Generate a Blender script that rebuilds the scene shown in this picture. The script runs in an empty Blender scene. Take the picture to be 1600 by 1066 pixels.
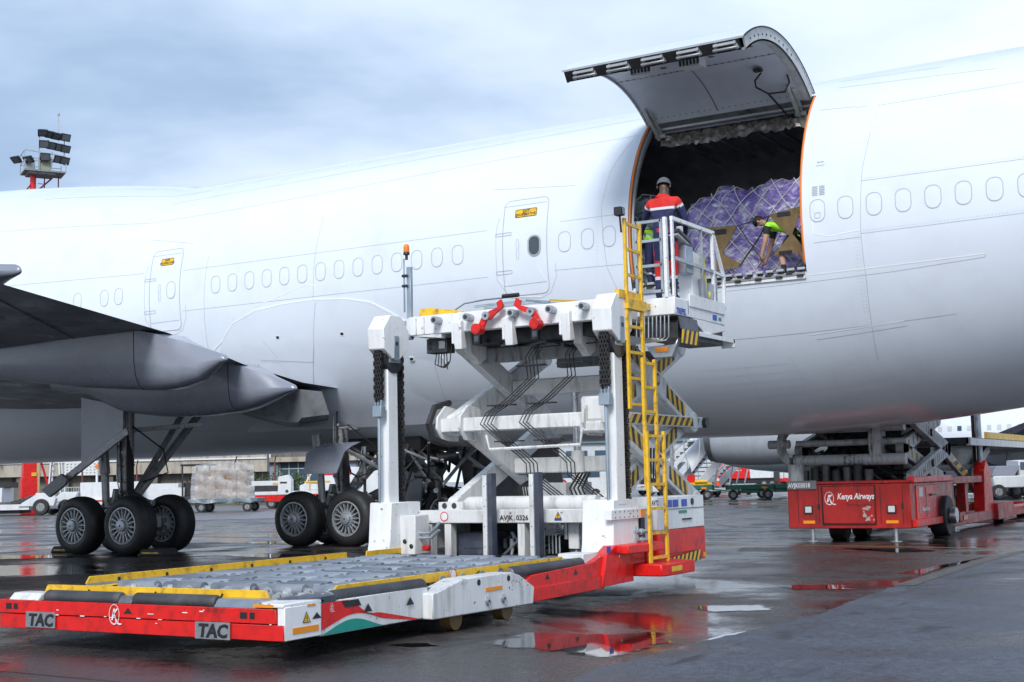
import bpy, bmesh, math, random
from math import sin, cos, pi, radians, sqrt, atan2
from mathutils import Vector, Matrix, Euler
random.seed(7)
scn = bpy.context.scene
col = scn.collection

# ------------------------------------------------------------------ camera
CAM_H = 1.3761
cam_data = bpy.data.cameras.new('camera')
cam = bpy.data.objects.new('camera', cam_data)
col.objects.link(cam)
psi, pit, rol = .5294, .1026, -.0225
fw = Vector((-sin(psi)*cos(pit), cos(psi)*cos(pit), sin(pit)))
rt = Vector((cos(psi), sin(psi), 0)); up = rt.cross(fw)
r2 = rt*cos(rol) + up*sin(rol); u2 = -rt*sin(rol) + up*cos(rol)
mw = Matrix((r2, u2, -fw)).transposed().to_4x4()
mw.translation = Vector((0, 0, CAM_H))
cam.matrix_world = mw
cam_data.sensor_width = 36
cam_data.lens = 2103/1600*36
cam_data.clip_start = .1
cam_data.clip_end = 3000
scn.camera = cam

# ------------------------------------------------------------------ sky and sun
SUN_EL, SUN_AZ = radians(40), radians(162)      # azimuth clockwise from +Y
world = bpy.data.worlds.new('World'); scn.world = world
world.use_nodes = True
nt = world.node_tree; N = nt.nodes; L = nt.links
N.clear()
out = N.new('ShaderNodeOutputWorld'); bg = N.new('ShaderNodeBackground')
sky = N.new('ShaderNodeTexSky'); sky.sky_type = 'NISHITA'; sky.sun_disc = False
sky.sun_elevation = SUN_EL; sky.sun_rotation = SUN_AZ; sky.altitude = 1600; sky.dust_density = 1.5
tc = N.new('ShaderNodeTexCoord')
sep = N.new('ShaderNodeSeparateXYZ'); L.new(tc.outputs['Generated'], sep.inputs[0])
def math_n(op, a, b=None, clamp=False):
    n = N.new('ShaderNodeMath'); n.operation = op; n.use_clamp = clamp
    for i, x in enumerate((a, b)):
        if x is None: continue
        if isinstance(x, (int, float)): n.inputs[i].default_value = x
        else: L.new(x, n.inputs[i])
    return n.outputs[0]
zc = math_n('ADD', math_n('MAXIMUM', sep.outputs['Z'], 0), .22)
px = math_n('DIVIDE', sep.outputs['X'], zc); py = math_n('DIVIDE', sep.outputs['Y'], zc)
cmb = N.new('ShaderNodeCombineXYZ'); L.new(px, cmb.inputs[0]); L.new(py, cmb.inputs[1])
def noise_n(scale, detail, rough, vec, dist=0., off=0.):
    mp = N.new('ShaderNodeMapping'); mp.inputs['Location'].default_value = (off, off*.7, off*.3)
    L.new(vec, mp.inputs[0])
    n = N.new('ShaderNodeTexNoise'); n.inputs['Scale'].default_value = scale
    n.inputs['Detail'].default_value = detail; n.inputs['Roughness'].default_value = rough
    n.inputs['Distortion'].default_value = dist
    L.new(mp.outputs[0], n.inputs['Vector']); return n.outputs['Fac']
def ramp_n(fac, stops):
    r = N.new('ShaderNodeValToRGB'); e = r.color_ramp.elements
    while len(e) < len(stops): e.new(.5)
    for k, (p, c) in enumerate(stops): e[k].position = p; e[k].color = (*c, 1)
    L.new(fac, r.inputs[0]); return r.outputs[0]
cloud_fac = noise_n(.55, 6, .5, cmb.outputs[0], .25, 5.3)
shade_fac = noise_n(.80, 6, .52, cmb.outputs[0], .3, 1.9)
lift = math_n('MULTIPLY', math_n('SUBTRACT', .40, sep.outputs['Z']), .42)   # low sky is brighter and whiter
shade = math_n('ADD', shade_fac, lift)
cloud_col = ramp_n(shade, [(.34, (3.7, 5.2, 7.8)), (.44, (5.0, 6.8, 9.6)), (.53, (8.0, 9.7, 12.2)), (.64, (11.2, 12.5, 14.0))])
mixf = ramp_n(cloud_fac, [(.28, (.80,)*3), (.46, (1,)*3)])
mx = N.new('ShaderNodeMix'); mx.data_type = 'RGBA'
L.new(mixf, mx.inputs[0]); L.new(sky.outputs[0], mx.inputs[6]); L.new(cloud_col, mx.inputs[7])
L.new(mx.outputs[2], bg.inputs[0]); bg.inputs[1].default_value = .078
L.new(bg.outputs[0], out.inputs[0])

sun_d = bpy.data.lights.new('sun', 'SUN'); sun_d.energy = 2.7; sun_d.angle = radians(20); sun_d.color = (1, .985, .96)
sun = bpy.data.objects.new('sun', sun_d); col.objects.link(sun)
sv = Vector((sin(SUN_AZ)*cos(SUN_EL), cos(SUN_AZ)*cos(SUN_EL), sin(SUN_EL)))
sun.rotation_euler = sv.to_track_quat('Z', 'Y').to_euler()
sun.location = (0, -20, 60)
scn.view_settings.view_transform = 'Standard'; scn.view_settings.look = 'None'
scn.view_settings.exposure = 0.16; scn.view_settings.gamma = 1; scn.view_settings.use_curve_mapping = False

# ------------------------------------------------------------------ helpers
class M:
    """collects verts and faces of one mesh"""
    def __init__(s): s.v = []; s.f = []; s.m = []; s.flat = set()
    def add(s, vs, fs, mi=0):
        o = len(s.v); s.v += [tuple(p) for p in vs]
        for f in fs: s.f.append(tuple(i+o for i in f)); s.m.append(mi)
        return s
    def box(s, x0, x1, y0, y1, z0, z1, mi=0):
        vs = [(x, y, z) for x in (x0, x1) for y in (y0, y1) for z in (z0, z1)]
        return s.add(vs, [(0,1,3,2),(4,6,7,5),(0,4,5,1),(2,3,7,6),(0,2,6,4),(1,5,7,3)], mi)
    def bar(s, p, q, w, h, mi=0, upv=(0,0,1)):
        p = Vector(p); q = Vector(q); d = (q-p).normalized(); u = Vector(upv)
        if abs(d.dot(u)) > .98: u = Vector((0,1,0))
        a = d.cross(u).normalized(); b = a.cross(d)
        vs = [c + a*i*w/2 + b*j*h/2 for c in (p, q) for i in (-1,1) for j in (-1,1)]
        return s.add(vs, [(0,1,3,2),(4,6,7,5),(0,4,5,1),(2,3,7,6),(0,2,6,4),(1,5,7,3)], mi)
    def cyl(s, p, q, r, n=12, r2=None, mi=0, caps=True):
        p = Vector(p); q = Vector(q); d = (q-p).normalized()
        u = Vector((0,0,1)) if abs(d.z) < .9 else Vector((1,0,0))
        a = d.cross(u).normalized(); b = d.cross(a); r2 = r if r2 is None else r2
        vs = [p + (a*cos(t)+b*sin(t))*r for t in [2*pi*k/n for k in range(n)]] + [q + (a*cos(t)+b*sin(t))*r2 for t in [2*pi*k/n for k in range(n)]]
        fs = [(k, (k+1)%n, n+(k+1)%n, n+k) for k in range(n)]
        if caps: fs += [tuple(range(n))[::-1], tuple(range(n, 2*n))]
        return s.add(vs, fs, mi)
    def tube(s, pts, r, n=6, mi=0, rads=None):
        pts = [Vector(p) for p in pts]; vs = []; a = None
        for i, p in enumerate(pts):
            d = (pts[min(i+1, len(pts)-1)] - pts[max(i-1, 0)]).normalized()
            if a is None:
                u = Vector((0,0,1)) if abs(d.z) < .9 else Vector((1,0,0)); a = d.cross(u).normalized()
            else: a = (a - d*a.dot(d)).normalized()
            b = d.cross(a); rr = rads[i] if rads else r
            vs += [p + (a*cos(2*pi*k/n)+b*sin(2*pi*k/n))*rr for k in range(n)]
        fs = [(i*n+k, i*n+(k+1)%n, (i+1)*n+(k+1)%n, (i+1)*n+k) for i in range(len(pts)-1) for k in range(n)]
        fs += [tuple(range(n))[::-1], tuple(range((len(pts)-1)*n, len(pts)*n))]
        return s.add(vs, fs, mi)
    def prism(s, poly, ax, a0, a1, mi=0):
        """poly extruded along axis: x takes (y,z), y takes (x,z), z takes (x,y)"""
        mk = {'x': lambda u, v, a: (a,u,v), 'y': lambda u, v, a: (u,a,v), 'z': lambda u, v, a: (u,v,a)}[ax]
        n = len(poly); vs = [mk(u, v, a0) for u, v in poly] + [mk(u, v, a1) for u, v in poly]
        return s.add(vs, [tuple(range(n))[::-1], tuple(range(n, 2*n))] + [(k, (k+1)%n, n+(k+1)%n, n+k) for k in range(n)], mi)
    def lathe(s, prof, o, ax, n=24, mi=0):
        """prof [(r, t)] turned about axis ax ('x','y','z') through o"""
        o = Vector(o); e = {'x': (Vector((1,0,0)),Vector((0,1,0)),Vector((0,0,1))), 'y': (Vector((0,1,0)),Vector((0,0,1)),Vector((1,0,0))), 'z': (Vector((0,0,1)),Vector((1,0,0)),Vector((0,1,0)))}[ax]
        vs = [o + e[0]*t + (e[1]*cos(2*pi*k/n)+e[2]*sin(2*pi*k/n))*r for r, t in prof for k in range(n)]
        m = len(prof)
        return s.add(vs, [(i*n+k, i*n+(k+1)%n, (i+1)*n+(k+1)%n, (i+1)*n+k) for i in range(m-1) for k in range(n)], mi)
    def loft(s, secs, mi=0, closed=True, caps=True):
        n = len(secs[0]); vs = [p for q in secs for p in q]
        fs = [(i*n+k, i*n+(k+1)%n, (i+1)*n+(k+1)%n, (i+1)*n+k) for i in range(len(secs)-1) for k in range(n if closed else n-1)]
        if caps: fs += [tuple(range(n))[::-1], tuple(range((len(secs)-1)*n, len(secs)*n))]
        return s.add(vs, fs, mi)
    def xf(s, mat, start=0):
        s.v = s.v[:start] + [tuple(mat @ Vector(p)) for p in s.v[start:]]; return s
    def mesh(s, name, mats, org=(0,0,0), sharp=38):
        me = bpy.data.meshes.new(name); ox, oy, oz = org
        me.from_pydata([(x-ox, y-oy, z-oz) for x, y, z in s.v], [], s.f)
        for m in (mats if isinstance(mats, (list, tuple)) else [mats]): me.materials.append(m)
        for p, mi in zip(me.polygons, s.m): p.material_index = mi
        bm = bmesh.new(); bm.from_mesh(me); bmesh.ops.recalc_face_normals(bm, faces=bm.faces); bm.to_mesh(me); bm.free()
        me.polygons.foreach_set('use_smooth', [True]*len(me.polygons))
        me.set_sharp_from_angle(angle=radians(sharp))
        me.update(); return me
    def build(s, name, mats, parent=None, bevel=0, sharp=38, org=None):
        if org is None: org = ORG.get(root_of(parent).name, (0,0,0)) if parent else (0,0,0)
        o = bpy.data.objects.new(name, s.mesh(name, mats, org, sharp)); col.objects.link(o)
        if parent: o.parent = parent
        if bevel:
            b = o.modifiers.new('bevel', 'BEVEL'); b.width = bevel; b.segments = 1; b.limit_method = 'ANGLE'; b.angle_limit = radians(40)
            b.harden_normals = False
        return o
ORG = {}
def root_of(o):
    while o.parent: o = o.parent
    return o
def tag(o, label=None, cat=None, group=None, kind=None):
    for k, x in (('label', label), ('category', cat), ('group', group), ('kind', kind)):
        if x: o[k] = x
    return o
def thing(name, label, cat, loc=(0,0,0), group=None, rz=0):
    """an Empty at the base; parts under it are modelled in world metres and shifted by loc (so rz turns about loc)"""
    o = bpy.data.objects.new(name, None); o.empty_display_size = .3
    o.location = loc; o.rotation_euler.z = rz; col.objects.link(o); ORG[o.name] = tuple(loc)
    return tag(o, label, cat, group)
def local_thing(name, label, cat, loc, rz=0, group=None):
    """same, but parts are modelled about the thing's own origin"""
    o = thing(name, label, cat, loc, group, rz); ORG[o.name] = (0,0,0); return o
def copy_thing(o, loc=None, rz=None, label=None, parent=None):
    c = o.copy(); col.objects.link(c)
    if parent is not None: c.parent = parent
    if loc is not None: c.location = loc
    if rz is not None: c.rotation_euler.z = rz
    if label: c['label'] = label
    for ch in list(o.children): copy_thing(ch, parent=c)
    return c
def instance(o, loc, rot=None, parent=None):
    c = o.copy(); col.objects.link(c); c.location = loc
    if rot: c.rotation_euler = rot
    if parent: c.parent = parent
    return c

def mat(name, color, rough=.5, metal=0., var=.12, vs=2.5, dirt=None, damt=.5, ds=1.2, streak=False, bump=0., bs=60., coat=0., spec=.5, rvar=.12, emit=None, wear=None, rnd=0.):
    m = bpy.data.materials.new(name); m.use_nodes = True
    t = m.node_tree; n = t.nodes; l = t.links; b = n['Principled BSDF']
    c = n.new('ShaderNodeTexCoord')
    def nz(scale, detail=5, stretch=None):
        x = n.new('ShaderNodeTexNoise'); x.inputs['Scale'].default_value = scale; x.inputs['Detail'].default_value = detail
        x.inputs['Roughness'].default_value = .6
        if stretch:
            mp = n.new('ShaderNodeMapping'); mp.inputs['Scale'].default_value = stretch
            l.new(c.outputs['Object'], mp.inputs[0]); l.new(mp.outputs[0], x.inputs['Vector'])
        else: l.new(c.outputs['Object'], x.inputs['Vector'])
        return x.outputs['Fac']
    def mr(v, a0, a1, b0, b1):
        x = n.new('ShaderNodeMapRange'); l.new(v, x.inputs[0])
        for i, q in enumerate((a0, a1, b0, b1)): x.inputs[i+1].default_value = q
        return x.outputs[0]
    def mixc(f, a, bb):
        x = n.new('ShaderNodeMix'); x.data_type = 'RGBA'
        l.new(f, x.inputs[0])
        for i, q in ((6, a), (7, bb)):
            if isinstance(q, tuple): x.inputs[i].default_value = (*q, 1)
            else: l.new(q, x.inputs[i])
        return x.outputs[2]
    base = nz(vs)
    cc = mixc(mr(base, .3, .7, 0, 1), tuple(k*(1-var) for k in color), tuple(min(1, k*(1+var)) for k in color))
    if dirt:
        d = nz(ds*6, 6, (1, 1, .16)) if streak else nz(ds*4, 7)
        big = nz(ds, 3)
        md = n.new('ShaderNodeMath'); md.operation = 'MULTIPLY'
        l.new(mr(d, .48, .72, 0, 1), md.inputs[0]); l.new(mr(big, .35, .65, .15, damt*1.6), md.inputs[1])
        md.use_clamp = True
        cc = mixc(md.outputs[0], cc, dirt)
    if wear:                                              # chipped edges
        bv = n.new('ShaderNodeBevel'); bv.samples = 4; bv.inputs[0].default_value = .022
        ge = n.new('ShaderNodeNewGeometry'); vm = n.new('ShaderNodeVectorMath'); vm.operation = 'DOT_PRODUCT'
        l.new(bv.outputs[0], vm.inputs[0]); l.new(ge.outputs['Normal'], vm.inputs[1])
        ed = mr(vm.outputs['Value'], .93, .82, 0, 1); cn = mr(nz(26, 5), .52, .60, 0, 1)
        me_ = n.new('ShaderNodeMath'); me_.operation = 'MULTIPLY'; l.new(ed, me_.inputs[0]); l.new(cn, me_.inputs[1])
        sp_ = mr(nz(15, 6), .665, .69, 0, 1); ma = n.new('ShaderNodeMath'); ma.operation = 'MAXIMUM'; l.new(me_.outputs[0], ma.inputs[0]); l.new(sp_, ma.inputs[1])
        cc = mixc(ma.outputs[0], cc, wear)
    if rnd:
        oi = n.new('ShaderNodeObjectInfo'); mu = n.new('ShaderNodeMix'); mu.data_type = 'RGBA'; mu.blend_type = 'MULTIPLY'; mu.inputs[0].default_value = 1
        l.new(cc, mu.inputs[6]); l.new(mr(oi.outputs['Random'], 0, 1, 1-rnd, 1+rnd), mu.inputs[7]); cc = mu.outputs[2]
    l.new(cc, b.inputs['Base Color'])
    l.new(mr(nz(vs*2.3), .3, .7, max(.02, rough-rvar), min(1, rough+rvar)), b.inputs['Roughness'])
    b.inputs['Metallic'].default_value = metal; b.inputs['Specular IOR Level'].default_value = spec
    if coat: b.inputs['Coat Weight'].default_value = coat; b.inputs['Coat Roughness'].default_value = .08
    if bump:
        bp = n.new('ShaderNodeBump'); bp.inputs['Strength'].default_value = bump; bp.inputs['Distance'].default_value = .02
        l.new(nz(bs, 4), bp.inputs['Height']); l.new(bp.outputs[0], b.inputs['Normal'])
    if emit: b.inputs['Emission Color'].default_value = (*emit[0], 1); b.inputs['Emission Strength'].default_value = emit[1]
    return m
GRIME = (.05, .045, .04)
white = mat('white_paint', (.80, .81, .82), .36, var=.04, dirt=(.3, .29, .27), damt=.18, ds=1.3, streak=True, wear=(.28,.26,.24))
white_old = mat('worn_white_paint', (.70, .71, .71), .45, var=.06, dirt=(.18, .17, .155), damt=.45, ds=1.6, streak=True, wear=(.16,.13,.11))
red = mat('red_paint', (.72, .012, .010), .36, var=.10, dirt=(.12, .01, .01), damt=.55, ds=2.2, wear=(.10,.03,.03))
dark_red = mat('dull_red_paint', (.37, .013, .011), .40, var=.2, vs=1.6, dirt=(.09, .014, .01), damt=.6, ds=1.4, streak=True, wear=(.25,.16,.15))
yellow = mat('yellow_paint', (.85, .50, .02), .42, var=.08, dirt=(.16, .10, .03), damt=.6, ds=2.5, wear=(.12,.10,.07))
black = mat('black_paint', (.018, .018, .02), .45, var=.2)
rubber = mat('black_rubber', (.022, .022, .024), .62, var=.25, vs=4, bump=.15, bs=45)
roller_rubber = mat('roller_rubber', (.045, .05, .06), .55, var=.3, vs=3, bump=.15, dirt=(.12, .12, .12), damt=.5)
galv = mat('galvanised_steel', (.42, .46, .50), .42, .55, var=.15, vs=4, dirt=(.10, .10, .10), damt=.4)
steel = mat('bare_steel', (.50, .51, .53), .32, .9, var=.15, vs=5)
zinc = mat('blue_zinc', (.35, .42, .48), .4, .6, var=.15)
dark_steel = mat('dark_greasy_steel', (.06, .062, .068), .42, .5, var=.4, vs=8)
navy_plastic = mat('navy_plastic', (.045, .055, .085), .45, var=.15, dirt=(.16, .16, .17), damt=.3)
grey_beam = mat('weathered_grey_beam', (.26, .27, .28), .6, var=.15, dirt=(.05, .05, .05), damt=1.0, ds=2.5, streak=True)
orange = mat('orange_reflector', (.85, .28, .01), .35, var=.05)
chain_mat = mat('oily_chain', (.035, .034, .035), .38, .5, var=.4, vs=20)
blue_sign = mat('blue_sign', (.02, .08, .42), .4)
green_sign = mat('green_sign', (.01, .25, .17), .4)
teal = mat('teal_paint', (.005, .28, .22), .4, var=.08)
ink = mat('black_ink', (.015, .015, .018), .5)
glass = mat('dark_glass', (.03, .05, .07), .06, var=.2, rvar=.02, spec=.8)

def text_mesh(s, size, m, name='lettering', extrude=.001, bold=0., parent=None, loc=(0,0,0), xdir=(1,0,0), ydir=(0,0,1), align='LEFT', shear=0., sx=1.):
    """flat lettering as mesh; xdir runs along the line, ydir up the letters"""
    cu = bpy.data.curves.new(name, 'FONT'); cu.body = s; cu.size = size; cu.extrude = extrude; cu.offset = bold; cu.align_x = align; cu.shear = shear
    cu.resolution_u = 2
    o = bpy.data.objects.new(name, cu); col.objects.link(o)
    bpy.context.view_layer.update()
    me = bpy.data.meshes.new_from_object(o.evaluated_get(bpy.context.evaluated_depsgraph_get()))
    bpy.data.objects.remove(o); bpy.data.curves.remove(cu)
    x = Vector(xdir).normalized(); y = Vector(ydir).normalized(); z = x.cross(y)
    mt = Matrix((x*sx, y, z)).transposed().to_4x4()
    org = Vector(ORG.get(root_of(parent).name, (0,0,0))) if parent else Vector((0,0,0))
    mt.translation = Vector(loc) - org
    me.transform(mt); me.materials.clear(); me.materials.append(m); me.name = name
    q = bpy.data.objects.new(name, me); col.objects.link(q)
    if parent: q.parent = parent
    return q
def airline_logo(u0, v0, s, fn, m, parent, name='round_logo'):
    """ring with a swash tail and an italic K inside; fn(u, v) gives a point on the surface"""
    b = M(); n = 40; vs = []; fs = []
    for k in range(n+1):
        t = radians(-62) - 2*pi*k/n*.985; w = .055 + .025*sin(t*.5+1)
        vs += [fn(u0+s*(.42+0)*cos(t)*.86, v0+s*.5*sin(t)), fn(u0+s*(.42-w)*cos(t)*.86, v0+s*(.5-w)*sin(t))]
    for k in range(n): fs.append((2*k, 2*k+1, 2*k+3, 2*k+2))
    b.add(vs, fs)
    def poly(ps): b.add([fn(u0+s*x, v0+s*y) for x, y in ps], [tuple(range(len(ps)))])
    poly([(-.20,-.28),(-.09,-.28),(.06,.28),(-.05,.28)])            # stem
    poly([(-.06,-.02),(.02,.02),(.27,.29),(.15,.29),(-.07,.06)])     # upper arm
    poly([(-.03,.05),(.05,.0),(.20,-.30),(.36,-.42),(.52,-.42),(.50,-.48),(.33,-.50),(.13,-.38),(-.01,-.02)])  # leg with tail
    return b.build(name, m, parent)
def hazard(b, o, u, v, n, my=0, mk=1, lean=.6):
    """yellow and black slanted bands over the parallelogram o, o+u, o+v"""
    o = Vector(o); u = Vector(u); v = Vector(v); nn = u.cross(v).normalized()*.003
    for k in range(n*2):
        a0 = k/(2*n); a1 = (k+1)/(2*n); sh = lean/(2*n)
        q = [o+u*max(0, a0-sh), o+u*max(0, a1-sh), o+u*min(1, a1+sh)+v, o+u*min(1, a0+sh)+v]
        b.add([p+nn for p in q]+[p-nn for p in q], [(0,1,2,3),(7,6,5,4),(0,4,5,1),(1,5,6,2),(2,6,7,3),(3,7,4,0)], my if k % 2 == 0 else mk)

# ------------------------------------------------------------------ ground
def ground_mat(name, c1, c2, wet_lo, wet_hi, grain, scale, dry=(.22,.46)):
    m = bpy.data.materials.new(name); m.use_nodes = True
    t = m.node_tree; n = t.nodes; l = t.links; b = n['Principled BSDF']
    c = n.new('ShaderNodeTexCoord')
    def nz(s, d, r=.55, st=(1,1,1), dist=0):
        mp = n.new('ShaderNodeMapping'); mp.inputs['Scale'].default_value = st; l.new(c.outputs['Object'], mp.inputs[0])
        x = n.new('ShaderNodeTexNoise'); x.inputs['Scale'].default_value = s; x.inputs['Detail'].default_value = d; x.inputs['Roughness'].default_value = r
        x.inputs['Distortion'].default_value = dist
        l.new(mp.outputs[0], x.inputs['Vector']); return x.outputs['Fac']
    def mr(v, a0, a1, b0, b1):
        x = n.new('ShaderNodeMapRange'); x.interpolation_type = 'SMOOTHSTEP'; l.new(v, x.inputs[0])
        for i, q in enumerate((a0, a1, b0, b1)): x.inputs[i+1].default_value = q
        return x.outputs[0]
    wetn = nz(scale, 12, .62, (1, 1, 1), .5); patch = nz(scale*2.3, 5, .6)
    f1 = nz(14, 6, .75); f2 = nz(60, 3, .7)
    mm = n.new('ShaderNodeMix'); mm.data_type = 'FLOAT'; mm.inputs[0].default_value = .45; l.new(f1, mm.inputs[2]); l.new(f2, mm.inputs[3]); fine = mm.outputs[0]
    stain = nz(scale*4.5, 8, .65, (1, .45, 1), .8)
    wet = mr(wetn, wet_lo, wet_hi, 0, 1)
    mx = n.new('ShaderNodeMix'); mx.data_type = 'RGBA'; l.new(mr(patch, .35, .65, 0, 1), mx.inputs[0])
    mx.inputs[6].default_value = (*c1, 1); mx.inputs[7].default_value = (*c2, 1)
    m2 = n.new('ShaderNodeMix'); m2.data_type = 'RGBA'; m2.blend_type = 'MULTIPLY'; m2.inputs[0].default_value = 1
    l.new(mx.outputs[2], m2.inputs[6]); l.new(mr(fine, .36, .64, .35, 1.6), m2.inputs[7])
    m3 = n.new('ShaderNodeMix'); m3.data_type = 'RGBA'; l.new(wet, m3.inputs[0])
    l.new(m2.outputs[2], m3.inputs[6]); m3.inputs[7].default_value = (c1[0]*.5, c1[1]*.5, c1[2]*.5, 1)
    m4 = n.new('ShaderNodeMix'); m4.data_type = 'RGBA'; l.new(mr(stain, .56, .66, 0, .75), m4.inputs[0]); l.new(m3.outputs[2], m4.inputs[6]); m4.inputs[7].default_value = (c1[0]*.3, c1[1]*.28, c1[2]*.28, 1)
    l.new(m4.outputs[2], b.inputs['Base Color'])
    ro = n.new('ShaderNodeMix'); ro.data_type = 'FLOAT'; l.new(wet, ro.inputs[0]); l.new(mr(patch, .3, .7, dry[0], dry[1]), ro.inputs[2]); ro.inputs[3].default_value = .05
    ra = n.new('ShaderNodeMath'); ra.operation = 'ADD'; ra.use_clamp = True; l.new(ro.outputs[0], ra.inputs[0]); l.new(mr(f1, .35, .65, -.07, .10), ra.inputs[1])
    l.new(ra.outputs[0], b.inputs['Roughness'])
    st = n.new('ShaderNodeMix'); st.data_type = 'FLOAT'; l.new(wet, st.inputs[0]); st.inputs[2].default_value = grain; st.inputs[3].default_value = .03
    bp = n.new('ShaderNodeBump'); bp.inputs['Distance'].default_value = .016; l.new(st.outputs[0], bp.inputs['Strength']); l.new(fine, bp.inputs['Height'])
    l.new(bp.outputs[0], b.inputs['Normal']); b.inputs['Specular IOR Level'].default_value = .5
    return m
apron_mat = ground_mat('wet_apron_asphalt', (.024, .022, .023), (.064, .053, .049), .47, .59, .5, .22, (.15,.52))
patch_mat = ground_mat('rough_asphalt_strip', (.046, .054, .072), (.085, .096, .12), .56, .66, 1.0, .35, (.28,.55))
paver_mat = mat('paver_blocks', (.16, .15, .16), .35, var=.2)
def sheet(name, poly, z, m, kind='structure', thick=0.):
    b = M()
    if thick: b.prism(poly, 'z', z-thick, z)
    else: b.add([(x, y, z) for x, y in poly], [tuple(range(len(poly)))])
    o = b.build(name, m); o['kind'] = kind; return o
sheet('ground', [(-900,-60),(900,-60),(900,1500),(-900,1500)], 0, apron_mat)
def wobble(poly, step, amp, closed=True):
    o = []; n = len(poly)
    for i in range(n if closed else n-1):
        p = Vector(poly[i]); q = Vector(poly[(i+1) % n]); k = max(1, int((q-p).length/step)); d = (q-p).normalized(); nn = Vector((-d.y, d.x))
        for j in range(k):
            t = j/k; o.append(tuple(p.lerp(q, t) + nn*random.uniform(-amp, amp)*(1 if j else .4)))
    if not closed: o.append(tuple(poly[-1]))
    return o
edge = [(-4.28,2.0),(-4.34,7.98),(-4.46,8.79),(-4.42,9.46),(-4.41,10.29),(-4.25,11.5),(-4.15,13.04),(-4.28,14.8),(-4.31,16.27),(-4.33,17.59),(-4.35,20.74),(-4.14,23.73)]
sheet('asphalt_strip', wobble(edge, .10, .025, False) + [(-4.1,24.4),(-3,26),(3,29),(9,30),(9,2)], .022, patch_mat, thick=.02)
water = mat('puddle_water', (.012, .012, .013), .02, var=.2, rvar=.012, spec=.6)
PUD = [[(-4.32,10.15),(-4.50,10.6),(-4.47,10.9),(-4.43,11.25),(-4.33,11.5),(-4.22,12.0),(-4.20,11.6),(-4.27,11.2),(-4.38,10.71),(-4.36,10.3)],
       [(-6.37,10.05),(-6.4,10.82),(-5.99,10.9),(-5.39,10.9),(-5.1,11.3),(-4.75,11.07),(-4.52,10.4),(-4.48,9.53),(-4.57,9.22),(-4.92,9.27),(-5.26,9.38),(-5.95,9.64)],
       [(-12.5,7.4),(-10.2,7.45),(-9.2,7.35),(-8.6,7.05),(-8.8,6.6),(-9.4,6.2),(-12.5,5.8)],
       [(-4.91,18.25),(-4.8,19.53),(-4.59,20.99),(-4.44,22.63),(-4.44,20.29),(-4.50,18.94),(-4.52,17.64)]]
PUD += [[(-6.9,9.5),(-6.6,9.75),(-6.3,9.6),(-6.6,9.4)], [(-7.6,24.3),(-6.2,24.6),(-5.2,23.6),(-6.0,22.9)], [(-9.4,24.2),(-8.2,24.5),(-8.0,23.4),(-9.0,23.0)], [(-5.9,16.2),(-5.0,16.6),(-4.6,15.8),(-5.4,15.5)], [(-5.8,13.4),(-5.0,13.9),(-4.7,13.2),(-5.3,12.8)],
        [(-25.5,19.5),(-23,20.2),(-21,19.5),(-23,18.3)], [(-19.5,20.5),(-17.6,21.4),(-16,21),(-17,19.8)], [(-24,25),(-20,27),(-17,26),(-20,24)], [(-15.5,17),(-13.6,18.3),(-12.4,17.6),(-13.8,16.4)]]
def water_material():
    t = water.node_tree; n = t.nodes; l = t.links; b = n['Principled BSDF']
    at = n.new('ShaderNodeAttribute'); at.attribute_name = 'depth'; c = n.new('ShaderNodeTexCoord'); x = n.new('ShaderNodeTexNoise'); x.inputs['Scale'].default_value = 3.2; x.inputs['Detail'].default_value = 9; x.inputs['Roughness'].default_value = .65
    l.new(c.outputs['Object'], x.inputs['Vector']); ad = n.new('ShaderNodeMath'); ad.operation = 'ADD'; l.new(at.outputs['Fac'], ad.inputs[0]); l.new(x.outputs[0], ad.inputs[1])
    mr = n.new('ShaderNodeMapRange'); mr.interpolation_type = 'SMOOTHSTEP'; l.new(ad.outputs[0], mr.inputs[0]); mr.inputs[1].default_value = .86; mr.inputs[2].default_value = 1.02; l.new(mr.outputs[0], b.inputs['Alpha'])
water_material()
for p in PUD:
    q = wobble(p, .12, .03); nq = len(q); cx = sum(a[0] for a in q)/nq; cy_ = sum(a[1] for a in q)/nq; b = M()
    b.add([(cx+(x-cx)*k, cy_+(y-cy_)*k, .004) for k in (1.15,.62) for x, y in q]+[(cx,cy_,.004)], [(i,(i+1)%nq,nq+(i+1)%nq,nq+i) for i in range(nq)]+[(nq+i,nq+(i+1)%nq,2*nq) for i in range(nq)])
    o = b.build('puddle', water); o['kind'] = 'structure'; at = o.data.attributes.new('depth', 'FLOAT', 'POINT'); at.data.foreach_set('value', [0.]*nq+[.62]*nq+[.7])
joint_m = mat('slab_joint', (.012,.012,.012), .5)
for a, c in (((-14,7.3),(-4.4,6.9)), ((-40,19.2),(-4.4,17.6)), ((-60,36.5),(-4.2,30)), ((-14.5,4),(-15.5,40))):
    d = (Vector(c)-Vector(a)).normalized(); s = Vector((-d.y,d.x))*.012
    sheet('slab_joint', [tuple(Vector(a)+s), tuple(Vector(c)+s), tuple(Vector(c)-s), tuple(Vector(a)-s)], .002, joint_m)
kerb_m = mat('strip_edge_grey', (.10,.095,.09), .6, var=.3, vs=5, bump=.4, bs=30)
sheet('strip_edge', [(-4.34,16.3),(-4.36,20.74),(-4.16,23.73),(-4.0,24.4),(-3.82,24.3),(-3.98,23.6),(-4.15,20.6),(-4.1,16.3)], .026, kerb_m)
line_y = mat('yellow_marking', (.45, .24, .03), .35, var=.3, vs=6, dirt=(.04, .035, .03), damt=.9, ds=3)
sheet('painted_line', [(-40,30.2),(-10.7,25.6),(-4.4,24.62),(-4.4,24.50),(-10.7,25.48),(-40,30.0)], .004, line_y)
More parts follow.
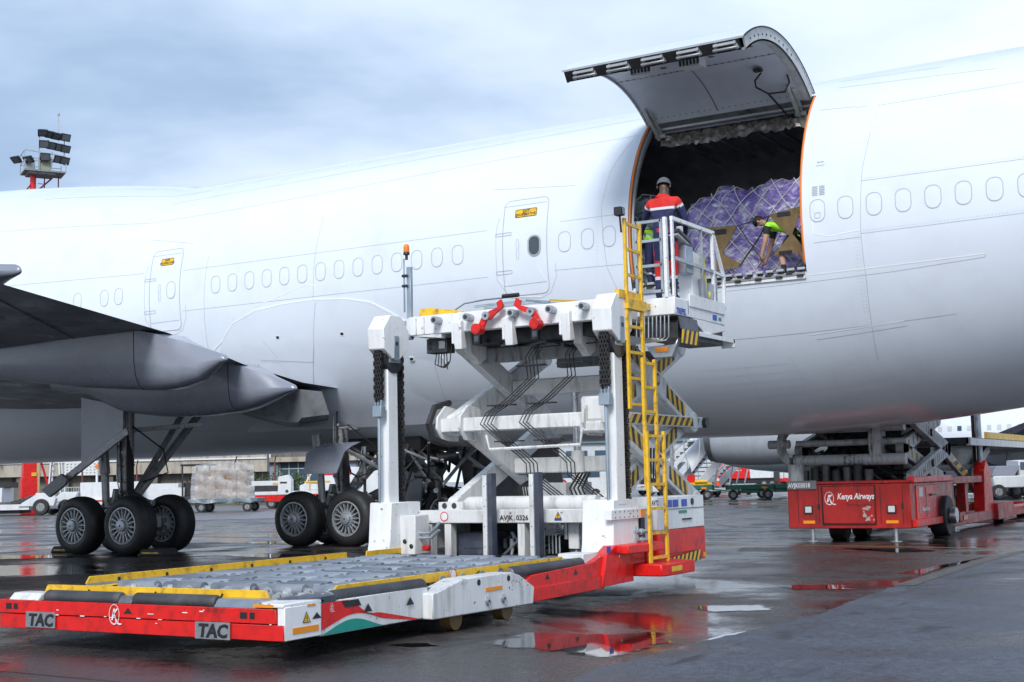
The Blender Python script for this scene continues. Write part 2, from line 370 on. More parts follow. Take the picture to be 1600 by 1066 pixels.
sheet('painted_line', [(-24.5,62.5),(-19.5,57.4),(-19.3,57.6),(-24.3,62.7)], .004, line_y)
# paving blocks: bands of courses that the photograph shows beyond the main gear
def paver_material():
    m = paver_mat; t = m.node_tree; n = t.nodes; l = t.links; b = n['Principled BSDF']
    c = n.new('ShaderNodeTexCoord'); br = n.new('ShaderNodeTexBrick'); mp = n.new('ShaderNodeMapping')
    mp.inputs['Rotation'].default_value = (0, 0, .55); l.new(c.outputs['Object'], mp.inputs[0]); l.new(mp.outputs[0], br.inputs['Vector'])
    br.inputs['Scale'].default_value = 1; br.inputs['Brick Width'].default_value = .62; br.inputs['Row Height'].default_value = .62; br.inputs['Mortar Size'].default_value = .05
    br.inputs['Color1'].default_value = (.20,.20,.215,1); br.inputs['Color2'].default_value = (.15,.15,.165,1); br.inputs['Mortar'].default_value = (.035,.035,.04,1)
    l.new(br.outputs['Color'], b.inputs['Base Color'])
paver_material()
sheet('paved_area', [(-75,62),(-39.5,41.2),(-37.06,43.0),(-33.27,45.6),(-28,50),(-40,62),(-70,95)], .008, paver_mat)
# ------------------------------------------------------------------ cargo aeroplane
Y0, RF, ZC = 26.407, 3.25, 5.95
plane = thing('cargo_airplane', 'plain white wide body cargo airplane parked with its large side door raised', 'airplane', (-20, Y0, 0))
skin_m = mat('aircraft_white', (.73, .785, .87), .20, var=.02, vs=.4, dirt=(.52, .55, .60), damt=.16, ds=.35, coat=.35, rvar=.06, bump=.06, bs=1.3)
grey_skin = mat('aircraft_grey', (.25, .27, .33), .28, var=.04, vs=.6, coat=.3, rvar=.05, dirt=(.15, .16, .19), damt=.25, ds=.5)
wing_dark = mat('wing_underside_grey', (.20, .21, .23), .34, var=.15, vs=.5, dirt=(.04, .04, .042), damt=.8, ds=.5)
seam_m = mat('panel_gap', (.40, .43, .48), .6, var=.1)
seam_l = mat('sealant_white', (.86, .87, .88), .5, var=.05)
metal_edge = mat('worn_metal_edge', (.45, .46, .47), .4, .5)
gear_m = mat('landing_gear_grey', (.34, .35, .36), .40, .25, var=.2, vs=6, dirt=(.05, .047, .044), damt=.7, ds=3)
rim_m = mat('wheel_rim_grey', (.42, .44, .46), .38, .35, var=.15, vs=8, dirt=(.05, .05, .05), damt=.6, ds=4)
tyre_m = mat('aircraft_tyre', (.018, .018, .020), .58, var=.3, vs=3, bump=.12, bs=30)
inside_m = mat('hold_lining', (.42, .43, .47), .7, var=.3)
foil_m = mat('insulation_foil', (.20, .18, .16), .32, .3, var=.6, vs=5, dirt=(.5,.5,.5), damt=.5, ds=1.4)
seal_m = mat('orange_door_seal', (.80, .22, .03), .5)
door_in = mat('door_inner_panel', (.64, .68, .74), .45, var=.06)

def smooth(t): t = max(0, min(1, t)); return t*t*(3-2*t)
def dims(X):
    a = RF; bt = RF; bb = 3.8; zc = ZC
    if X < -24.2:
        t = min(1, (-24.2-X)/14); bt += 1.15*(1-(1-t)**2)
    if X > -9.5:
        t = X+9.5; bb -= .017*t*t/(1+.045*t)*1.0
    if X > -3: a *= max(.12, 1-((X+3)/24)**1.6)
    if X > 4: bt -= .6*((X-4)/14)**1.5
    if X > 0:                                   # tail cone rises above the old centre line
        lowz = zc-bb; topz = zc+bt
        if bb < .4: zc = lowz+.4; bb = .4; bt = max(.3, topz-zc)
    if X < -42:
        t = min(1, (-42-X)/11.5); k = sqrt(max(.0004, 1-t**2.2)); a *= k; bt *= k; bb *= k; zc -= .9*t*t
    return a, bt, bb, zc
def S(X, th, off=0.):
    a, bt, bb, zc = dims(X); t = radians(th); b = bt if sin(t) >= 0 else bb
    ny, nz = -cos(t)/a, sin(t)/b; k = 1/math.hypot(ny, nz)
    return Vector((X, Y0 - a*cos(t) + ny*k*off, zc + b*sin(t) + nz*k*off))
DX0, DX1, DT0, DT1 = -10.92, -7.47, -15.5, 50.
def fuselage():
    xs = sorted(set([-53.5, -53.3, -52.8, -52] + [-51+.75*k for k in range(36)] + [-24.2+.6*k for k in range(22)] + [DX0, DX1] + [DX0+(DX1-DX0)*k/5 for k in range(1, 5)] + [-7+.6*k for k in range(25)] + [8+1*k for k in range(11)]))
    ths = sorted(set([DT0, DT1] + [DT0+(DT1-DT0)*k/22 for k in range(1, 22)] + [DT0-3*k for k in range(1, 25)] + [DT1+4*k for k in range(1, 56) if DT1+4*k < 268]))
    ths = [t for t in ths if t > -90]
    n = len(ths); b = M(); vs = [S(x, t) for x in xs for t in ths]; fs = []
    for i in range(len(xs)-1):
        for k in range(n):
            k2 = (k+1) % n
            if DX0-1e-6 <= xs[i] and xs[i+1] <= DX1+1e-6 and k2 and DT0-1e-6 <= ths[k] and ths[k2] <= DT1+1e-6: continue
            fs.append((i*n+k, i*n+k2, (i+1)*n+k2, (i+1)*n+k))
    fs += [tuple(range(n)), tuple(range((len(xs)-1)*n, len(xs)*n))]
    b.add(vs, fs)
    return b.build('fuselage', skin_m, plane, sharp=60)
fus = fuselage()

def strip(b, path, w, off=.002, mi=0, step=.10, closed=False):
    """narrow strip lying on the skin along (X, theta) points"""
    pts = []
    P = path + ([path[0]] if closed else [])
    for (x0, t0), (x1, t1) in zip(P[:-1], P[1:]):
        k = max(1, int(math.hypot(x1-x0, radians(t1-t0)*RF)/step))
        pts += [(x0+(x1-x0)*j/k, t0+(t1-t0)*j/k) for j in range(k)]
    pts.append(P[-1]); n = len(pts); vs = []
    for i, (x, t) in enumerate(pts):
        c = S(x, t, off)
        d = (S(*pts[min(i+1, n-1)]) - S(*pts[max(i-1, 0)]))
        if closed and i in (0, n-1): d = S(*pts[1]) - S(*pts[-2])
        nn = (S(x, t, .1) - S(x, t)); s = d.cross(nn).normalized()*w/2
        vs += [c+s, c-s]
    b.add(vs, [(2*i, 2*i+1, 2*i+3, 2*i+2) for i in range(n-1)], mi)
def rrect(x0, x1, t0, t1, r, n=5):
    """rounded outline in (X, theta); r metres"""
    rt = math.degrees(r/RF); o = []
    for cx, ct, a0 in ((x1-r, t1-rt, 0), (x0+r, t1-rt, 90), (x0+r, t0+rt, 180), (x1-r, t0+rt, 270)):
        for k in range(n+1):
            a = radians(a0+90*k/n); o.append((cx+r*cos(a), ct+rt*sin(a)))
    return o
def plate(b, outline, off, mi=0):
    """filled convex outline on the skin with a centre fan in rings, slightly proud"""
    n = len(outline); cx = sum(p[0] for p in outline)/n; ct = sum(p[1] for p in outline)/n; vs = []; rings = 4
    for k in range(1, rings+1):
        for x, t in outline: vs.append(S(cx+(x-cx)*k/rings, ct+(t-ct)*k/rings, off))
    c = len(vs); vs.append(S(cx, ct, off)); fs = []
    for k in range(n): fs.append((c, k, (k+1) % n))
    for r in range(rings-1): fs += [(r*n+k, r*n+(k+1)%n, (r+1)*n+(k+1)%n, (r+1)*n+k) for k in range(n)]
    o = len(vs); vs += [S(x, t, 0) for x, t in outline]                  # rim down to the skin
    fs += [((rings-1)*n+k, (rings-1)*n+(k+1)%n, o+(k+1)%n, o+k) for k in range(n)]
    b.add(vs, fs, mi)

# seams
b = M()
for p in ([(-45,34),(-29.7,35.9),(-22,36.3),(-18.9,37.9),(-14.2,41.3),(-11,42.6)], [(-22.5,8.9),(-14.1,8.9)], [(-22.5,-7.0),(-14.1,-7.0)], [(-34,11),(-26,10.2),(-23.8,10)],
          [(-12.4,8.6),(-11.05,8.6)], [(-12.55,-7.2),(-11.05,-7.6)], [(-6.4,9.0),(6,9.8)], [(-7.3,-7.7),(-6.45,-7.6)], [(-6.44,-6.7),(6,-6.6)], [(-7.3,40),(-6.7,39)],
          [(-6.7,39.2),(-6.55,38.2),(-6.4,38.2)], [(-6.2,37.5),(-3.7,37.8),(6,38.2)], [(-18.5,25),(-18.6,-5),(-18.78,-24),(-19.4,-49)], [(-21.75,14),(-21.9,-24)],
          [(-14.1,25.4),(-12.15,22)], [(-23.8,25.8),(-22.35,20.9)], [(-29,57),(-27,57.5),(-24.3,57.9),(-22.9,57)], [(-7.1,60),(-5.2,57)], [(-7.1,53.5),(-4.2,48)],
          [(-17,-49),(-12,-49)], [(-15.7,-20),(-15.9,-55)], [(-30,-58),(-22,-58)], [(-13.9,-33.5),(-10.6,-33),(-5,-33)],
          [(-12.45,-18.6),(-5.9,-18.2),(-4.4,-17.5),(-4.4,-16.5)], [(-7.5,-35.6),(-5.85,-34.6)], [(-11.12,-19),(-11.4,-8),(-11.5,12),(-11.4,26),(-11.1,40)], [(-6.26,26),(-6.38,12),(-6.44,-6),(-6.43,-20),(-6.5,-45)],
          [(-10.92,56),(-20,50.5),(-24,49)]):
    strip(b, p, .009)
o = b.build('panel_seam', seam_m, plane); o['kind'] = 'stuff'
fo_ = [(-21.9,-24),(-21.75,-22),(-21.35,-18.3),(-20.99,-13.1),(-20.28,-9.6),(-19.5,-8.4),(-18.61,-8.0),(-17.73,-8.9),(-17.08,-10.9),(-16.6,-14.8),(-16.15,-18.9),(-15.8,-24),(-15.5,-32)]
b = M()
for p in (fo_,[(-12.45,-17.3),(-9,-16.4),(-7.5,-16.3),(-4.4,-16.5)], [(-20.3,-8.2),(-18.6,-3.2)][0:1]+[(-18.8,-2.6),(-18.52,-3.4)], [(-7.0,-6.3),(-6.46,-5.6)],
          [(-7.0,-6.3),(-7.28,-5.2),(-7.3,-2)], [(-13.85,-8),(-13.4,-14),(-12.9,-14.6)], [(-13.9,14),(-13.8,17)], [(-7.6,-33.8),(-5.9,-32.9)]):
    strip(b, p, .02, .026 if p is fo_ else .003)
o = b.build('sealant_bead', seam_l, plane); o['kind'] = 'stuff'
b = M()                                                  # rivet rows, each rivet a small proud square
def rivets(p0, p1, pitch=.06, w=.020):
    k = int(math.hypot(p1[0]-p0[0], radians(p1[1]-p0[1])*RF)/pitch)
    for j in range(k):
        x = p0[0]+(p1[0]-p0[0])*j/k; t = p0[1]+(p1[1]-p0[1])*j/k; dt = math.degrees(w/RF)
        b.add([S(x,t,.003), S(x+w,t,.003), S(x+w,t+dt,.003), S(x,t+dt,.003)], [(0,1,2,3)])
for q in ([(-6.4,9.6),(4,10.4)], [(-6.4,-6.1),(4,-6)], [(-6.1,38.3),(4,39)], [(-6.35,23),(-6.42,12)], [(-6.5,-6),(-6.5,-30)], [(-6.56,-6),(-6.56,-30)], [(-11.55,26),(-11.6,-8)],
          [(-10.25,-57),(-6.0,-52)], [(-9.9,-43),(-8.1,-42.6)], [(-10,-46),(-8,-45.4)], [(-10.1,-49.2),(-7.9,-48.6)], [(-10.2,-52.4),(-7.85,-51.8)], [(-8.1,-40),(-7.8,-55)], [(-9,-42.8),(-8.85,-55)],
          [(-21.2,-14),(-20.9,-11)], [(-6.2,33),(-5.9,33)], [(-6.3,28),(-5.9,28)]):
    rivets(*q)
o = b.build('rivet_row', mat('rivet_white', (.62, .66, .70), .35), plane); o['kind'] = 'stuff'
# wing to body fairing: a proud smooth panel with sealed rim
fo = [(-34,-20),(-30,-13),(-22.5,-20)] and [(-21.9,-60),(-21.75,-27),(-21.35,-18.3),(-20.99,-13.1),(-20.28,-9.6),(-19.5,-8.4),(-18.61,-8.0),(-17.73,-8.9),(-17.08,-10.9),(-16.6,-14.8),(-16.15,-18.9),(-15.8,-24),(-15.5,-32),(-15.4,-60)]
b = M(); plate(b, fo, .022); b.build('body_fairing', skin_m, plane, sharp=50)
b = M(); strip(b, [(-18.55,-9),(-18.8,-24),(-19.4,-49)], .011, .0235); strip(b, [(-20.4,-27),(-18.9,-29.4)], .010, .0235); strip(b, [(-20.2,-20),(-19.9,-26.5)], .006, .0235)
b.build('fairing_seam', seam_m, plane)['kind'] = 'stuff'
for x, t in ((-19.75,-19.5), (-17.95,-20.3), (-16.3,-31)):
    b = M(); plate(b, rrect(x-.06, x+.06, t-.8, t+.8, .01, 1), .026); plate(b, rrect(x-.04, x+.04, t-.45, t+.45, .01, 1), .030, 1)
    b.build('vent_plate', [white, ink], plane)
# blanked windows
b = M(); ol = rrect(-.135, .135, -2.0, 4.75, .12, 6)
def at_x(ol, X): return [(x+X, t) for x, t in ol]
REFX = -9.0                                              # a station where the section is constant
strip(b, at_x(ol, REFX), .012, .004, 1, closed=True); plate(b, at_x([(x*.93, 1.375+(t-1.375)*.95) for x, t in ol], REFX), .002, 0)
w0 = b.build('blanked_window', [skin_m, seam_m], plane)
wx = [-26.03, -25.09, -24.6] + [-21.46+.512*k for k in range(14)] + [-12.3, -11.79, -11.32] + [-7.19+.505*k for k in range(9)]
w0.location = (wx[0]-REFX, 0, 0)
for x in wx[1:]: instance(w0, (x-REFX, 0, 0), parent=plane)
# passenger doors
def cabin_door(xc, wid, t0, t1, real_window, pw):
    b = M(); ol = rrect(xc-wid/2, xc+wid/2, t0, t1, .14, 5)
    plate(b, [(xc+(x-xc)*.985, t) for x, t in ol], .003, 0); strip(b, ol, .014, .006, 1, closed=True)
    strip(b, [(xc-wid/2, t0+3.2), (xc+wid/2-.04, t0+3.4)], .009, .006, 1); strip(b, [(xc-wid/2-.02, t1-2.2), (xc+wid/2-.03, t1-2.2)], .009, .006, 1)
    d = b.build('cabin_door', [skin_m, seam_m], plane)
    x = xc+wid*.22; b = M(); q = rrect(x-.135, x+.135, -2.0, 4.75, .12, 6)
    if real_window:
        strip(b, q, .035, .012, 1, closed=True); plate(b, [(x+(u-x)*.9, 1.375+(t-1.375)*.92) for u, t in q], .008, 0)
        b.build('window', [glass, metal_edge], d)
    else:
        strip(b, q, .012, .008, 1, closed=True); plate(b, [(x+(u-x)*.93, 1.375+(t-1.375)*.95) for u, t in q], .006, 0)
        b.build('blanked_window', [skin_m, seam_m], d)
    for t in (6.5, -6.2):
        b = M(); h = rrect(xc-wid/2-.17, xc-wid/2+.20, t-.5, t+.5, .02, 2); strip(b, h, .009, .008, 0, closed=True); b.build('hinge', seam_m, d)
    b = M(); hx = xc-wid*.16
    strip(b, [(hx-.02,4.2),(hx+.02,4.2),(hx+.035,2),(hx+.02,.6),(hx+.035,-.8),(hx+.02,-2.6),(hx-.02,-2.6),(hx-.035,-.8),(hx-.02,.6),(hx-.035,2)], .008, .007, 0, closed=True)
    b.build('handle', seam_m, d)
    b = M(); strip(b, [(xc-wid/2-.16,9),(xc-wid/2-.16,-8.5),(xc-wid/2+.12,-14.2),(xc+wid/2-.2,-15),(xc+wid/2+.02,-13.6),(xc+wid/2+.18,-9),(xc+wid/2+.18,-5)], .008, .003, 0)
    strip(b, [(xc-wid/2-.16,9),(xc-wid/2-.1,13)], .008, .003); b.build('doubler_edge', seam_m, d)
    b = M(); pl = rrect(pw[0], pw[1], 12.3, 15.2, .02, 2); strip(b, pl, .012, .008, 1, closed=True); plate(b, pl, .006, 0)
    p = b.build('placard', [yellow, ink], d)
    n0 = S(pw[0], 13.7, .1)-S(pw[0], 13.7); n0.normalize(); yd = Vector((1,0,0)).cross(n0)*-1
    xm = (pw[0]+pw[1])/2
    for s, t in (('EXIT', 14.0), ('INOPERATIVE', 12.75)):
        q = text_mesh(s, .075, ink, 'lettering', .0008, .0012, d, S(xm, t, .0095), (1,0,0), yd, 'CENTER')
        q.parent = d
cabin_door(-13.21, 1.02, -13.6, 19.2, True, (-13.45, -12.96)); cabin_door(-23.08, .98, -13.4, 19.3, False, (-23.26, -22.87))
# small markings by the cargo door
b = M()
for k in range(6):
    for j in range(2): strip(b, [(-7.28+.13*j, 9.0-k*.55), (-7.18+.13*j, 9.0-k*.55)], .02, .003)
strip(b, [(-7.2,17.6),(-7.08,17.2)], .012, .003); strip(b, [(-7.2,17.2),(-7.08,17.6)], .012, .003); strip(b, [(-7.22,16.2),(-7.06,16.2)], .012, .003)
strip(b, rrect(-7.24,-7.14,-1,.5,.01,1), .008, .008, closed=True)
b.build('stencil_marking', mat('stencil_grey', (.33, .40, .45), .5), plane)
b = M(); b.bar(S(-9.3, 88, 0), S(-9.3, 88, .30), .05, .25, 0, (1,0,0)); b.build('blade_antenna', white, plane)
# hold: lining, floor, jambs, seal, sill
b = M(); xs = [-19, -15, -10.92, -9.2, -7.47, -4]; ths = list(range(-24, 205, 6))
def R(X, th, r): t = radians(th); return Vector((X, Y0-r*cos(t), ZC+r*sin(t)))
n = len(ths); vs = [R(x, t, 3.02) for x in xs for t in ths]; fs = []
for i in range(len(xs)-1):
    for k in range(n-1):
        if -10.93 <= xs[i] and xs[i+1] <= -7.46 and ths[k+1] <= 51: continue
        fs.append((i*n+k, i*n+k+1, (i+1)*n+k+1, (i+1)*n+k))
fs += [tuple(range(n)), tuple(range((len(xs)-1)*n, len(xs)*n))]
b.add(vs, fs); b.build('hold_lining', inside_m, plane, sharp=20)
b = M(); b.box(-19, -4, 23.55, 29.2, 4.80, 4.95); b.build('hold_floor', dark_steel, plane)
b = M()
for k in range(9):
    x = -10.9+k*.42; b.bar(R(x, 54, 2.95), R(x, 125, 2.95), .06, .05)
b.build('ceiling_frame', inside_m, plane)
b = M()
for x in (DX0, DX1):
    sgn = 1 if x == DX0 else -1
    tt = [DT0+(DT1-DT0)*k/20 for k in range(21)]
    for a in range(20):
        b.add([R(x, tt[a], 3.25), R(x, tt[a+1], 3.25), R(x+sgn*.03, tt[a+1], 3.0), R(x+sgn*.03, tt[a], 3.0)], [(0,1,2,3)], 0)
b.add([R(DX0,DT1,3.25), R(DX1,DT1,3.25), R(DX1,DT1+.5,2.95), R(DX0,DT1+.5,2.95)], [(0,1,2,3)], 0)
b.build('door_jamb', mat('jamb_primer', (.30,.31,.31), .45, dirt=(.08,.08,.08), damt=.7), plane)
for x, dx in ((DX0, .035), (DX1, -.018)):
    b = M(); b.tube([R(x+dx, t, 3.245) for t in [DT0+1+(DT1-DT0-2)*k/26 for k in range(27)]], .022, 6); b.build('door_seal', seal_m, plane)
for x, off in ((DX0+.04, 3.12),):
    b = M(); b.tube([R(x, t, off) for t in [DT0+1+(DT1-DT0-2)*k/26 for k in range(27)]], .035, 6); b.build('jamb_rail', metal_edge, plane)
random.seed(3)
b = M(); nx, ny = 44, 8; vs = []
for i in range(nx+1):
    for j in range(ny+1):
        x = DX0+.25+(DX1-DX0-.35)*i/nx; t = 51-10.5*j/ny + random.uniform(-.5,.5)*(j == ny)
        vs.append(R(x+random.uniform(-.03,.03), t, 2.93+random.uniform(-.05,.05)))
b.add(vs, [(i*(ny+1)+j, i*(ny+1)+j+1, (i+1)*(ny+1)+j+1, (i+1)*(ny+1)+j) for i in range(nx) for j in range(ny)])
b.build('insulation_blanket', foil_m, plane, sharp=14)
b = M(); b.bar(R(DX0+.2, 48.5, 3.1), R(DX1-.1, 48.5, 3.1), .1, .04, 0); b.build('header_pipe', metal_edge, plane)
b = M(); b.box(DX0+.02, DX1-.02, 23.27, 23.62, 4.84, 4.97, 0)
sill_blocks = []
for k in range(17):
    x = DX0+.12+k*.197
    b.box(x, x+.12, 23.225, 23.30, 4.885+.05*(k % 2), 4.925+.05*(k % 2), 1); b.box(x+.02, x+.16, 23.215, 23.29, 5.0, 5.05, 2)
    b.cyl((x+.05, 23.26, 4.985), (x+.15, 23.26, 4.985), .025, 8, mi=1)
b.build('sill_roller_strip', [white_old, black, metal_edge], plane, bevel=.006)
b = M(); strip(b, [(DX0+.1,-15.6),(DX1-.02,-15.6)], .05, .03); b.build('sill_edge', metal_edge, plane)
# raised cargo door
HY, HZ, DA = Y0-RF*cos(radians(50.6)), ZC+RF*sin(radians(50.6)), radians(-76.5)
def Dp(X, th, r):
    p = R(X, th, r); dy, dz = p.y-HY, p.z-HZ
    return Vector((X, HY+dy*cos(DA)-dz*sin(DA), HZ+dy*sin(DA)+dz*cos(DA)))
T0, T1 = -20.0, 49.6; TT = [T0+(T1-T0)*k/28 for k in range(29)]
x0, x1 = DX0+.02, DX1-.02
def shell(ra, rb, xa, xb, ta=T0, tb=T1, n=28):
    tt = [ta+(tb-ta)*k/n for k in range(n+1)]; b = M()
    b.loft([[Dp(xa,t,ra), Dp(xb,t,ra), Dp(xb,t,rb), Dp(xa,t,rb)] for t in tt]); return b
cd = shell(3.25, 3.215, x0, x1).build('cargo_door', skin_m, plane)
shell(3.05, 3.03, x0+.03, x1-.16, T0+3.2, T1-1).build('inner_panel', door_in, cd)
jm = mat('door_frame_primer', (.50,.52,.52), .5, dirt=(.2,.2,.19), damt=.5)
b = shell(3.214, 3.0, x1-.05, x1-.02, T0+.5, T1-1); o = b.build('end_frame', jm, cd)
b = shell(3.214, 3.0, x0+.02, x0+.05, T0+.5, T1-1); b.build('end_frame', jm, cd)
shell(3.03, 3.0, x1-.17, x1-.02, T0+.5, T1-1).build('end_flange', jm, cd)
b = M(); b.tube([Dp(x1-.005, t, 3.235) for t in TT], .018, 6); b.build('edge_seal', rubber, cd)
b = M()
for k in range(11):
    t = T0+6+k*4.0; b.cyl(Dp(x1-.02,t,3.11), Dp(x1-.012,t,3.11), .02, 8)
b.build('frame_hole', ink, cd)['kind'] = 'stuff'
shell(3.21, 3.02, x0+.03, x1-.1, T0, T0+3.0, 3).build('lock_beam', black, cd)
lat = mat('latch_alloy', (.40,.41,.42), .4, .5)
for k in range(5):
    xc = x0+.42+k*.66; b = M(); 
    q0, q1 = Dp(xc-.2, T0-.6, 3.16), Dp(xc+.2, T0-.6, 3.16)
    b.bar(q0, q1, .07, .05); b.cyl(Dp(xc-.22,T0-.9,3.09), Dp(xc+.22,T0-.9,3.09), .028, 8); b.bar(Dp(xc-.2,T0-.3,3.05), Dp(xc-.15,T0-.3,3.19), .05, .06); b.bar(Dp(xc+.2,T0-.3,3.05), Dp(xc+.15,T0-.3,3.19), .05, .06)
    b.build('latch', lat, cd, bevel=.006)
for xc in (-10.02, -9.1):
    tm = 9 if xc < -9.5 else 11; b = M()
    b.loft([[Dp(xc-.2,t,3.035), Dp(xc+.2,t,3.035), Dp(xc+.2,t,2.87), Dp(xc-.2,t,2.87)] for t in (tm-3,tm,tm+3)])
    for k in range(6): b.bar(Dp(xc-.17+k*.068,tm-3.05,2.9), Dp(xc-.17+k*.068,tm-3.05,3.02), .04, .012, 1)
    b.build('vent_box', [white_old, dark_steel], cd)
b = M()
for X, t in ((-10.45,10),(-9.75,14.5),(-8.75,12),(-7.95,8.5)):
    b.loft([[Dp(X-.05,u,3.028), Dp(X+.05,u,3.028), Dp(X+.05,u,3.02), Dp(X-.05,u,3.02)] for u in (t-.8,t+.8)])
b.build('latch_window', mat('amber_glass', (.25,.11,.02), .3), cd)
b = M()
for t in (3.5, 20):
    b.loft([[Dp(x0+.05,u,3.029), Dp(x1-.2,u,3.029), Dp(x1-.2,u,3.027), Dp(x0+.05,u,3.027)] for u in (t,t+.32)])
for X in (-9.35,):
    b.loft([[Dp(X,u,3.029), Dp(X+.018,u,3.029), Dp(X+.018,u,3.027), Dp(X,u,3.027)] for u in TT[2:-1]])
for t in (3.2, 4.1, 19.7, 20.5, 46):
    for k in range(24):
        X = x0+.15+k*.128; b.cyl(Dp(X,t,3.032), Dp(X,t,3.024), .013, 5)
b.build('panel_joint', mat('door_panel_joint', (.09,.09,.10), .5), cd)['kind'] = 'stuff'
for X in (x0+.16, x1-.34):
    b = M(); b.bar(Dp(X,40,3.0), Vector((X,HY+.08,HZ-.35)), .10, .06, 0, (1,0,0)); b.bar(Dp(X+.08,42,3.0), Vector((X+.06,HY+.1,HZ-.3)), .05, .05, 0, (1,0,0)); b.cyl((X-.08,HY+.05,HZ-.3),(X+.14,HY+.05,HZ-.3),.05,10)
    b.build('hinge_arm', jm, cd, bevel=.005)
b = M(); b.tube([Dp(-8.15,30,2.98),Dp(-8.3,32,2.9),Dp(-8.35,36,2.9),Dp(-8.2,41,2.92),Dp(-7.9,42,2.95),Dp(-7.75,38,2.98),Dp(-7.72,34,2.98)], .018, 6); b.tube([Dp(-8.2,41,2.92),Vector((-8.0,HY+.3,HZ-.42)),Vector((-7.7,HY+.2,HZ-.25))], .02, 6)
b.bar(Dp(-8.25,28,2.98), Dp(-8.1,28,2.98), .12, .05); b.build('cable', rubber, cd)

# wing
def airfoil(n=12):
    up_, lo = [], []
    for k in range(n+1):
        x = .5*(1-cos(pi*k/n)); t = 5*(.2969*sqrt(x)-.126*x-.3516*x*x+.2843*x**3-.1036*x**4)
        up_.append((x, t*.55)); lo.append((x, -t*.45+(.012*sin(pi*x) if x > .6 else 0)))
    return up_ + lo[-2:0:-1]
AF = airfoil(14)
WS = [(25.0,-33.8,-18.6,3.45,4.1,.135), (22.6,-31.9,-18.45,3.55,4.1,.13), (20.0,-29.8,-17.80,3.74,4.2,.12), (16.5,-26.9,-16.35,3.96,4.35,.11), (12.5,-23.4,-15.5,4.24,4.6,.105), (6,-17.8,-12.6,4.85,5.1,.10), (-4,-9.2,-6.6,5.8,5.9,.10)]
def wing_pt(Y):
    for a, c in zip(WS[:-1], WS[1:]):
        if c[0] <= Y <= a[0] or c is WS[-1]:
            t = (a[0]-Y)/(a[0]-c[0]); return [a[i]+(c[i]-a[i])*t for i in range(6)]
    return list(WS[0])
def wing_low(X, Y):
    _, xl, xt, zt, zl, th = wing_pt(Y); x = max(0, min(1, (X-xl)/(xt-xl)))
    t = 5*(.2969*sqrt(x)-.126*x-.3516*x*x+.2843*x**3-.1036*x**4)
    return zl+(zt-zl)*x - .45*t*th*(xt-xl)
def wing_mesh(sy):
    b = M(); secs = []
    for Y, xl, xt, zt, zl, th in WS:
        c = xt-xl; y = Y if sy > 0 else 2*Y0-Y
        secs.append([Vector((xl+x*c, y, zl+(zt-zl)*x+z*th*c)) for x, z in AF])
    b.loft(secs); return b
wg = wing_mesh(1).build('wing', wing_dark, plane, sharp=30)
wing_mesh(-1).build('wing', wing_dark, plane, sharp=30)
b = M()                                                   # gaps between flap panels on the underside
def wing_line(p, q, w=.03):
    k = 10; vs = []
    for j in range(k+1):
        x = p[0]+(q[0]-p[0])*j/k; y = p[1]+(q[1]-p[1])*j/k; d = Vector((q[0]-p[0], q[1]-p[1], 0)).normalized(); s = Vector((-d.y, d.x, 0))*w/2
        for e in (s, -s): vs.append((x+e.x, y+e.y, wing_low(x+e.x, y+e.y)-.006))
    b.add(vs, [(2*j, 2*j+1, 2*j+3, 2*j+2) for j in range(k)])
wing_line((-18.2,16.2),(-15.9,12.2)); wing_line((-17.1,15.6),(-16.4,16.3)); wing_line((-19.5,15.5),(-16.8,12.0)); wing_line((-18.6,13.6),(-16.3,13.0)); wing_line((-17.6,14.2),(-17.0,12.5)); wing_line((-21,19.6),(-20,17.2))
b.build('flap_gap', ink, wg)
def canoe(Yc, xt, zt, xf, hw, zb_fn, tipz, tipx):
    """flap track fairing: xt,zt trailing edge corner; tip aft of it; open keel line zb_fn(x)"""
    b = M(); secs = []; n = 9
    N_ = 16
    for k in range(N_+1):
        u = k/N_; x = xf + (tipx-xf)*u
        if x <= xt: zt_ = wing_low(x, Yc)+.06
        else: s = (x-xt)/(tipx-xt); zt_ = zt+(tipz+.06-zt)*s
        zb_ = zb_fn(x); zb_ = min(zb_, zt_-.05)
        w = hw*min(1, .25+1.5*u)
        if x > xt: w = hw*(1-.80*((x-xt)/(tipx-xt))**1.3)
        sec = []
        tw = w if x <= xt else w*(1-.75*min(1, (x-xt)/(tipx-xt)*2))
        for j in range(n+1):
            a = pi*j/n; cx = cos(a); sx = sin(a)
            yy = -w*(abs(cx)**.55)*(1 if cx > 0 else -1); hz = (zt_-zb_)*(abs(sx)**.6)
            f = min(1, hz/(zt_-zb_)*2.2); yy = yy*f + (1-f)*(-tw*(1 if cx > 0 else -1))
            sec.append(Vector((x, Yc+yy, zt_-hz)))
        secs.append(sec)
    ce = sum(secs[-1], Vector())/len(secs[-1])
    seam_ = []
    for k in (2, max(i for i in range(len(secs)) if secs[i][0].x <= xt)):
        c0 = sum(secs[k], Vector())/len(secs[k]); ra = [c0+(p-c0)*1.006 for p in secs[k]]; rb_ = [p+Vector((.018,0,-.0)) for p in ra]; sm = M(); sm.loft([ra, rb_], closed=False, caps=False); seam_.append(sm)
    b.seam = seam_
    for dx, k in ((.07,.72),(.11,.35),(.12,.05)): secs.append([ce+(p-ce)*k+Vector((dx,0,0)) for p in secs[-1-int(dx > .08)-int(dx > .115)]])
    b.loft(secs); return b
def keel(pts):
    def f(x):
        for (xa, za), (xb, zb) in zip(pts[:-1], pts[1:]):
            if x <= xb: t = max(0, (x-xa)/(xb-xa)); return za+(zb-za)*t
        return pts[-1][1]
    return f
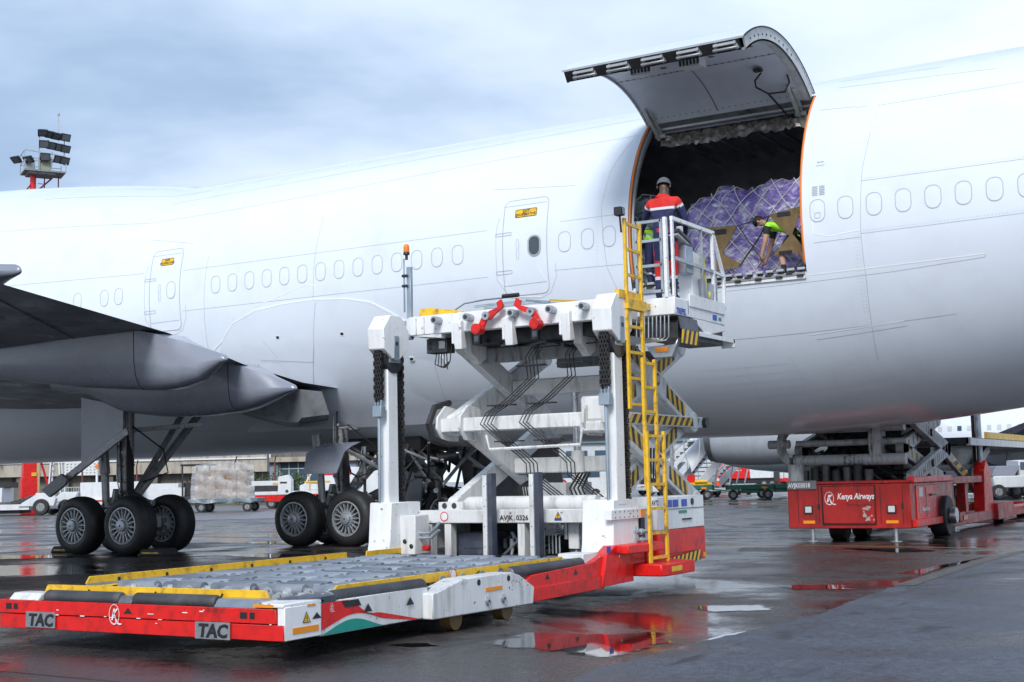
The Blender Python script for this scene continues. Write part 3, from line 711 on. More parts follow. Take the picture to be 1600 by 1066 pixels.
for args in ((16.5, -16.35, 3.93, -21.5, .42, keel([(-21.5,3.55),(-20.2,3.40),(-18.4,3.14),(-16.4,2.98),(-15.9,3.03),(-15.5,3.14),(-15.2,3.38)]), 3.47, -15.15),
             (20.2, -17.80, 3.72, -23.4, .45, keel([(-23.4,3.55),(-22.2,3.36),(-21.2,2.96),(-20,2.80),(-18.9,2.77),(-17.9,2.83),(-17.4,2.95),(-16.8,3.16)]), 3.25, -16.75),
             (12.3, -15.7, 4.52, -19.5, .34, keel([(-19.5,4.3),(-17,4.0),(-15.9,4.14),(-15.2,4.30)]), 4.40, -15.05)):
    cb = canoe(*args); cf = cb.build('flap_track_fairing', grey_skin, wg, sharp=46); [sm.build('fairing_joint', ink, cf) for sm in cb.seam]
# root fillet behind the trailing edge
b = M(); rf = [(-20.2,3.05),(-18.9,3.46),(-17.85,3.32),(-17.66,2.83),(-18.4,2.79),(-18.5,2.70),(-18.85,2.72)]
b.loft([[Vector((x, 22.5, z)) for x, z in rf], [Vector((x-.5, 23.1, z+.03)) for x, z in rf], [Vector((x-1.6, 24.5, z)) for x, z in rf]]); b.build('root_fillet', wing_dark, plane)

# main landing gear
def wheel_meshes():
    b = M(); hwid = .235
    b.lathe([(.36,-.20),(.40,-hwid),(.47,-hwid-.005),(.545,-.215),(.60,-.165),(.618,-.09),(.621,-.07),(.612,-.065),(.621,-.06),(.622,0),(.621,.06),(.612,.065),(.621,.07),(.618,.09),(.60,.165),(.545,.215),(.47,hwid+.005),(.40,hwid),(.36,.20)], (0,0,0), 'y', 40)
    ty = b.mesh('tyre', tyre_m)
    b = M()
    for s in (1, -1):
        b.lathe([(.385,s*.20),(.385,s*.237),(.36,s*.24),(.34,s*.215),(.33,s*.15)], (0,0,0), 'y', 36, 0)
        b.lathe([(.33,s*.15),(.17,s*.10)], (0,0,0), 'y', 36, 1)
        b.lathe([(.17,s*.10),(.165,s*.22),(.155,s*.235)], (0,0,0), 'y', 24, 0)
        b.lathe([(.125,s*.23),(.12,s*.29),(.10,s*.30),(.02,s*.30)], (0,0,0), 'y', 24, 2)
        b.lathe([(.155,s*.235),(.125,s*.235)], (0,0,0), 'y', 24, 0)
        for k in range(18):
            a = 2*pi*k/18; ca, sa = cos(a), sin(a)
            b.bar((.16*ca, s*.19, .16*sa), (.34*ca, s*.20, .34*sa), .028, .05, 0, (0,1,0))
            a += pi/18; b.cyl((.20*cos(a), s*.10, .20*sin(a)), (.20*cos(a), s*.17, .20*sin(a)), .018, 6, mi=2)
    rm = b.mesh('wheel_rim', [rim_m, dark_steel, galv])
    return ty, rm
TY, RM = wheel_meshes()
POX, POY = plane.location.x, plane.location.y
def gear(xc, yc, inboard, tilt=0., name='wing_gear', top=3.2, full=True):
    """four wheel bogie with leg; inboard = +1 or -1 towards the keel"""
    b = M(); i = inboard
    b.tube([(xc, yc, .70), (xc, yc, 1.0)], .19, 14); b.cyl((xc,yc,.95),(xc,yc,1.55),.125,16); b.cyl((xc,yc,1.5),(xc,yc,top),.175,18)
    for z in (1.52, 1.85, 2.25, 2.6): b.cyl((xc,yc,z),(xc,yc,z+.05),.19,18)
    b.bar((xc-.95,yc,.66),(xc+.95,yc,.66),.22,.24)
    for d in (-.735,.735): b.cyl((xc+d,yc-.56,.60),(xc+d,yc+.56,.60),.085,12)
    b.bar((xc-.12,yc-.12,1.35),(xc-.30,yc-.05,.9),.16,.12); b.bar((xc+.12,yc,1.3),(xc+.55,yc,1.05),.10,.10); b.bar((xc+.55,yc,1.05),(xc+.25,yc,.75),.10,.08)
    g = b.build(name, gear_m, plane, bevel=.01)
    for d in (-.735,.735):
        for e in (-.56,.56):
            for nm, me in (('tyre', TY), ('wheel_rim', RM)):
                o = bpy.data.objects.new(nm, me); col.objects.link(o); o.parent = g
                o.location = (xc+d-POX, yc+e-POY, .605); o.rotation_euler = (0, random.uniform(0,6), 0)
            b = M(); s = -1 if e < 0 else 1
            b.cyl((xc+d,yc+e-s*.16,.6),(xc+d,yc+e-s*.30,.6),.24,16)
            for k in range(7): a = 2*pi*k/7; b.cyl((xc+d+.19*cos(a),yc+e-s*.29,.6+.19*sin(a)),(xc+d+.19*cos(a),yc+e-s*.36,.6+.19*sin(a)),.035,8)
            b.build('brake_unit', [gear_m], g)
    b = M()
    b.cyl((xc+.1,yc+i*.1,1.15),(xc-.25,yc+i*2.0,top-.1),.07,10); b.bar((xc+.28,yc+i*.1,1.25),(xc+.05,yc+i*2.2,top-.15),.14,.12); b.bar((xc-.1,yc-i*.1,2.6),(xc+.9,yc+i*1.4,2.75),.12,.1)
    b.build('side_brace', gear_m, g, bevel=.008)
    b = M(); b.cyl((xc-.42,yc-.15,.95),(xc-.50,yc-.12,1.75),.085,12); b.cyl((xc-.50,yc-.12,1.7),(xc-.62,yc-.1,2.5),.115,12); b.build('tilt_cylinder', gear_m, g)
    b = M()
    for k in range(7):
        s = k*.03
        b.tube([(xc+.17,yc-.12+s,2.6-k*.1),(xc+.2,yc-.16+s,1.8),(xc+.24,yc-.18+s,1.3),(xc+.45+.05*k,yc-.15+s*2,1.0),(xc+.62,yc-.2+.12*k,.85)], .016, 5)
    b.tube([(xc+.2,yc,2.7),(xc+.6,yc+i*.5,2.2),(xc+.55,yc+i*.7,1.7),(xc+.3,yc+i*.2,1.5)], .018, 5)
    b.build('hydraulic_line', rubber, g)['kind'] = 'stuff'
    b = M(); b.bar((xc+.78,yc-.32,1.0),(xc+.98,yc-.32,.55),.05,.05); b.cyl((xc+.98,yc-.36,.55),(xc+.98,yc-.28,.55),.05,10); b.build('brake_rod', galv, g, bevel=.008)
    rg = random.Random(int(abs(xc*10+yc))); b = M()
    for k in range(42):
        p = Vector((xc+rg.uniform(-.2,.75), yc-.1+rg.uniform(-.3,.25), rg.uniform(.78,1.2))); q = p+Vector((rg.uniform(-.22,.22),rg.uniform(-.15,.1),rg.uniform(-.15,.15)))
        if k % 3: b.tube([p, (p+q)/2+Vector((0,-.05,.05)), q], rg.uniform(.010,.022), 5, rg.randint(0,2))
        else: b.cyl(p, p+(q-p)*.5, rg.uniform(.025,.06), 8, mi=rg.randint(0,1))
    for k in range(6): b.cyl((xc,yc-.17+.01*k,1.3+k*.28),(xc+.08,yc-.20,1.3+k*.28),.03,8,mi=k % 2)
    b.tube([(xc+.05,yc-.19,3.0),(xc+.06,yc-.21,2.2),(xc+.10,yc-.2,1.2)], .02, 6, 2); b.tube([(xc-.05,yc-.19,2.9),(xc-.06,yc-.2,1.6),(xc+.1,yc-.22,1.15)], .014, 6, 1)
    b.build('truck_fittings', [dark_steel, galv, rubber], g)['kind'] = 'stuff'
    b = M(); b.bar((xc+.2,yc-.05,1.12),(xc+.8,yc+.02,1.05),.14,.12)
    b.build('torque_link', galv, g, bevel=.008)
    return g
ga = gear(-21.95, Y0-5.5, 1)
b = M(); b.prism([(-22.65,3.35),(-21.38,3.1),(-21.38,2.5),(-22.63,1.92)], 'y', 20.28, 20.34); b.build('gear_door', grey_skin, ga, bevel=.01)
b = M(); b.bar((-21.25,20.3,2.58),(-23.15,20.2,1.52),.06,.16,0,(0,0,1)); b.build('door_link', gear_m, ga, bevel=.01)
b = M(); b.prism([(-23.60,1.38),(-23.0,1.72),(-22.80,1.60),(-22.86,1.48),(-23.35,1.22)], 'y', 20.05, 20.13); b.build('door_flap', wing_dark, ga, bevel=.01)
gear(-21.95, Y0+5.5, -1); gb = gear(-18.9, Y0-1.92, 1, name='body_gear', top=2.6); gc = gear(-18.9, Y0+1.92, -1, name='body_gear', top=2.6)
b = M(); b.loft([[Vector((x, 23.55+dy, z)) for dy in (0,.05)] for x, z in ()] or [[Vector((x0_,y_,z_)), Vector((x1_,y_,z_)), Vector((x1_,y_+.05,z_)), Vector((x0_,y_+.05,z_))] for x0_, x1_, y_, z_ in ((-19.28,-18.36,23.62,1.60),(-19.18,-18.12,23.60,2.06),(-19.0,-17.98,23.66,2.18),(-18.9,-17.9,23.9,2.28))])
b.build('gear_door', grey_skin, gb)
b = M(); b.prism([(-19.5,2.1),(-18.65,2.1),(-18.80,.74),(-19.12,.64),(-19.42,1.3)], 'y', 27.5, 27.56); b.build('gear_door', grey_skin, gc, bevel=.01)
# open wheel bays: dark boxes with pipework under the belly
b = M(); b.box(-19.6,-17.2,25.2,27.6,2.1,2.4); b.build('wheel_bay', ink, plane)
b = M(); random.seed(11)
for k in range(46):
    x = random.uniform(-18.6,-16.6); y = random.uniform(24.4,27.6); z = random.uniform(.9,2.1)
    b.tube([(x,y,z),(x+random.uniform(-.5,.5),y+random.uniform(-.6,.6),z+random.uniform(-.4,.3)),(x+random.uniform(-.6,.6),y+random.uniform(-.7,.7),2.2)], random.uniform(.015,.05), 6, random.randint(0,1))
for k in range(8):
    x = random.uniform(-18.4,-16.8); y = random.uniform(24.6,27.4); z = random.uniform(1.1,2.0)
    b.cyl((x,y,z),(x+random.uniform(-.4,.4),y+.3,z+random.uniform(-.15,.15)), random.uniform(.06,.13), 10, mi=random.randint(0,1))
b.build('gear_bay_plumbing', [dark_steel, galv], plane)['kind'] = 'stuff'
b = M(); b.loft([[Vector((x,y,2.25)),Vector((x,y+.06,2.25)),Vector((x+.05,y+.36,.78)),Vector((x+.05,y+.30,.78))] for x, y in ((-18.2,28.3),(-15.5,28.5))]); b.build('gear_door', wing_dark, gc, bevel=.01)  # dark panel added behind the far body gear, standing in for its shadow
# wheel chocks
for x, y, r in ((-23.75,21.0,.1),(-20.35,20.3,.15)):
    t = local_thing('wheel_chock', 'black rubber chock at the front of the wing gear tyre' if x < -22 else 'black rubber chock with yellow band behind the wing gear tyre', 'chock', (x,y,0), r, 'chocks at the wing gear')
    b = M(); b.prism([(-.3,0),(.3,0),(.22,.14),(-.22,.14)], 'y', -.3, .3); b.build('block', rubber, t, bevel=.02)
    b = M(); b.box(-.2,.2,-.304,-.30,.05,.075); b.build('band', yellow, t)
# ------------------------------------------------------------------ container loader in the foreground
ld = thing('cargo_loader', 'white and red cargo loader with raised scissor bridge, low roller deck and yellow ladder', 'cargo loader', (-8.55, 12.5, 0))
XL, XR, YR = -10.2, -6.9, 8.2
def bx(name, m, x0, x1, y0, y1, z0, z1, parent=ld, bevel=.008):
    return M().box(x0, x1, y0, y1, z0, z1).build(name, m, parent, bevel)
def cy(name, m, p, q, r, n=14, parent=ld, bevel=0):
    return M().cyl(p, q, r, n).build(name, m, parent, bevel)
# low deck frame
b = M(); b.box(XL+.05, XR-.04, YR+.12, 13.9, .20, .40); b.build('deck_frame', dark_steel, ld)
b = M(); b.prism([(-10.30,8.44),(-10.16,8.20),(-6.90,8.20),(-6.90,8.215),(-10.14,8.225),(-10.28,8.47)], 'z', .17, .292); b.prism([(-10.302,8.438),(-10.162,8.19),(-6.97,8.19),(-6.97,8.21),(-10.142,8.22),(-10.28,8.46)], 'z', .300, .415)
rf_ = b.build('rear_panel', red, ld, bevel=.004); rf_['kind'] = 'stuff'
for xa in (-9.80, -7.80):
    b = M(); z0, z1 = (.185,.32) if xa < -9 else (.165,.30)
    b.box(xa, xa+.37, 8.180, 8.188, z0, z1); p = b.build('maker_plate', steel, ld)
    q = text_mesh('TAC', .145, ink, 'lettering', .001, .006, p, (xa+.185, 8.178, z0+.016), (1,0,0), (0,0,1), 'CENTER', .15, 1.08)
airline_logo(-8.72, .325, .17, lambda u, v: (u, 8.186, v), white, ld)
b = M()
for x in (-8.56,): b.add([(x-.05,8.187,.335),(x+.05,8.187,.335),(x,8.187,.385)], [(0,1,2)])
b.build('lifting_mark', ink, ld)
b = M()
for x in (-9.98,-7.24): b.box(x-.09, x-.02, 8.186, 8.192, .335, .385); b.box(x+.01, x+.06, 8.186, 8.192, .335, .385)
b.build('lamp_slot', ink, ld)['kind'] = 'stuff'
random.seed(21); b = M()                                   # scuffs
for k in range(16):
    x = random.uniform(-9.9,-7); z = random.choice([.296, .30, random.uniform(.2,.4)]); w = random.uniform(.01,.07); b.box(x, x+w, 8.1865, 8.1885, z, z+random.uniform(.003,.008))
b.build('paint_scuff', seam_l, ld)['kind'] = 'stuff'
# right side: corner, livery panel, roller box, red rail
b = M(); b.box(-6.97,-6.895, 8.21, 8.66, .17, .43); b.prism([(-7.1,8.2),(-6.9,8.2),(-6.9,8.70),(-7.25,8.70),(-7.25,8.34)], 'z', .425, .455)
b.build('corner_panel', white, ld, bevel=.006)
b = M(); b.box(-6.893,-6.890,8.30,8.62,.215,.262); b.box(-7.2,-7.0,8.193,8.197,.425,.45); b.box(-6.893,-6.89,8.48,8.58,.415,.43); b.build('reflector', orange, ld)['kind'] = 'stuff'
def warn(parent, o, u, v, s):
    o, u, v = Vector(o), Vector(u), Vector(v); n = u.cross(v)*.002
    b = M(); b.add([o-u*s*.5+n, o+u*s*.5+n, o+v*s*.9+n], [(0,1,2)], 0); b.add([o-u*s*.38+v*s*.06+n*2, o+u*s*.38+v*s*.06+n*2, o+v*s*.78+n*2], [(0,1,2)], 1)
    b.add([o-u*s*.06+v*s*.3+n*3, o+u*s*.06+v*s*.3+n*3, o+u*s*.03+v*s*.6+n*3, o-u*s*.03+v*s*.6+n*3], [(0,1,2,3)], 0)
    b.add([o-u*s*.06+v*s*.12+n*3, o+u*s*.06+v*s*.12+n*3, o+u*s*.06+v*s*.22+n*3, o-u*s*.06+v*s*.22+n*3], [(0,1,2,3)], 0)
    return b.build('warning_sign', [ink, yellow], parent)
warn(ld, (-6.892,8.47,.29), (0,1,0), (0,0,1), .10)
b = M()
for x, y, ax in ((-6.892,8.60,1),(-6.89,9.28,1),(-6.89,9.9,1)): b.add([(x,y-.06,.31 if y < 8.7 else .30),(x,y+.06,.31 if y < 8.7 else .30),(x,y,.36 if y < 8.7 else .37)], [(0,1,2)])
b.build('lifting_mark', ink, ld)['kind'] = 'stuff'
b = M(); b.box(-7.0,-6.905, 8.665, 10.2, .16, .43); sp = b.build('side_panel', white_old, ld, bevel=.006)
def band(f0, f1, y0, y1, m, nm, x=-6.902, n=24):
    b = M(); vs = []
    for k in range(n+1):
        y = y0+(y1-y0)*k/n; vs += [(x, y, f0(y)), (x, y, max(f0(y)+.001, f1(y)))]
    b.add(vs, [(2*k, 2*k+1, 2*k+3, 2*k+2) for k in range(n)]); return b.build(nm, m, sp)
W1 = lambda y: .245 + .055*cos((y-9.12)*5.2) if y < 9.5 else .245+.055*cos(.38*5.2)-(y-9.5)*.13
W2 = lambda y: .205 + .055*cos((y-9.08)*5.6) if y < 9.45 else .205+.055*cos(.37*5.6)-(y-9.45)*.2
band(lambda y: .165, lambda y: max(.165, W2(y)), 8.67, 9.55, teal, 'green_wave')
band(lambda y: max(.165, W1(y)), lambda y: max(.166, (.42 if y < 9.0 else .42-.14*smooth((y-9.0)/.35) if y < 9.45 else .28-(y-9.45)*.19)), 8.67, 10.05, red, 'red_wave')
airline_logo(8.80, .375, .07, lambda u, v: (-6.898, u, v), white, sp)
b = M(); b.prism([(8.98,.36),(9.2,.36),(9.16,.415),(8.93,.415)], 'x', -6.903,-6.899); b.build('step_slot', ink, sp)
b = M(); b.prism([(10.12,.15),(11.93,.13),(11.96,.30),(11.68,.43),(11.50,.475),(10.62,.475),(10.22,.39),(10.12,.38)], 'x', -7.02,-6.80)
rbx = b.build('roller_box', white_old, ld, bevel=.010)
b = M(); b.box(-6.798,-6.794,11.02,11.32,.325,.36); b.build('reflector', orange, rbx)
for y in (11.05, 11.34):
    b = M(); b.lathe([(.012,0),(.045,0),(.045,.012),(.03,.02),(.012,.02)], (-6.80,y,.235), 'x', 16); b.tube([(-6.785,y,.22),(-6.77,y+.01,.16),(-6.785,y+.04,.17)], .007, 5); b.build('tie_down_hook', steel, rbx)
b = M()
for y, z in ((10.9,.42),(11.45,.42)): b.cyl((-6.80,y,z),(-6.797,y,z),.03,12)
for k in range(22): y, z = random.uniform(11.45,11.85), random.uniform(.30,.40); b.cyl((-6.80,y,z),(-6.7985,y,z),.006,5)
b.build('bolt_hole', ink, rbx)['kind'] = 'stuff'
wood = mat('brown_wheel', (.16,.09,.03), .6)
for y in (10.62, 11.55): cy('guide_wheel', wood, (-7.0,y,.11), (-6.88,y,.11), .105, 20)
b = M(); b.prism([(11.98,.13),(13.70,.14),(13.70,.50),(13.45,.44),(12.1,.40),(12.0,.36)], 'x', -7.0,-6.905); b.prism([(11.98,.13),(13.70,.14),(13.70,.29),(11.98,.27)], 'x', -6.904,-6.885); sr = b.build('side_rail', red, ld, bevel=.006); sr['kind'] = 'stuff'
b = M(); b.prism([(13.62,.16),(14.42,.17),(14.42,.36),(14.75,.36),(14.75,.58),(13.95,.60),(13.72,.50)], 'x', -7.02,-6.86); b.build('side_bracket', red, ld, bevel=.008)
b = M(); b.box(-6.95,-6.72,14.0,15.0,.50,.60); b.box(-6.98,-6.84,14.75,14.95,.3,.5); b.build('step_arm', red, ld, bevel=.012)
text_mesh('F', .09, white, 'lettering', .001, .004, ld, (-6.85,14.02,.47), (0,1,0), (0,0,1))
b = M(); b.box(-6.862,-6.858,13.73,13.83,.53,.60); b.build('sticker', blue_sign, ld)
b = M(); b.prism([(-6.98,14.45),(-6.52,14.45),(-6.48,14.55),(-6.48,15.35),(-6.98,15.55)], 'z', .22, .36); bp_ = b.build('bumper_step', red, ld, bevel=.012)
b = M(); b.box(-6.478,-6.475,14.65,14.95,.265,.325); b.build('reflector', yellow, bp_)
b = M()
for y in (12.42,13.05): b.add([(-6.903,y-.05,.335),(-6.903,y+.05,.335),(-6.903,y,.40)], [(0,1,2)])
b.build('lifting_mark', ink, ld)['kind'] = 'stuff'
# deck plate, rollers and casters
deck_m = mat('deck_plate', (.10,.115,.15), .42, .2, var=.25, vs=2, dirt=(.28,.29,.31), damt=.5, ds=2.5)
bx('deck_plate', deck_m, XL+.04, XR-.05, YR+.2, 13.9, .40, .415)
me = M().cyl((-.24,0,0),(.24,0,0),.058,14).cyl((-.27,0,0),(.27,0,0),.03,8).mesh('deck_roller', mat('deck_roller_grey', (.22,.245,.285), .36, .25, rnd=.4, var=.35, vs=5, dirt=(.34,.35,.36), damt=.45, ds=2))
LO = Vector(ORG[ld.name])
def put(name, me, p, rot=(0,0,0)):
    o = bpy.data.objects.new(name, me); col.objects.link(o); o.parent = ld; o.location = Vector(p)-LO; o.rotation_euler = rot; return o
for j in range(25):
    for i in range(5):
        if j % 6 == 5 and i in (1, 3): continue
        put('deck_roller', me, (-9.78+i*.60+(.05 if j % 2 else 0), 9.50+j*.176, .435))
mc = M().box(-.05,.05,-.06,.06,0,.015).lathe([(.02,-.03),(.045,-.03),(.048,0),(.045,.03),(.02,.03)], (0,0,.035), 'x', 12, 1).xf(Matrix.Scale(.78, 4)).mesh('caster', [galv, mat('caster_white', (.36,.38,.40), .4)])
for j in range(4):
    for i in range(12): put('caster', mc, (-9.75+i*.235+(.1 if j % 2 else 0), 8.70+j*.2, .415), (0,0,.7 if (i+j) % 2 else -.7))
for j in range(4):
    for i in range(4): put('caster', mc, (-9.48+i*.60, 9.588+j*1.056, .425), (0,0,.6))
mt_ = M().prism([(-.12,0),(.12,0),(.09,.05),(-.09,.05)], 'x', -.03, .03).mesh('drive_tyre', galv)
for j in range(6):
    for i in range(4): put('drive_tyre', mt_, (-9.48+i*.6, 9.76+j*.70, .425))
random.seed(5); b = M()
for k in range(60):
    x, y = random.uniform(-9.9,-9.0), random.uniform(8.7,9.4); b.tube([(x,y,.42),(x+random.uniform(-.1,.1),y+random.uniform(-.1,.1),.425)], .006, 4)
b.build('blue_straw', mat('blue_debris', (.03,.10,.35), .5), ld)['kind'] = 'stuff'
# yellow guides
def guide(name, p, q, h, w=.02, z=.45, ax='x', ends=.05):
    b = M()
    if ax == 'x': b.prism([(p,z),(q,z),(q-ends,z+h),(p+ends,z+h)], 'y', w, w+.02)
    else: b.prism([(p,z),(q,z),(q-ends*.2,z+h),(p+ends,z+h)], 'x', w, w+.02)
    return b
g = guide('', -9.86, -7.22, .085, 8.42); g.box(-9.8,-7.25,8.44,8.5,.45,.46)
gy = g.build('rear_guide', yellow, ld, bevel=.004)
for x in (-9.3,-8.5,-7.75): M().bar((x,8.415,.46),(x+.03,8.415,.50),.012,.01).build('guide_notch', ink, gy)
g = guide('', 9.02, 13.15, .085, -7.12, z=.44, ax='y', ends=.12); g.box(-7.18,-7.12,9.1,13.1,.44,.45); gy = g.build('right_guide', yellow, ld, bevel=.004)
for y in (9.5,10.1,11.3,12.1,12.75): M().bar((-7.098,y,.45),(-7.098,y+.09,.49),.012,.01).build('guide_notch', ink, gy)
b = M(); b.lathe([(0,0),(.055,0),(.055,.003),(0,.003)], (-7.099,10.92,.49), 'x', 20, 0); b.lathe([(.045,.004),(.055,.004)], (-7.099,10.92,.49), 'x', 20, 1); b.build('round_sign', [white, red], gy)
g = guide('', 9.2, 13.3, .07, -10.2, z=.47, ax='y', ends=.05); gy = g.build('left_guide', yellow, ld, bevel=.004)
bx('left_guide_foot', yellow, -10.16,-10.12,9.25,13.25,.435,.45, gy); 
b = M(); b.box(-10.179,-10.165,9.2,13.3,.45,.475); b.build('guide_channel', galv, gy)
g = guide('', 13.55, 14.3, .07, -10.1, z=.47, ax='y', ends=.02); g.build('front_guide', yellow, ld, bevel=.004)
for k in range(6): M().box(-10.176,-10.172,9.6+k*.65,9.63+k*.65,.475,.51).build('guide_notch', ink, gy)
# rubber rollers on the rims
for xa, xb in ((-9.68,-8.76),(-8.60,-7.68)):
    b = M(); b.tube([(xa,8.32,.44),(xa+.02,8.32,.44),(xb-.02,8.32,.44),(xb,8.32,.44)], .06, 16, rads=[.05,.06,.06,.05]); b.cyl((xa-.04,8.32,.44),(xb+.04,8.32,.44),.025,8,mi=1); b.build('edge_roller', [roller_rubber, steel], ld)
b = M(); b.prism([(8.26,.41),(8.42,.41),(8.40,.475),(8.30,.475)], 'x', -8.76,-8.60); b.build('roller_bracket', steel, ld, bevel=.004)
b = M(); b.prism([(8.24,.41),(8.44,.41),(8.42,.475),(8.30,.475)], 'x', -7.66,-7.22); b.build('roller_bracket', steel, ld, bevel=.004)
b = M(); b.prism([(8.24,.41),(8.5,.41),(8.47,.47),(8.30,.47)], 'x', -10.1,-9.72); b.build('roller_bracket', white_old, ld, bevel=.004)
b = M(); b.prism([(-7.2,8.48),(-6.9,8.66),(-6.9,8.86),(-7.2,8.86)], 'z', .42, .475); b.build('roller_bracket', navy_plastic, ld, bevel=.006)
for ya, yb in ((8.88,10.22),(11.78,13.32)):
    b = M(); b.tube([(-6.98,ya,.445),(-6.98,ya+.03,.445),(-6.98,yb-.03,.445),(-6.98,yb,.445)], .06, 16, rads=[.048,.062,.062,.05]); b.cyl((-6.98,ya-.03,.445),(-6.98,ya,.445),.05,12,mi=1); b.build('edge_roller', [roller_rubber, steel], ld)
b = M(); b.box(-7.3,-6.98,13.38,13.75,.42,.54); b.build('deck_stop', white_old, ld, bevel=.008)

# lift masts with chains
def mast(xc, bx0, bx1):
    b = M(); b.box(xc-.075, xc+.075, 14.24, 14.46, 1.05, 3.02); m_ = b.build('lift_mast', white, ld, bevel=.012)
    b = M(); b.prism([(14.02,.40),(14.78,.40),(14.78,1.12),(14.12,1.12),(14.08,.62)], 'x', bx0, bx1); b.build('mast_base', white, m_, bevel=.012)
    oc = [(14.10,3.10),(14.27,2.98),(14.45,2.98),(14.66,3.14),(14.66,3.36),(14.48,3.55),(14.24,3.55),(14.08,3.36)]
    b = M(); b.prism(oc, 'x', xc-.13, xc+.13); b.build('chain_guard', white, m_, bevel=.01)
    b = M(); b.box(xc+.131, xc+.139, 14.31,14.42,2.96,3.28); b.box(xc-.10, xc+.10, 14.25, 14.5, 2.93, 2.98); b.cyl((xc+.139,14.365,3.18),(xc+.146,14.365,3.18),.03,12,mi=1); b.build('sprocket_plate', [zinc, dark_steel], m_, bevel=.004)
    b = M(); b.cyl((xc-.09,14.37,2.99),(xc+.09,14.37,2.99),.20,18); b.build('sprocket', dark_steel, m_)
    for y, z0, z1 in ((14.14,2.42,3.1),(14.60,.62,3.1)):
        b = M(); nl = int((z1-z0)/.052)
        for k in range(nl):
            z = z0+k*.052
            for dx in ((-.055,-.018,.018,.055) if k % 2 else (-.036,0,.036)): b.box(xc+dx-.009, xc+dx+.009, y-.028, y+.028, z-.008, z+.058)
            b.cyl((xc-.065,y,z+.026),(xc+.065,y,z+.026),.014,6)
        o = b.build('lift_chain', chain_mat, m_); o['kind'] = 'stuff'
    b = M(); b.box(xc-.07,xc+.07,14.09,14.19,2.22,2.36); b.cyl((xc,14.14,1.1),(xc,14.14,2.24),.022,8)
    for dx in (-.045,0,.045): b.bar((xc+dx,14.14,2.34),(xc+dx,14.14,2.44),.02,.05)
    b.build('chain_anchor', zinc, m_, bevel=.004)
mast(-10.29, -10.44, -10.10); mast(-7.02, -7.36, -6.95)
b = M(); b.box(-10.1,-9.86,14.3,14.62,.45,.95); b.cyl((-10.02,14.28,.62),(-10.02,14.30,.62),.03,10,mi=1); b.cyl((-9.92,14.28,.56),(-9.92,14.30,.56),.03,10,mi=1); b.build('mast_foot_plate', [white_old, ink], ld, bevel=.01)
b = M(); b.box(-9.80,-9.70,14.35,14.42,.50,.57); b.build('marker_lamp', mat('red_lamp_lens', (.5,.01,.01), .2), ld, bevel=.01)
# front chassis
b = M(); b.box(-10.1,-7.25,14.74,14.92,.83,1.0); ch = b.build('chassis_beam', white_old, ld, bevel=.01)
text_mesh('AVJK  0326', .088, ink, 'lettering', .001, .002, ch, (-8.86,14.735,.868), (1,0,0), (0,0,1), 'LEFT', 0, 1.0)
for x in (-9.70,-7.62):
    b = M(); b.lathe([(0,0),(.06,0)], (x,14.735,.92), 'y', 24, 0); b.lathe([(.05,-.002),(.062,-.002)], (x,14.735,.92), 'y', 24, 1); b.build('round_sign', [white, red], ch)
warn(ch, (-8.02,14.737,.885), (1,0,0), (0,0,1), .10); b = M(); b.box(-8.07,-7.97,14.733,14.736,.862,.882); b.build('sticker', blue_sign, ch)
for xa, xb in ((-10.1,-9.92),(-9.72,-9.62),(-8.62,-8.52),(-8.42,-8.30),(-7.62,-7.45)): bx('chassis_post', white_old, xa, xb, 14.76, 14.90, .3, .83, ch)
bx('chassis_floor', dark_steel, -10.1,-7.85,14.95,18.6,.25,.42); bx('chassis_rail', white_old, -10.15,-9.95,14.95,18.6,.5,.95); bx('chassis_rail', white_old, -8.0,-7.85,14.95,18.6,.5,.95); bx('chassis_cross_beam', white_old, -10.1,-7.86,18.4,18.6,.5,.95); bx('bay_back', ink, -9.95,-7.55,15.75,15.8,.42,.95)
for xa, xb, zt in ((-9.66,-9.12,.70),(-8.0,-7.55,.62)):
    b = M(); b.box(xa,xb,14.98,15.4,.42,zt); b.box(xa+.1,xb-.1,14.972,14.98,zt-.2,zt-.12); b.build('tank', navy_plastic, ld, bevel=.02)
b = M(); b.box(-8.5,-8.22,15.05,15.3,.66,.82); b.build('valve_box', white_old, ld, bevel=.006)
random.seed(9); b = M()
for k in range(26):
    x = random.uniform(-9.0,-8.3) if k < 18 else random.uniform(-8.3,-7.7); y = random.uniform(15.0,15.4); z = random.uniform(.45,.8)
    b.tube([(x,y,z),(x+random.uniform(-.15,.15),y-.05,z-.1),(x+random.uniform(-.15,.15),y,z-random.uniform(.1,.3))], random.uniform(.012,.025), 6, random.randint(0,1))
for k in range(5): b.cyl((-9.0+k*.1,15.1,.5),(-9.0+k*.1,15.1,.62),.035,10,mi=k % 2)
for k in range(4): b.tube([(-8.3+.05*k,15.0,.44),(-8.3+.05*k,15.0,.74-.03*k),(-8.15,15.05,.76-.03*k)], .012, 6, 1)
b.cyl((-8.05,15.0,.62),(-8.05,15.0,.82),.03,10,mi=1)
b.build('hydraulic_plumbing', [dark_steel, galv], ld)['kind'] = 'stuff'
for x in (-8.91, -8.235):
    b = M(); b.box(x-.035,x+.025,14.46,14.56,.40,1.44,0); b.box(x+.027,x+.09,14.48,14.60,.40,1.46,1)
    for k in range(4): b.cyl((x-.005,14.455,.55+k*.25),(x-.005,14.46,.55+k*.25),.008,6,mi=1)
    b.build('guide_post', [white_old, navy_plastic], ld, bevel=.006)
b = M(); b.tube([(-9.66,15.2,1.07),(-9.6,15.2,1.07),(-7.75,15.2,1.07),(-7.7,15.2,1.07)], .09, 18, rads=[.06,.095,.095,.09]); b.build('torsion_tube', white_old, ld)
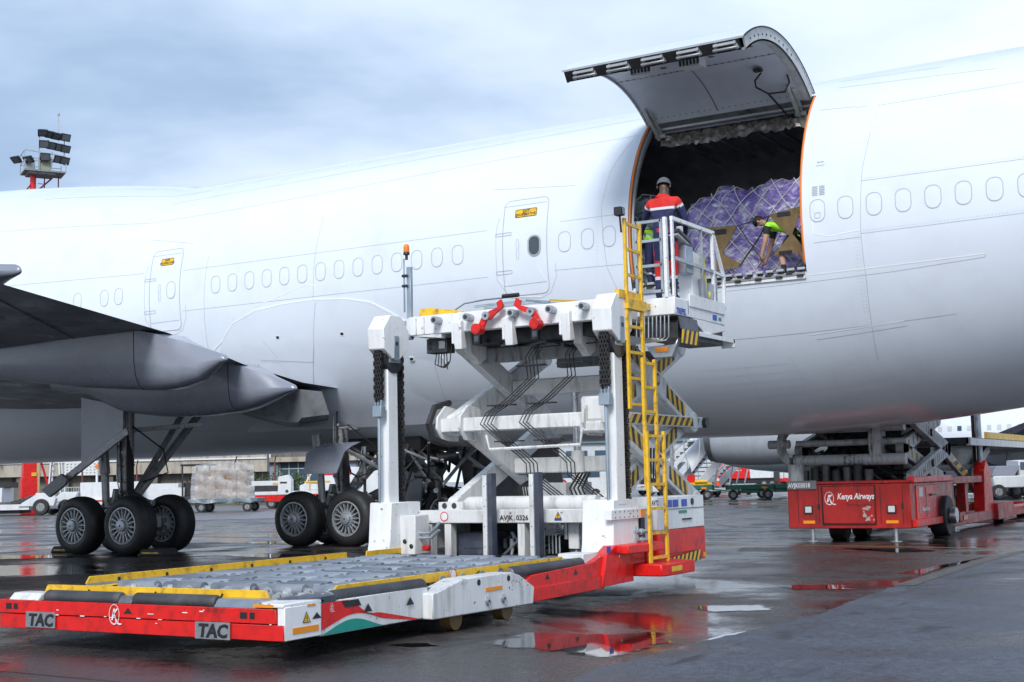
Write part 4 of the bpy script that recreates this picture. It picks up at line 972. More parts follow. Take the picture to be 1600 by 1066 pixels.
b = M(); b.box(-10.0,-9.62,15.05,15.4,.985,1.10); b.cyl((-9.9,15.04,1.05),(-9.9,15.06,1.05),.04,10,mi=1); b.cyl((-9.75,15.04,1.05),(-9.75,15.06,1.05),.04,10,mi=1); b.build('tube_bearing', [white_old, dark_steel], ld, bevel=.008)
b = M(); b.box(-9.95,-7.86,15.0,18.5,.955,.985); b.box(-7.86,-7.45,15.0,16.9,.955,.985); b.build('chassis_deck', white_old, ld)
bx('tool_locker', white_old, -9.6,-8.9,16.6,17.4,.985,1.32)
# engine box
b = M(); b.box(-7.42,-7.0,15.45,16.95,.70,1.12,0); b.box(-7.42,-6.995,15.45,16.95,.28,.698,1)
eb = b.build('engine_box', [white, red], ld, bevel=.012); eb['kind'] = 'thing' if False else 'stuff'; del eb['kind']
b = M(); b.box(-6.999,-6.994,15.78,16.93,.955,.962,0); b.box(-6.994,-6.99,15.75,16.8,.40,.405,0); b.box(-6.995,-6.985,16.2,16.5,.81,.83,0); b.cyl((-7.0,16.55,1.04),(-6.99,16.55,1.04),.045,14,mi=0); b.build('panel_seam', [ink], eb)['kind'] = 'stuff'
b = M()
for y in (15.72,15.92,16.2): b.box(-6.999,-6.993,y,y+.17,.985,1.075)
b.build('sticker', blue_sign, eb)['kind'] = 'stuff'
b = M(); b.box(-6.999,-6.993,16.1,16.36,.90,.935); b.build('sticker', green_sign, eb)
b = M(); b.box(-6.99,-6.985,16.85,16.95,.30,.36); b.build('reflector', orange, eb)
b = M(); hazard(b, (-6.95,15.6,.22), (0,1.1,.06), (0,0,.13), 8); b.build('hazard_strip', [yellow, black], eb)
b = M(); b.box(-7.02,-6.93,14.02,15.10,.885,1.0); 
for k in range(8): b.cyl((-6.93,14.12+k*.12,.975),(-6.925,14.12+k*.12,.975),.01,6,mi=1); b.cyl((-6.93,14.12+k*.12,.91),(-6.925,14.12+k*.12,.91),.01,6,mi=1)
b.build('side_bracket_plate', [white, ink], ld, bevel=.006); b = M(); b.box(-6.928,-6.922,14.80,14.93,.90,.99); b.build('reflector', orange, ld)
text_mesh('AV72', .09, ink, 'lettering', .001, .002, ld, (-6.925,15.12,1.02), (0,1,0), (0,0,1))
b = M(); b.box(-7.35,-7.05,14.95,15.4,.3,1.0); b.build('mast_support', white_old, ld, bevel=.01)
bx('side_post', navy_plastic, -7.12,-7.02,15.0,15.12,.3,.9)
b = M()
for z in (.62,.72): b.cyl((-6.95,14.62,z),(-6.95,15.1,z),.025,10); b.cyl((-6.95,14.8,z),(-6.95,14.86,z),.04,10)
b.tube([(-6.95,14.65,.35),(-6.95,14.65,.7),(-6.98,14.72,.78)], .035, 8); b.build('hydraulic_cylinder', galv, ld)['kind'] = 'stuff'
b = M(); b.tube([(-9.92,14.4,.72),(-9.7,14.4,.72),(-9.62,14.4,.78),(-9.62,14.5,.85)], .02, 6); b.tube([(-9.92,14.4,.66),(-9.68,14.4,.66),(-9.56,14.4,.76)], .02, 6); b.build('hydraulic_pipe', galv, ld)['kind'] = 'stuff'

# scissor lift
YA, YB = 15.55, 18.1; ZL, ZM, ZT = 1.02, 2.14, 3.25
scis = mat('scissor_grey_white', (.72,.73,.73), .5, var=.08, dirt=(.20,.195,.185), damt=.45, ds=2.2, streak=True)
for xc in (-9.95, -7.72):
    s = -1 if xc < -9 else 1
    for za, zb in ((ZL,ZM),(ZM,ZT)):
        b = M(); b.bar((xc-.08,YA,za),(xc-.08,YB,zb),.13,.30); b.cyl((xc-.16,YA,za),(xc+.0,YA,za),.15,14); b.cyl((xc-.16,YB,zb),(xc+.0,YB,zb),.15,14); ar = b.build('scissor_arm', scis, ld, bevel=.015)
        c = M(); c.bar((xc+.08,YB,za),(xc+.08,YA,zb),.13,.30); c.cyl((xc+0,YB,za),(xc+.16,YB,za),.15,14); c.cyl((xc+0,YA,zb),(xc+.16,YA,zb),.15,14); ar2 = c.build('scissor_arm', scis, ld, bevel=.015)
        m_ = ((YA+YB)/2, (za+zb)/2)
        d = M(); d.cyl((xc-.16,m_[0],m_[1]),(xc+.165,m_[0],m_[1]),.09,14); d.cyl((xc+.165,m_[0],m_[1]),(xc+.18,m_[0],m_[1]),.055,6,mi=1); d.build('pivot_pin', [dark_steel, steel], ld)
        if xc > -9:
            for (y0_, z0_), (y1_, z1_), xx, p in (((YA,za),(YB,zb),xc-.012,ar), ((YB,za),(YA,zb),xc+.148,ar2)):
                for f0, f1 in ((.12,.38),(.62,.90)):
                    P_ = Vector((xx, y0_+(y1_-y0_)*f0, z0_+(z1_-z0_)*f0)); Q_ = Vector((xx, y0_+(y1_-y0_)*f1, z0_+(z1_-z0_)*f1)); d_ = (Q_-P_); nrm = Vector((0,-d_.z,d_.y)).normalized()
                    if nrm.z < 0: nrm = -nrm
                    h = M(); hazard(h, P_-nrm*.085, d_, nrm*.17, 4); h.build('hazard_strip', [yellow, black], p)
for xc in (-9.95,-7.72):
    b = M(); b.prism([(YA-.32,ZM-.06),(YA-.18,ZM-.22),(YA+.22,ZM-.22),(YA+.22,ZM+.22),(YA-.10,ZM+.26),(YA-.30,ZM+.1)], 'x', xc-.20, xc-.165); b.prism([(YA-.32,ZM-.06),(YA-.18,ZM-.22),(YA+.22,ZM-.22),(YA+.22,ZM+.22),(YA-.10,ZM+.26),(YA-.30,ZM+.1)], 'x', xc+.165, xc+.20); b.build('knuckle_plate', scis, ld, bevel=.008)['kind'] = 'stuff'
b = M(); b.box(-8.0,-7.52,15.36,15.7,2.10,2.42); b.box(-8.0,-7.5,15.3,15.72,1.95,2.1); b.build('knuckle_block', scis, ld, bevel=.03)
bx('knuckle_beam', scis, -10.12,-7.9,15.32,15.5,2.03,2.22, bevel=.015); bx('knuckle_beam', scis, -10.0,-7.55,YB-.1,YB+.1,2.04,2.22, bevel=.015)
bx('cross_beam', scis, -9.8,-7.8,16.72,16.92,2.58,2.80, bevel=.015); bx('cross_beam', scis, -9.8,-7.8,16.72,16.92,1.46,1.68, bevel=.015); bx('top_cross_beam', grey_beam, -9.75,-7.8,15.7,15.9,2.98,3.18, bevel=.015); bx('top_cross_beam', grey_beam, -9.7,-7.8,17.9,18.1,3.05,3.2)
b = M(); b.box(-7.62,-7.56,15.2,18.4,2.06,2.22); b.build('stripe_beam', scis, ld, bevel=.01); h = M(); hazard(h, (-7.557,15.9,2.08), (0,2.35,0), (0,0,.12), 12); h.build('hazard_strip', [yellow, black], ld); cy('beam_end_roller', dark_steel, (-7.68,18.42,2.14), (-7.5,18.42,2.14), .075)
b = M(); b.tube([(-9.35,15.25,1.97),(-9.3,15.25,1.78),(-7.95,15.25,1.80),(-7.92,15.25,2.0)], .022, 6); b.build('hose_guard', white_old, ld)
b = M(); b.cyl((-8.7,16.6,1.0),(-8.75,16.7,1.75),.09,16); b.cyl((-8.75,16.7,1.7),(-8.82,16.8,2.65),.055,14,mi=1); b.build('lift_cylinder', [scis, steel], ld)
b = M(); b.cyl((-8.9,17.2,1.0),(-8.9,17.0,1.7),.08,16); b.build('lift_cylinder', scis, ld)
# hydraulic hoses crossing the scissors
b = M()
for gx, n in ((-8.75,4),(-8.15,3)):
    for k in range(n):
        x = gx+k*.055; y = 15.28
        b.tube([(x+.25,y+.25,3.12),(x+.05,y+.1,3.10),(x-.05,y+.1,2.98),(x-.02,y+.1,2.70),(x-.35,y+.05,2.42),(x-.62,y,2.26),(x-.68,y-.05,2.12),(x-.5,y,1.95),(x-.15,y,1.70),(x-.02,y,1.58),(x-.02,y+.02,1.42),(x+.35,y+.2,1.08)], .009, 5)
for gx in (-8.75,-8.15):
    for z, dx in ((2.86,-.06),(2.36,-.52),(1.88,-.42),(1.44,-.05)): b.box(gx+dx-.06,gx+dx+.34,15.24,15.36,z-.008,z+.008)
for k in range(4): b.tube([(-8.72+k*.05,15.4,1.4),(-8.95+k*.04,15.38,1.28),(-8.9+k*.03,15.4,1.05)], .014, 5); b.tube([(-8.05+k*.05,15.4,1.45),(-8.2+k*.06,15.4,1.25),(-8.1+k*.06,15.4,1.03)], .014, 5); b.tube([(-7.45,16.2+k*.1,1.75),(-7.5,16.3+k*.08,1.35),(-7.4,16.6+k*.1,1.1)], .014, 5)
b.tube([(-10.15,15.6,2.45),(-10.2,15.3,2.38),(-10.22,15.18,2.15),(-10.2,15.25,1.95),(-10.1,15.45,1.88)], .045, 8)
b.build('hydraulic_hose', rubber, ld)['kind'] = 'stuff'

# raised bridge platform
br = bx('bridge_beam', white, -10.35,-7.15,14.95,15.08,3.34,3.60, bevel=.01)
b = M(); b.prism([(-10.35,3.34),(-9.85,3.28),(-9.85,3.34)], 'y', 14.96, 15.07); b.prism([(-10.35,3.36),(-10.42,3.37),(-10.42,3.58),(-10.35,3.60)], 'y', 14.97, 15.06); b.build('beam_end', white_old, br, bevel=.004)['kind'] = 'stuff'
for x in (-10.25,-10.12,-9.95,-9.55): bx('stiffener', white_old, x, x+.02, 14.935, 14.95, 3.36, 3.58, br, .003)
b = M(); b.box(-10.3,-7.2,15.08,17.9,3.42,3.56); b.build('bridge_deck', dark_steel, br); bx('bridge_side_beam', white_old, -10.35,-10.2,15.08,17.9,3.34,3.60, br); bx('bridge_side_beam', white_old, -7.3,-7.15,15.08,17.9,3.34,3.60, br)
bx('bridge_front_beam', white_old, -10.35,-7.15,17.9,18.0,3.4,3.6, br)
for x in (-9.86,-9.36,-8.68,-8.12,-7.65):
    b = M(); b.cyl((x,14.80,3.51),(x,14.95,3.51),.05,14,mi=0); b.cyl((x,14.79,3.51),(x,14.80,3.51),.03,10,mi=1); b.build('stop_pin', [galv, dark_steel], br)
for x, sgn in ((-9.05,-1),(-8.38,1)):
    b = M(); y0_, y1_ = 14.82, 14.86
    b.prism([(x-.05,3.53),(x+.05,3.53),(x+sgn*.13+.05,3.30),(x+sgn*.13-.05,3.30)], 'y', y0_, y1_)
    b.prism([(x-.04,3.48),(x+.04,3.44),(x-sgn*.14,3.52),(x-sgn*.26,3.60),(x-sgn*.22,3.70),(x-sgn*.15,3.66),(x-sgn*.17,3.60),(x-sgn*.04,3.56)][::1], 'y', y0_, y1_)
    b.cyl((x+sgn*.10,14.70,3.33),(x+sgn*.10,14.84,3.33),.07,14); b.cyl((x+sgn*.10,14.695,3.33),(x+sgn*.10,14.70,3.33),.05,14,mi=0)
    rs = b.build('cargo_stop', red, br, bevel=.006)
    b = M(); b.cyl((x,14.79,3.50),(x,14.90,3.50),.055,16,mi=0); b.cyl((x,14.785,3.50),(x,14.79,3.50),.02,8,mi=1); b.build('stop_pivot', [galv, dark_steel], rs)
for x in (-9.58,-8.80,-7.96):
    b = M(); b.prism([(14.86,3.46),(14.93,3.50),(15.02,3.12),(14.90,3.10),(14.88,3.2)], 'x', x-.02, x+.10); b.box(x-.07,x-.02,14.9,14.95,3.18,3.46); b.build('stop_bracket', white, br, bevel=.008)
b = M(); b.box(-10.18,-9.85,15.1,15.3,3.10,3.30,0); b.box(-9.98,-9.88,15.09,15.1,3.15,3.26,1); b.cyl((-10.12,15.085,3.24),(-10.12,15.1,3.24),.02,10,mi=2); b.cyl((-10.12,15.085,3.17),(-10.12,15.1,3.17),.022,10,mi=2)
jb = b.build('junction_box', [dark_steel, steel, ink], br, bevel=.008)
b = M()
for k in range(5): b.tube([(-10.05+k*.04,15.15,3.1),(-10.06+k*.05,15.12,2.95-.02*k),(-9.95+k*.02,15.12,2.9),(-9.83,15.14,2.98),(-9.8,15.14,3.2)], .008, 5)
b.build('cable', rubber, jb)['kind'] = 'stuff'
for x in (-9.3,-8.42):
    b = M(); b.box(x-.05,x+.05,14.97,15.03,3.16,3.30); b.box(x-.035,x+.035,14.965,14.97,3.19,3.27,1); b.build('work_light', [black, glass], br, bevel=.006)
random.seed(4); b = M()
for k in range(34):
    x = random.uniform(-9.4,-7.6); y = random.uniform(15.3,16.4); z = random.uniform(3.12,3.36); b.tube([(x,y,z),(x+random.uniform(-.3,.3),y,z-.05),(x+random.uniform(-.4,.4),y+.2,z)], random.uniform(.01,.03), 5, random.randint(0,1))
b.build('underside_plumbing', [dark_steel, grey_beam], br)['kind'] = 'stuff'
b = M(); b.box(-9.75,-7.5,15.35,16.0,3.2,3.42); b.build('bridge_cross_frame', dark_steel, br)
for x in (-9.66,-7.98): 
    b = M(); b.prism([(15.3,3.38),(15.7,3.38),(15.75,3.05),(15.55,2.95),(15.3,3.1)], 'x', x-.06, x+.06); b.build('scissor_lug', scis, br, bevel=.01)
b = M(); b.prism([(-10.3,3.60),(-10.28,3.72),(-10.1,3.72),(-9.6,3.64),(-9.6,3.60)], 'y', 15.1, 15.14); b.build('yellow_end_guide', yellow, br, bevel=.004)
b = M(); b.bar((-8.95,16.4,3.86),(-7.9,15.6,3.66),.05,.03); b.build('yellow_side_guide', yellow, br)
b = M()
for o_ in (0,.12,.3): b.bar((-9.65,15.5+o_*2,3.74),(-9.0,15.8+o_*2,3.80),.03,.03); b.bar((-9.0,15.8+o_*2,3.80),(-8.4,15.35+o_*2,3.68),.03,.03)
b.cyl((-9.2,15.5,3.84),(-8.95,15.5,3.84),.03,8,mi=1); b.tube([(-9.9,15.3,3.66),(-9.75,15.4,3.78),(-9.5,15.5,3.82),(-9.2,15.5,3.82)], .012, 5)
b.build('folded_handrail', [zinc, black], br)['kind'] = 'stuff'
# beacon pole
b = M(); b.box(-10.43,-10.36,15.0,15.06,3.30,4.30); b.box(-10.47,-10.445,14.98,15.0,3.68,4.42); b.box(-10.46,-10.36,14.98,15.08,3.32,3.56)
bp_ = b.build('beacon_post', zinc, ld, bevel=.006)
b = M(); b.lathe([(.0,0),(.045,0),(.045,.03),(.03,.05)], (-10.42,15.0,4.47), 'z', 16, 0); b.lathe([(.04,.035),(.042,.10),(.036,.13),(.02,.145),(0,.148)], (-10.42,15.0,4.47), 'z', 16, 1); b.cyl((-10.42,15.0,4.40),(-10.42,15.0,4.47),.02,8)
b.build('beacon', [black, mat('amber_beacon_lens', (.85,.20,.01), .18)], bp_)
for z in (4.02,4.16): M().box(-10.48,-10.40,14.96,15.0,z,z+.035).build('clamp', black, bp_, bevel=.004)
# control stand
CX0, CX1, CY0, CY1, CZ = -7.18, -6.64, 15.38, 17.05, 3.60
b = M(); b.box(CX0,CX1,CY0,CY1,3.38,CZ); b.prism([(15.95,3.38),(CY1,3.38),(CY1,3.30),(16.4,3.2)], 'x', CX0, CX1); cs = b.build('control_platform', white, ld, bevel=.01); cs['kind'] = 'stuff'; del cs['kind']
bx('kick_plate', white, CX1, CX1+.015, CY0+.45, CY1, 3.52, 3.68, cs, .004); bx('seam', ink, CX1+.001, CX1+.003, CY0+.42, CY0+.428, 3.42, 3.60, cs, 0)
text_mesh('TREPEL', .10, blue_sign, 'lettering', .001, .004, cs, (CX1+.003,15.42,3.40), (0,1,0), (0,0,1), 'LEFT', .12, .95)
b = M(); b.box(CX1+.001,CX1+.005,16.62,16.76,3.42,3.49); b.build('sticker', blue_sign, cs); b = M(); b.box(CX1+.001,CX1+.005,16.82,16.92,3.43,3.47); b.build('sticker', green_sign, cs)
b = M(); fl = [(CX1+.03,15.42+.0,3.36),(CX1+.03,16.0,3.36),(CX1+.06,16.0,3.20),(CX1+.06,15.42,3.20)]
b.add(fl+[(p[0]-.012,p[1],p[2]) for p in fl], [(0,1,2,3),(7,6,5,4),(0,4,5,1),(1,5,6,2),(3,2,6,7),(0,3,7,4)]); hp = b.build('rubber_flap', navy_plastic, cs)
h = M(); hazard(h, (CX1+.06,15.42,3.02), (0,.58,0), (-.005,0,.18), 4); h.build('hazard_strip', [yellow, black], hp)
b = M()
for k in range(9):
    x1_, z1_ = -6.72-k*.055, 3.36
    b.tube([(x1_,15.36,3.37),(x1_,15.34,3.10+k*.0-.0),(x1_-.03,15.33,3.06-.0+.008*k),(-7.42,15.33,3.02+.022*k)], .010, 5)
b.build('hydraulic_pipe', steel, cs)['kind'] = 'stuff'
b = M(); b.prism([(-7.1,3.0),(-6.72,3.02),(-6.66,3.1),(-6.75,2.86),(-7.0,2.86)], 'y', 15.5, 15.6); b.build('slide_bracket', galv, cs, bevel=.008); b = M(); b.box(-6.98,-6.80,15.485,15.50,2.93,2.99); b.build('reflector', orange, cs)
b = M(); b.box(-7.15,-6.66,15.5,17.0,3.1,3.3); b.build('platform_underframe', dark_steel, cs); b = M(); b.box(-6.8,-6.62,16.1,17.35,3.16,3.22); b.box(-6.8,-6.62,17.3,17.36,3.1,3.22); b.build('slide_rail', white, cs, bevel=.004)
gt = local = M()
for x in (-7.15,-6.80): gt.bar((x,15.4,3.67),(x,15.4,4.60),.035,.035)
for z in (3.69,4.02,4.34,4.585): gt.bar((-7.15,15.4,z),(-6.80,15.4,z),.035,.035)
gt.build('gate', galv, cs)
b = M(); b.bar((-6.745,15.4,CZ),(-6.745,15.4,4.62),.045,.055); b.bar((-6.66,15.42,CZ),(-6.66,15.42,4.60),.03,.045); b.bar((-6.66,16.75,CZ),(-6.66,16.75,4.60),.04,.045); b.bar((-6.66,15.4,4.60),(-6.66,16.8,4.61),.04,.05); b.bar((-6.66,16.78,4.60),(-6.66,17.12,4.06),.04,.04); b.bar((-6.66,17.12,4.06),(-6.66,17.12,3.6),.04,.04); b.bar((-6.66,16.75,4.08),(-6.66,17.12,4.06),.035,.035); b.build('handrail', white, cs)
b = M(); b.bar((-6.66,15.42,4.10),(-6.66,16.75,4.08),.035,.045); b.bar((-6.655,16.35,CZ),(-6.655,16.35,4.6),.03,.03); b.bar((-6.70,16.9,3.45),(-6.70,16.9,4.3),.05,.03); b.build('handrail_tube', galv, cs)
b = M(); b.prism([(16.22,CZ),(16.62,CZ),(16.55,4.28),(16.22,4.32)], 'x', -6.94,-6.74); con = b.build('control_console', white, cs, bevel=.015)
b = M(); b.bar((-6.79,15.72,4.50),(-6.79,16.10,4.40),.20,.05); b.bar((-6.79,15.74,4.46),(-6.79,16.08,4.37),.16,.04,1); b.build('control_panel', [navy_plastic, white_old], cs, bevel=.008)
bx('cable_box', zinc, -6.86,-6.71,15.95,16.2,3.98,4.34, cs)
b = M(); b.box(-6.92,-6.80,16.2,16.36,4.30,4.43); b.cyl((-6.85,16.25,4.43),(-6.85,16.25,4.50),.02,8,mi=1); b.build('joystick_block', [dark_steel, rubber], con)
b = M(); b.box(-7.0,-6.9,16.28,16.36,4.42,4.66); b.cyl((-6.9,16.3,4.56),(-6.89,16.3,4.56),.02,8,mi=1); b.cyl((-6.9,16.34,4.56),(-6.89,16.34,4.56),.02,8,mi=1); b.build('switch_box', [white, green_sign], con)
b = M(); b.tube([(-6.70,16.48,4.25),(-6.69,16.5,4.05),(-6.69,16.52,3.82),(-6.70,16.6,3.70),(-6.69,16.68,3.80)], .03, 8); b.build('yellow_hose', mat('pale_yellow_hose', (.50,.48,.10), .5), cs)
b = M(); b.tube([(-6.72,16.45,3.95),(-6.70,16.47,3.75),(-6.70,16.55,3.62),(-6.70,16.68,3.64),(-6.70,16.72,3.9)], .06, 8); b.build('grey_hose', grey_skin, cs)
# ladder in three sliding sections
def ladder_section(x, ya, yb, z0, z1, rungs, lean=0.):
    b = M()
    for y in (ya, yb): b.bar((x,y,z0),(x-lean,y,z1),.035,.055,0,(0,1,0))
    ls = b.build('ladder_section', yellow, ld, bevel=.004)
    for k in range(rungs):
        z = z0+.06+(z1-z0-.12)*k/(rungs-1); f = (z-z0)/(z1-z0); M().bar((x-lean*f,ya,z),(x-lean*f,yb,z),.03,.035).build('rung', yellow, ls)
    return ls
l1 = ladder_section(-6.88,14.50,14.92,2.18,4.48,8); ladder_section(-6.80,14.72,15.06,1.22,2.80,6); ladder_section(-6.72,14.60,15.08,.36,1.92,6)
b = M(); b.box(-6.92,-6.84,14.46,14.98,3.38,3.50); b.box(-6.94,-6.88,14.3,14.98,3.5,3.6); b.bar((-6.9,14.95,3.45),(-7.0,15.4,3.5),.05,.08); b.build('ladder_bracket', yellow, l1)
b = M(); b.box(-6.95,-6.85,14.36,14.46,4.50,4.60,0); b.box(-6.845,-6.84,14.37,14.45,4.51,4.59,1); b.bar((-6.9,14.45,4.3),(-6.9,14.42,4.5),.02,.02); b.build('work_light', [black, glass], l1, bevel=.01)
# ------------------------------------------------------------------ people
navy_cloth = mat('navy_work_cloth', (.018,.024,.085), .8, var=.3, vs=9, bump=.3, bs=25)
red_cloth = mat('red_work_cloth', (.62,.02,.015), .8, var=.15, vs=9, bump=.3, bs=25)
lime_cloth = mat('lime_vest_cloth', (.42,.95,.04), .7, var=.12, vs=9, bump=.2, bs=25)
refl_cloth = mat('reflective_tape', (.62,.64,.66), .4)
dark_cloth = mat('dark_green_cloth', (.02,.028,.022), .85, var=.3, vs=9)
black_cloth = mat('black_cloth', (.016,.016,.02), .85, var=.3)
skin_dark = mat('dark_skin', (.09,.045,.028), .5, var=.1)
skin_light = mat('light_skin', (.50,.28,.20), .5, var=.1)
shoe_m = mat('black_shoe', (.015,.014,.014), .5)
hair_m = mat('dark_hair', (.02,.016,.013), .7, var=.4, vs=30)
PM = [navy_cloth, red_cloth, lime_cloth, refl_cloth, dark_cloth, black_cloth, skin_dark, skin_light, shoe_m]
NAVY, RED, LIME, REFL, DKGR, BLK, SKD, SKL, SHOE = range(9)
ZCUTS = [((0,0,z),(0,0,1)) for z in (1.29,1.255,1.46,.30,.345,.56,.95,1.0)]
def person(label, loc, rz, J, colour, skin, hat=None, group=None, scale=1., cuts=()):
    """J: joints in metres about the feet centre, facing +Y. colour(bone, t, p) -> material index"""
    R_ = dict(pelvis=.135, waist=.135, chest=.150, neckb=.085, neck=.052, head=.088, crown=.082, face=.062, shL=.082, shR=.082, elL=.048, elR=.048, wrL=.034, wrR=.034, paL=.036, paR=.036,
              hipL=.100, hipR=.100, knL=.066, knR=.066, anL=.046, anR=.046, toL=.038, toR=.038)
    E_ = [('pelvis','waist'),('waist','chest'),('chest','neckb'),('neckb','neck'),('neck','head'),('head','crown'),('head','face'),('chest','shL'),('chest','shR'),('shL','elL'),('elL','wrL'),('wrL','paL'),('shR','elR'),('elR','wrR'),('wrR','paR'),
          ('pelvis','hipL'),('pelvis','hipR'),('hipL','knL'),('knL','anL'),('anL','toL'),('hipR','knR'),('knR','anR'),('anR','toR')]
    names = list(R_); me = bpy.data.meshes.new('person_cage'); me.from_pydata([J[n] for n in names], [(names.index(a), names.index(c)) for a, c in E_], [])
    o = bpy.data.objects.new('person_cage', me); col.objects.link(o)
    m = o.modifiers.new('skin', 'SKIN'); m.use_smooth_shade = True; m.branch_smoothing = .4
    sv_ = me.skin_vertices[0].data
    for i, n in enumerate(names):
        r = R_[n]; sv_[i].radius = (r*(1.25 if n in ('waist','chest','pelvis') else 1), r*(.92 if n in ('waist','chest','pelvis') else 1)); sv_[i].use_root = (n == 'pelvis')
    s = o.modifiers.new('sub', 'SUBSURF'); s.levels = 3; s.render_levels = 3
    bpy.context.view_layer.update()
    ev = bpy.data.meshes.new_from_object(o.evaluated_get(bpy.context.evaluated_depsgraph_get()))
    bpy.data.objects.remove(o)
    bm = bmesh.new(); bm.from_mesh(ev)
    for cut in cuts: bmesh.ops.bisect_plane(bm, geom=bm.verts[:]+bm.edges[:]+bm.faces[:], plane_co=cut[0], plane_no=cut[1])
    bm.to_mesh(ev); bm.free()
    b = M(); b.v = [tuple(v.co) for v in ev.vertices]; b.f = [tuple(p.vertices) for p in ev.polygons]
    Jv = {k: Vector(v) for k, v in J.items()}
    for p in ev.polygons:
        c = p.center; best = (9, None, 0)
        for a, e in E_:
            d = Jv[e]-Jv[a]; t = max(0, min(1, (c-Jv[a]).dot(d)/d.length_squared)); q = (c-(Jv[a]+d*t)).length - .6*(R_[a]+(R_[e]-R_[a])*t)
            if q < best[0]: best = (q, (a, e), t)
        b.m.append(colour(best[1], best[2], c))
    bpy.data.meshes.remove(ev)
    for sd in ('L', 'R'):                                        # five fingers per hand
        w, p_ = Jv['wr'+sd], Jv['pa'+sd]; d = (p_-w).normalized(); side = Vector((1 if sd == 'L' else -1, 0, 0)); side = (side-d*side.dot(d)).normalized(); nrm = d.cross(side)
        for k, ln in enumerate((.065,.078,.072,.055)):
            r0 = p_ + side*(.027-.018*k) - d*.01; q1 = r0+d*ln*.55+nrm*.01; q2 = q1+d*ln*.4+nrm*.03
            b.tube([r0, q1, q2], .009, 6, skin, rads=[.0095,.009,.006])
        t0 = w.lerp(p_, .55)+side*.03; b.tube([t0, t0+side*.03+d*.025, t0+side*.03+d*.06+nrm*.015], .01, 6, skin, rads=[.011,.010,.007])
    h = Jv['head']; f = (Jv['face']-h).normalized(); upd = (Jv['crown']-h).normalized(); upd = (upd-f*upd.dot(f)).normalized(); sd_ = f.cross(upd)
    def ell(c, rx, ry, rz_, mi, n=10):
        vs = []; 
        for i in range(n+1):
            a = pi*i/n
            for k in range(n): t = 2*pi*k/n; vs.append(c + sd_*rx*sin(a)*cos(t) + f*ry*sin(a)*sin(t) + upd*rz_*cos(a))
        b.add(vs, [(i*n+k, i*n+(k+1)%n, (i+1)*n+(k+1)%n, (i+1)*n+k) for i in range(n) for k in range(n)], mi)
    for e in (-1, 1): ell(h+sd_*.085*e-f*.01, .014, .022, .033, skin)       # ears
    ell(h+f*.118-upd*.005, .016, .022, .026, skin)                            # nose
    for e in (-1, 1): ell(h+sd_*.034*e+f*.092+upd*.022, .014, .012, .009, BLK, 6)
    ell(h+f*.100-upd*.045, .026, .010, .007, RED if skin == SKL else SKD, 6)
    rt_ = local_thing('person', label, 'person', loc, rz, group); rt_.scale = (scale,)*3
    body = b.build('body', PM, rt_, sharp=60)
    c = M(); b = c
    hc = h+upd*.035-f*.008
    vs = []; n = 14
    for i in range(7):
        a = (pi*.56)*i/6
        for k in range(n): t = 2*pi*k/n; vs.append(hc + sd_*.098*sin(a)*cos(t) + f*(.112*sin(a)*sin(t)) + upd*.103*cos(a) - upd*(.03*max(0, -sin(t)) if i == 6 else 0))
    b.add(vs, [(i*n+k, i*n+(k+1)%n, (i+1)*n+(k+1)%n, (i+1)*n+k) for i in range(6) for k in range(n)])
    if hat: 
        b.add([hc+f*.09+sd_*.075-upd*.02, hc+f*.09-sd_*.075-upd*.02, hc+f*.18-sd_*.05-upd*.045, hc+f*.18+sd_*.05-upd*.045, hc+f*.09+sd_*.075-upd*.01, hc+f*.09-sd_*.075-upd*.01, hc+f*.18-sd_*.05-upd*.038, hc+f*.18+sd_*.05-upd*.038], [(0,1,2,3),(4,5,6,7),(2,3,7,6)])
        b.build('cap', hat, rt_)
    else: b.build('hair', hair_m, rt_)
    return rt_
STAND = dict(pelvis=(0,0,.93), waist=(0,0,1.08), chest=(0,.01,1.30), neckb=(0,-.01,1.43), neck=(0,0,1.50), head=(0,.02,1.60), crown=(0,.0,1.67), face=(0,.075,1.575),
             shL=(-.19,-.01,1.385), shR=(.19,-.01,1.385), elL=(-.25,-.03,1.10), elR=(.25,-.03,1.10), wrL=(-.26,.06,.86), wrR=(.26,.06,.86), paL=(-.26,.09,.78), paR=(.26,.09,.78),
             hipL=(-.095,0,.86), hipR=(.095,0,.86), knL=(-.105,.02,.48), knR=(.105,.02,.48), anL=(-.11,-.03,.08), anR=(.11,-.03,.08), toL=(-.12,.12,.035), toR=(.12,.12,.035))
def legs_col(p, a, kn, lo):
    return a
def op_col(bone, t, p):
    a, e = bone; z = p.z
    if a in ('neckb','neck','head') : return SKD if z > 1.46 or a == 'head' else RED
    if a[:2] == 'wr': return SKD
    if a[:2] == 'el': return NAVY
    if a[:2] == 'sh': return RED if t < .22 else REFL if t < .32 else NAVY
    if a in ('waist','chest','pelvis') and e[:3] != 'hip': return RED if z > 1.29 else REFL if z > 1.255 else RED if (.95 < z < 1.0 and abs(p.x) < .08) else NAVY
    if a[:2] == 'an': return SHOE
    if e[:2] == 'an' or e[:2] == 'kn': return REFL if .30 < z < .345 else RED if .345 <= z < .56 else RED if (z > .56 and z < .8 and abs(p.x) > .15) else NAVY
    return NAVY
J = dict(STAND); J.update(elL=(-.33,.14,1.18), wrL=(-.43,.30,1.06), paL=(-.47,.36,1.03), elR=(.27,.10,1.10), wrR=(.20,.28,.98), paR=(.17,.34,.95), head=(-.01,.045,1.595), crown=(-.01,.04,1.67), face=(-.02,.10,1.56), neck=(0,.015,1.50), chest=(0,.03,1.30))
